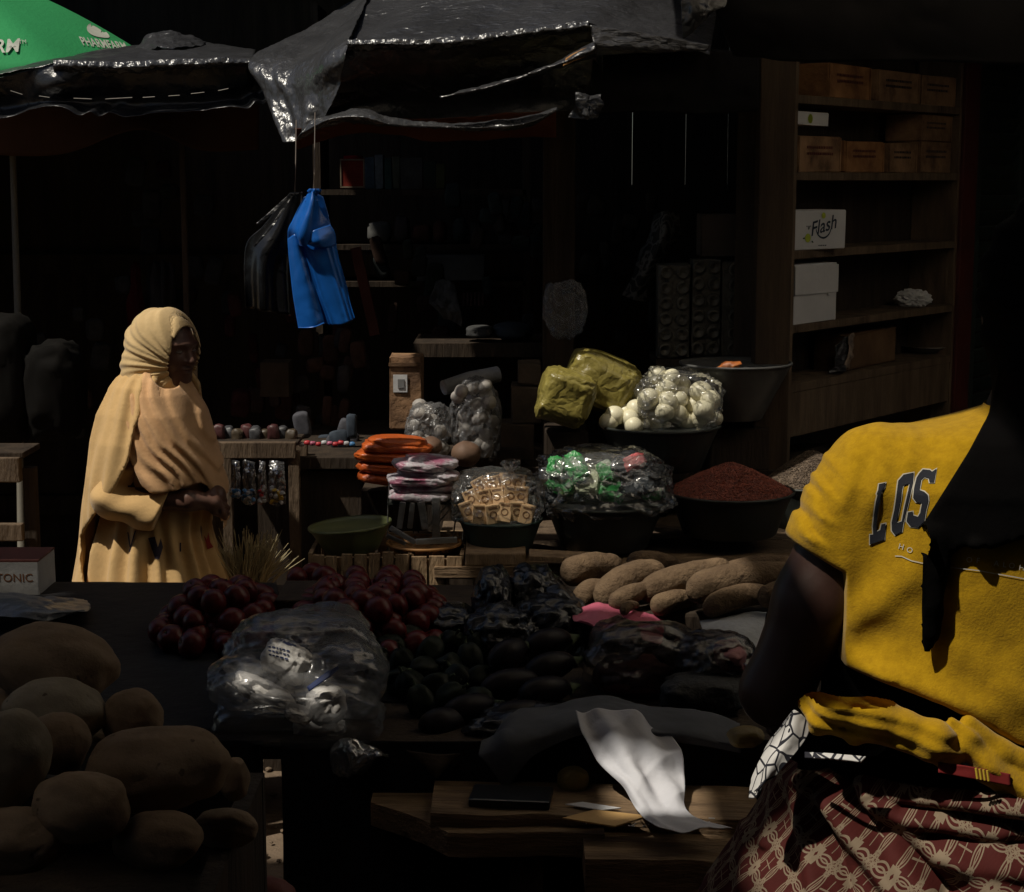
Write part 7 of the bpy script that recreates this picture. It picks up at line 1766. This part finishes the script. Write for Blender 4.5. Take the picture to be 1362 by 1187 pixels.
# ---- print on the back
bsh = bvh_of(sh_)
CR = 5.937
def cp(l): return [(1140 + x / CR, 600 + y / CR) for x, y in l]
def grow(l, a):
    n = len(l); area = sum(l[i][0] * l[(i + 1) % n][1] - l[(i + 1) % n][0] * l[i][1] for i in range(n)); s_ = 1 if area > 0 else -1; out = []
    for i in range(n):
        p0, p1, p2 = l[i - 1], l[i], l[(i + 1) % n]
        d1 = Vector((p1[0] - p0[0], p1[1] - p0[1])).normalized(); d2 = Vector((p2[0] - p1[0], p2[1] - p1[1])).normalized()
        n1 = Vector((d1.y, -d1.x)) * s_; n2 = Vector((d2.y, -d2.x)) * s_; m_ = (n1 + n2)
        m_ = m_.normalized() if m_.length > 1e-3 else n1
        out.append((p1[0] + m_.x * a, p1[1] + m_.y * a))
    return out
Lp = cp([(172, 262), (226, 250), (213, 290), (192, 318), (178, 400), (166, 470), (155, 545), (150, 640), (182, 625), (192, 580), (226, 572), (214, 700), (100, 738), (101, 662), (126, 660), (124, 600), (135, 490), (148, 400), (160, 350), (154, 340), (166, 310)])
Oo = cp([(325, 235), (367, 187), (447, 170), (441, 250), (412, 370), (388, 470), (362, 570), (352, 638), (300, 664), (274, 630), (272, 565), (293, 470), (308, 370), (317, 295)])
Oi = cp([(362, 272), (415, 257), (398, 340), (375, 440), (352, 556), (312, 570), (325, 480), (345, 380), (352, 315)])
Sp = cp([(490, 178), (520, 145), (575, 150), (592, 163), (627, 140), (607, 248), (572, 248), (565, 216), (530, 206), (506, 228), (493, 308), (530, 322), (558, 348), (562, 392), (542, 470), (527, 560), (482, 603), (422, 595), (390, 555), (402, 485), (440, 478), (441, 508), (480, 520), (498, 490), (512, 412), (466, 402), (442, 370), (450, 290), (470, 210)])
Ap = cp([(1225, 652), (1262, 520), (1316, 330), (1352, 320), (1420, 330), (1420, 480), (1318, 488), (1290, 520), (1262, 600), (1312, 606), (1290, 698)])
M_navy = mat('navy_flock', (0.008, 0.010, 0.020), 0.85)
M_wpr = mat('cream_outline', (0.62, 0.58, 0.48), 0.8)
for out_, in_ in (([grow(Lp, 1.5)], [Lp]), ([grow(Oo, 1.5), grow(Oi, -1.5)], [Oo, Oi]), ([grow(Sp, 1.5)], [Sp]), ([grow(Ap, 1.5)], [Ap])):
    px_print('letter_outline', bsh, [out_], M_wpr, sh_, 0.0010, 3.0)
    px_print('printed_letter', bsh, [in_], M_navy, sh_, 0.0018, 3.0)
def small(txt, cx, cy, size, ang):
    v, f = text_mesh(txt, size, bold=0.15); ca, sa = math.cos(ang), math.sin(ang)
    return [[(1140 + (cx + q.x * ca + q.y * sa) / CR, 600 + (cy + q.x * sa - q.y * ca) / CR) for q in [v[i] for i in fc]] for fc in f]
polys = []
for t_, x, y, a in [('H', 348, 758, 0.25), ('O', 415, 785, 0.25), ('O', 886, 862, 0.1), ('F', 955, 868, 0.1), ('A', 1100, 890, 0.1), ('L', 1165, 900, 0.1), ('O', 1222, 908, 0.12), ('H', 1300, 924, 0.14)]:
    polys += [[p_] for p_ in small(t_, x, y, 62, a)]
for seg_ in ([(300, 830), (350, 832), (430, 868)], [(430, 868), (600, 905), (785, 925)], [(785, 925), (960, 945), (1120, 975)], [(1120, 975), (1240, 995), (1420, 1030)]):
    for a, b in zip(seg_[:-1], seg_[1:]): polys.append([ln(*cp([a])[0], *cp([b])[0], 1.3)])
px_print('small_lettering', bsh, polys, M_wpr, sh_, 0.0012, 3.0)

# ---- black head scarf with a long tail
def bx_(px, py=720): return P(px, py, 1.918).x
def bz_(py, px=1280): return P(px, py, 1.918).z
def scarf2(X, Y, Z):
    h = HP
    d = s_ell(X, Y, Z, (h.x, h.y - 0.005, h.z + 0.01), (0.090, 0.105, 0.122)) + 0.003 * np.sin(Z * 130 + X * 60 + 3 * vnoise(X * 9, Y * 9, Z * 9))
    back = Y - (h.y + 0.055)
    d = np.maximum(d, back)
    d = sm_min(d, s_cone(X, Y, Z, (h.x, h.y - 0.02, h.z - 0.06), (sx_(1390), YS - 0.055, sz_(570)), 0.075, 0.080), 0.03)
    # fabric falling over the back: a slab following the back, outlined
    Xp = X * 1.918 / Y; Zp = 2.0 - (2.0 - Z) * 1.918 / Y
    xl_ = np.interp(-Zp, [-bz_(y) for y in (500, 548, 600, 660, 705, 722, 745)], [bx_(x) for x in (1318, 1309, 1284, 1249, 1222, 1215, 1222)])
    cx, a, b, yc = lerpk(Z, TK)
    ys = yc - b * np.clip(1 - np.abs((X - cx) / a) ** 2.35, 0.02, 1) ** (1 / 2.35)
    dd = np.abs(Y - (ys - 0.009)) - 0.009 - 0.022 * np.clip((Z - sz_(650)) / 0.1, 0, 1) - 0.003 * vnoise(X * 18, X * 0 + 1.0, Z * 9)
    bot = np.interp(Xp, [bx_(x) for x in (1210, 1272, 1280, 1300, 1318, 1345, 1362, 1420, 1500)], [bz_(y) for y in (740, 735, 727, 726, 731, 722, 716, 700, 640)])
    sl = np.maximum(np.maximum(np.maximum(dd, xl_ - Xp), bot - Zp), np.maximum(Zp - bz_(490), Xp - bx_(1500)))
    d = sm_min(d, sl, 0.008)
    Yt = (Y - (YS - 0.112)) * 2.0 + (YS - 0.124)
    tl = s_chain(X, Yt, Z, [((bx_(1250), YS - 0.119, bz_(728)), 0.022), ((bx_(1246), YS - 0.123, bz_(770)), 0.0215), ((bx_(1245), YS - 0.126, bz_(815)), 0.019), ((bx_(1247), YS - 0.130, bz_(850)), 0.012), ((bx_(1246), YS - 0.130, bz_(872)), 0.0055)], 0.004) + 0.0035 * vnoise(X * 60, Y * 60, Z * 50)
    tl = sm_min(tl, s_ell(X, Y, Z, (bx_(1232), YS - 0.122, bz_(726)), (0.015, 0.014, 0.014)), 0.006)
    tl = sm_min(tl, s_ell(X, Y, Z, (bx_(1305), YS - 0.122, bz_(728)), (0.010, 0.012, 0.007)), 0.006)
    return np.minimum(d, tl)
sdf_obj('head_scarf', scarf2, (sx_(1200), YS - 0.19, sz_(885)), (sx_(1530), YS + 0.16, HP.z + 0.15), 0.0046, M_blackc, sroot)

# ---- black vest at the waist under the shirt
def vest(X, Y, Z):
    d = s_loft(X, Y, Z, SKP([(840, 1112, 1660, 0.100, YS), (900, 1095, 1665, 0.108, YS), (960, 1078, 1670, 0.112, YS), (1040, 1052, 1700, 0.120, YS)]), 2.3) + 0.003 * vnoise(X * 20, Y * 10, Z * 40)
    return np.maximum(np.maximum(d, Z - sz_(845)), sz_(1050) - Z)
sdf_obj('vest', vest, (sx_(1035), YS - 0.14, sz_(1060)), (sx_(1720), YS + 0.14, sz_(838)), 0.006, M_blackc, sroot)
# ---- shirt tail twisted round the waist
def waist(X, Y, Z):
    s = YS - 0.125
    A = [(q3(1085, 938, s + 0.03), 0.016), (q3(1112, 940, s), 0.022), (q3(1160, 952, s - 0.004), 0.026), (q3(1205, 972, s - 0.008), 0.022), (q3(1235, 985, s - 0.01), 0.015)]
    d = s_chain(X, Y, Z, A, 0.01)
    d = sm_min(d, s_chain(X, Y, Z, [(q3(1072, 936, s + 0.03), 0.010), (q3(1090, 960, s), 0.013), (q3(1140, 975, s - 0.002), 0.012), (q3(1185, 986, s - 0.004), 0.008)], 0.008), 0.006)
    d = sm_min(d, s_chain(X, Y, Z, [(q3(1098, 912, s + 0.02), 0.008), (q3(1108, 930, s), 0.014)], 0.01), 0.01)
    d = sm_min(d, s_chain(X, Y, Z, [(q3(1216, 978, s - 0.01), 0.020), (q3(1240, 985, s - 0.014), 0.024), (q3(1262, 1000, s - 0.01), 0.015), (q3(1284, 1008, s - 0.005), 0.007)], 0.01), 0.006)
    st = (X - sx_(1150)) * 0.35 + (Z - sz_(955))
    d = d + 0.0016 * np.sin(st * 330 + 6 * vnoise(X * 14, Y * 10, Z * 14)) + 0.0016 * vnoise(X * 26, Y * 20, Z * 60)
    e = s_chain(X, Y, Z, [(q3(1264, 962, s - 0.006), 0.006), (q3(1285, 985, s - 0.010), 0.012), (q3(1312, 1018, s - 0.010), 0.017), (q3(1362, 1052, s - 0.006), 0.020), (q3(1450, 1075, s), 0.02)], 0.01)
    e = e + 0.0018 * np.sin(((X - sx_(1300)) * 0.7 + (Z - sz_(1000))) * 230)
    e2 = s_chain(X, Y, Z, [(q3(1288, 962, s), 0.010), (q3(1330, 1000, s), 0.014), (q3(1400, 1030, s), 0.015), (q3(1500, 1050, s + .03), 0.015)], 0.01)
    f_ = s_chain(X, Y, Z, [(q3(1232, 1004, s + 0.004), 0.006), (q3(1262, 1018, s + 0.002), 0.008), (q3(1275, 1022, s), 0.005)], 0.01)
    return np.minimum(np.minimum(np.minimum(d, e), e2), f_)
sdf_obj('twisted_shirt_tail', waist, (sx_(1050), YS - 0.19, sz_(1110)), (sx_(1520), YS - 0.03, sz_(895)), 0.0034, M_shirt, sroot)

# ---- black and white cloth tucked in at the side
def bwmat():
    m = bpy.data.materials.new('black_white_print'); m.use_nodes = True; t = m.node_tree; N = t.nodes; L = t.links; b = N['Principled BSDF']; b.inputs['Roughness'].default_value = 0.85
    tc = N.new('ShaderNodeTexCoord'); mp = N.new('ShaderNodeMapping'); mp.inputs['Scale'].default_value = (1, 1, 0.75); L.new(tc.outputs['Object'], mp.inputs[0])
    v = N.new('ShaderNodeTexVoronoi'); v.feature = 'DISTANCE_TO_EDGE'; v.inputs['Scale'].default_value = 52; L.new(mp.outputs[0], v.inputs['Vector'])
    v2 = N.new('ShaderNodeTexVoronoi'); v2.inputs['Scale'].default_value = 34; L.new(mp.outputs[0], v2.inputs['Vector'])
    r = N.new('ShaderNodeMath'); r.operation = 'GREATER_THAN'; r.inputs[1].default_value = 0.055; L.new(v.outputs['Distance'], r.inputs[0])
    r2 = N.new('ShaderNodeMath'); r2.operation = 'GREATER_THAN'; r2.inputs[1].default_value = 0.30; L.new(v2.outputs['Distance'], r2.inputs[0])
    mu = N.new('ShaderNodeMath'); mu.operation = 'MULTIPLY'; L.new(r.outputs[0], mu.inputs[0]); L.new(r2.outputs[0], mu.inputs[1])
    mx = N.new('ShaderNodeMix'); mx.data_type = 'RGBA'; mx.inputs[6].default_value = (0.012, 0.012, 0.02, 1); mx.inputs[7].default_value = (0.60, 0.58, 0.56, 1); L.new(mu.outputs[0], mx.inputs[0])
    L.new(mx.outputs[2], b.inputs['Base Color']); return m
M_bw = bwmat()
ys_ = YS - 0.10
sheet('patterned_sash', [[q3(1042, 958, ys_ + .02), q3(1056, 944, ys_ - .01), q3(1080, 962, ys_ - .01)], [q3(1022, 985, ys_ + .01), q3(1044, 985, ys_ - .025), q3(1072, 985, ys_ - .02)], [q3(1010, 1010, ys_), q3(1026, 1012, ys_ - .03), q3(1046, 1016, ys_ - .03)], [q3(1001, 1035, ys_), q3(1014, 1038, ys_ - .03), q3(1028, 1036, ys_ - .03)], [q3(997, 1062, ys_ - .01), q3(1002, 1060, ys_ - .03), q3(1010, 1052, ys_ - .03)]], M_bw, sroot, nu=40, nv=60, crumple=0.003, cfreq=14, thick=0.003)
sheet('patterned_sash', [[q3(1070, 1000, ys_ - .03), q3(1110, 1002, ys_ - .045), q3(1152, 1006, ys_ - .05)], [q3(1070, 1008, ys_ - .034), q3(1110, 1009, ys_ - .05), q3(1145, 1013, ys_ - .055)]], M_bw, sroot, nu=30, nv=8, crumple=0.002, cfreq=14, thick=0.003)
sheet('red_waistband', [[q3(1248, 1014, ys_ - .055), q3(1290, 1020, ys_ - .058), q3(1345, 1030, ys_ - .055)], [q3(1248, 1028, ys_ - .058), q3(1290, 1036, ys_ - .06), q3(1345, 1046, ys_ - .058)]], mat('bright_red_band', (0.20, 0.008, 0.008), 0.8), sroot, nu=30, nv=8, crumple=0.002, cfreq=20)
for i in range(4):
    x = 1298 + i * 5; MB().tube([q3(x, 1022 + i, ys_ - .064), q3(x + 2, 1036 + i, ys_ - .066)], 0.0016, 5).build('yellow_fringe', mat('yellow_thread', (0.6, 0.42, 0.03), 0.8), sroot)

# ---- wax print wrapper
def waxmat():
    m = bpy.data.materials.new('red_wax_print'); m.use_nodes = True; t = m.node_tree; N = t.nodes; L = t.links; b = N['Principled BSDF']; b.inputs['Roughness'].default_value = 0.8; b.inputs['Specular IOR Level'].default_value = 0.2
    tc = N.new('ShaderNodeTexCoord'); sep = N.new('ShaderNodeSeparateXYZ'); L.new(tc.outputs['UV'], sep.inputs[0])
    def M(op, a, b_=None, c=None):
        n = N.new('ShaderNodeMath'); n.operation = op
        for i, v in enumerate((a, b_, c)):
            if v is None: continue
            if isinstance(v, (int, float)): n.inputs[i].default_value = v
            else: L.new(v, n.inputs[i])
        return n.outputs[0]
    wn = N.new('ShaderNodeTexNoise'); wn.inputs['Scale'].default_value = 9; L.new(tc.outputs['UV'], wn.inputs['Vector'])
    ws_ = N.new('ShaderNodeSeparateColor'); L.new(wn.outputs['Color'], ws_.inputs[0])
    S_ = 1 / 0.050
    x0 = M('MULTIPLY', M('ADD', sep.outputs[0], M('MULTIPLY', ws_.outputs[0], 0.006)), S_)
    y0 = M('MULTIPLY', M('ADD', sep.outputs[1], M('MULTIPLY', ws_.outputs[1], 0.006)), S_)
    def frac(v): return M('SUBTRACT', M('FRACT', v), 0.5)
    def ln2(a, b_): return M('SQRT', M('ADD', M('MULTIPLY', a, a), M('MULTIPLY', b_, b_)))
    def band(d, r, w_): return M('LESS_THAN', M('ABSOLUTE', M('SUBTRACT', d, r)), w_)
    fx, fy = frac(x0), frac(y0)
    gx, gy = frac(M('ADD', x0, 0.5)), frac(M('ADD', y0, 0.5))
    d1 = ln2(fx, fy); d2 = ln2(gx, gy); d3 = ln2(gx, fy); d4 = ln2(fx, gy)
    lines = M('MAXIMUM', M('MAXIMUM', band(d1, 0.45, 0.017), band(d1, 0.38, 0.014)), M('MAXIMUM', band(d2, 0.45, 0.017), band(d2, 0.38, 0.014)))
    # cream diamonds with a dark leaf across, where circles meet
    dia = M('LESS_THAN', M('ADD', M('ABSOLUTE', gx), M('ABSOLUTE', fy)), 0.22)
    u = M('ADD', gx, fy); v = M('SUBTRACT', gx, fy)
    leaf = M('LESS_THAN', M('ADD', M('MULTIPLY', M('ABSOLUTE', u), 2.6), M('MULTIPLY', M('MULTIPLY', v, v), 10.0)), 0.15)
    dia = M('MULTIPLY', dia, M('SUBTRACT', 1.0, leaf))
    # hatched squares
    sq = M('LESS_THAN', M('MAXIMUM', M('ABSOLUTE', fx), M('ABSOLUTE', gy)), 0.17)
    hx = M('LESS_THAN', M('ABSOLUTE', frac(M('MULTIPLY', M('ADD', x0, y0), 9.0))), 0.12); hy = M('LESS_THAN', M('ABSOLUTE', frac(M('MULTIPLY', M('SUBTRACT', x0, y0), 9.0))), 0.12)
    hatch = M('MULTIPLY', sq, M('MAXIMUM', hx, hy))
    star = M('MULTIPLY', M('LESS_THAN', d1, 0.2), M('LESS_THAN', M('MINIMUM', M('ABSOLUTE', M('ADD', fx, fy)), M('ABSOLUTE', M('SUBTRACT', fx, fy))), 0.018))
    pat = M('MAXIMUM', M('MAXIMUM', lines, dia), M('MAXIMUM', hatch, star))
    tn = N.new('ShaderNodeTexNoise'); tn.inputs['Scale'].default_value = 40; tn.inputs['Detail'].default_value = 4; L.new(tc.outputs['UV'], tn.inputs['Vector'])
    base = N.new('ShaderNodeMix'); base.data_type = 'RGBA'; base.inputs[6].default_value = (0.045, 0.007, 0.006, 1); base.inputs[7].default_value = (0.082, 0.013, 0.010, 1); L.new(tn.outputs['Fac'], base.inputs[0])
    mx = N.new('ShaderNodeMix'); mx.data_type = 'RGBA'; L.new(pat, mx.inputs[0]); L.new(base.outputs[2], mx.inputs[6]); mx.inputs[7].default_value = (0.22, 0.165, 0.112, 1)
    L.new(mx.outputs[2], b.inputs['Base Color'])
    bp = N.new('ShaderNodeBump'); bp.inputs['Strength'].default_value = 0.3; bp.inputs['Distance'].default_value = 0.001
    t2 = N.new('ShaderNodeTexNoise'); t2.inputs['Scale'].default_value = 300; L.new(tc.outputs['UV'], t2.inputs['Vector']); L.new(t2.outputs['Fac'], bp.inputs['Height']); L.new(bp.outputs[0], b.inputs['Normal'])
    return m
M_wax = waxmat()
def ridge2(x, y, x0, y0, x1, y1, w_, a):
    dx, dy = x1 - x0, y1 - y0; t = ((x - x0) * dx + (y - y0) * dy) / (dx * dx + dy * dy); tc_ = min(max(t, 0), 1)
    d2 = (x - x0 - tc_ * dx) ** 2 + (y - y0 - tc_ * dy) ** 2
    fade = 1 if 0 <= t <= 1 else math.exp(-((t - tc_) ** 2) * 40)
    return a * math.exp(-d2 / (w_ * w_)) * fade
RID = [(1078, 1030, 1200, 1190, 15, 0.026), (1105, 1028, 1262, 1190, 13, -0.024), (1150, 1060, 1235, 1190, 12, 0.018), (1060, 1040, 1090, 1190, 11, 0.012), (1046, 1020, 1020, 1120, 10, 0.010), (1092, 1050, 1130, 1190, 10, -0.012),
       (1090, 1026, 1250, 1062, 9, -0.016), (1200, 1075, 1362, 1098, 8, -0.016), (1140, 1045, 1362, 1080, 9, 0.012), (1120, 1062, 1330, 1120, 12, 0.010), (1230, 1110, 1362, 1125, 10, -0.012), (1250, 1140, 1420, 1170, 14, 0.012), (1080, 1012, 1340, 1048, 8, 0.012), (1330, 1060, 1500, 1090, 12, 0.012),
       (1260, 1130, 1330, 1200, 16, 0.012), (1000, 1110, 985, 1190, 10, 0.010)]
keys = [(1003, 1045, 0.135), (1012, 1040, 0.150), (1035, 1032, 0.158), (1060, 1022, 0.165), (1090, 1004, 0.175), (1120, 986, 0.19), (1155, 962, 0.205), (1187, 940, 0.215), (1260, 905, 0.235), (1500, 890, 0.25), (1900, 880, 0.26)]
pys = [k[0] for k in keys]
NV, NU = 230, 420
vs = []; uv = []; fs = []
vtot = 0
for j in range(NV + 1):
    t = j / NV; py = 1003 + (1900 - 1003) * (t ** 1.9)
    L_ = float(np.interp(py, pys, [k[1] for k in keys])); b_ = float(np.interp(py, pys, [k[2] for k in keys]))
    Rr = 2 * 1382 - L_
    a = P(L_, py, YS); c = P(Rr, py, YS); cx = (a.x + c.x) / 2; A_ = (c.x - a.x) / 2; z = max(a.z, GZ + 0.06)
    lean = 1004 - 0
    for i in range(NU + 1):
        th = -math.pi * 0.5 + 2 * math.pi * i / NU      # starts at the far side
        ct, st = math.sin(th), -math.cos(th)
        x = cx + A_ * ct; y = YS + b_ * st
        # hem of the waist falls to the right
        zz = z - 0.035 * max(0, (ct + 0.2)) * max(0, 1 - (py - 1003) / 120) * (1 if st < 0.3 else 0.5)
        pxx, pyy = proj((x, min(y, YS), zz)) if st < 0.2 else (0, 0)
        off = 0
        if st < 0.2:
            for r_ in RID: off += ridge2(pxx, pyy, *r_)
        off += 0.006 * mnoise.noise(Vector((ct * 4, st * 4, z * 3))) + 0.004 * math.sin(i * 0.30 + z * 6) * min(1, (py - 1003) / 150)
        n = Vector((ct / A_, st / b_, 0)).normalized()
        vs.append(Vector((x, y, zz)) + n * off)
        uv.append((i / NU * 2.1 + 0.12 * t, -z * 1.0 + ct * 0.03))
W = NU + 1
for j in range(NV):
    for i in range(NU): fs.append((j * W + i, j * W + i + 1, (j + 1) * W + i + 1, (j + 1) * W + i))
uv = [(u * math.cos(0.35) - v * math.sin(0.35), u * math.sin(0.35) + v * math.cos(0.35)) for u, v in uv]
wr = pmesh('wrapper_skirt', vs, fs, M_wax, sroot, True, uv=uv)
md = wr.modifiers.new('t', 'SOLIDIFY'); md.thickness = 0.003; md.offset = -1
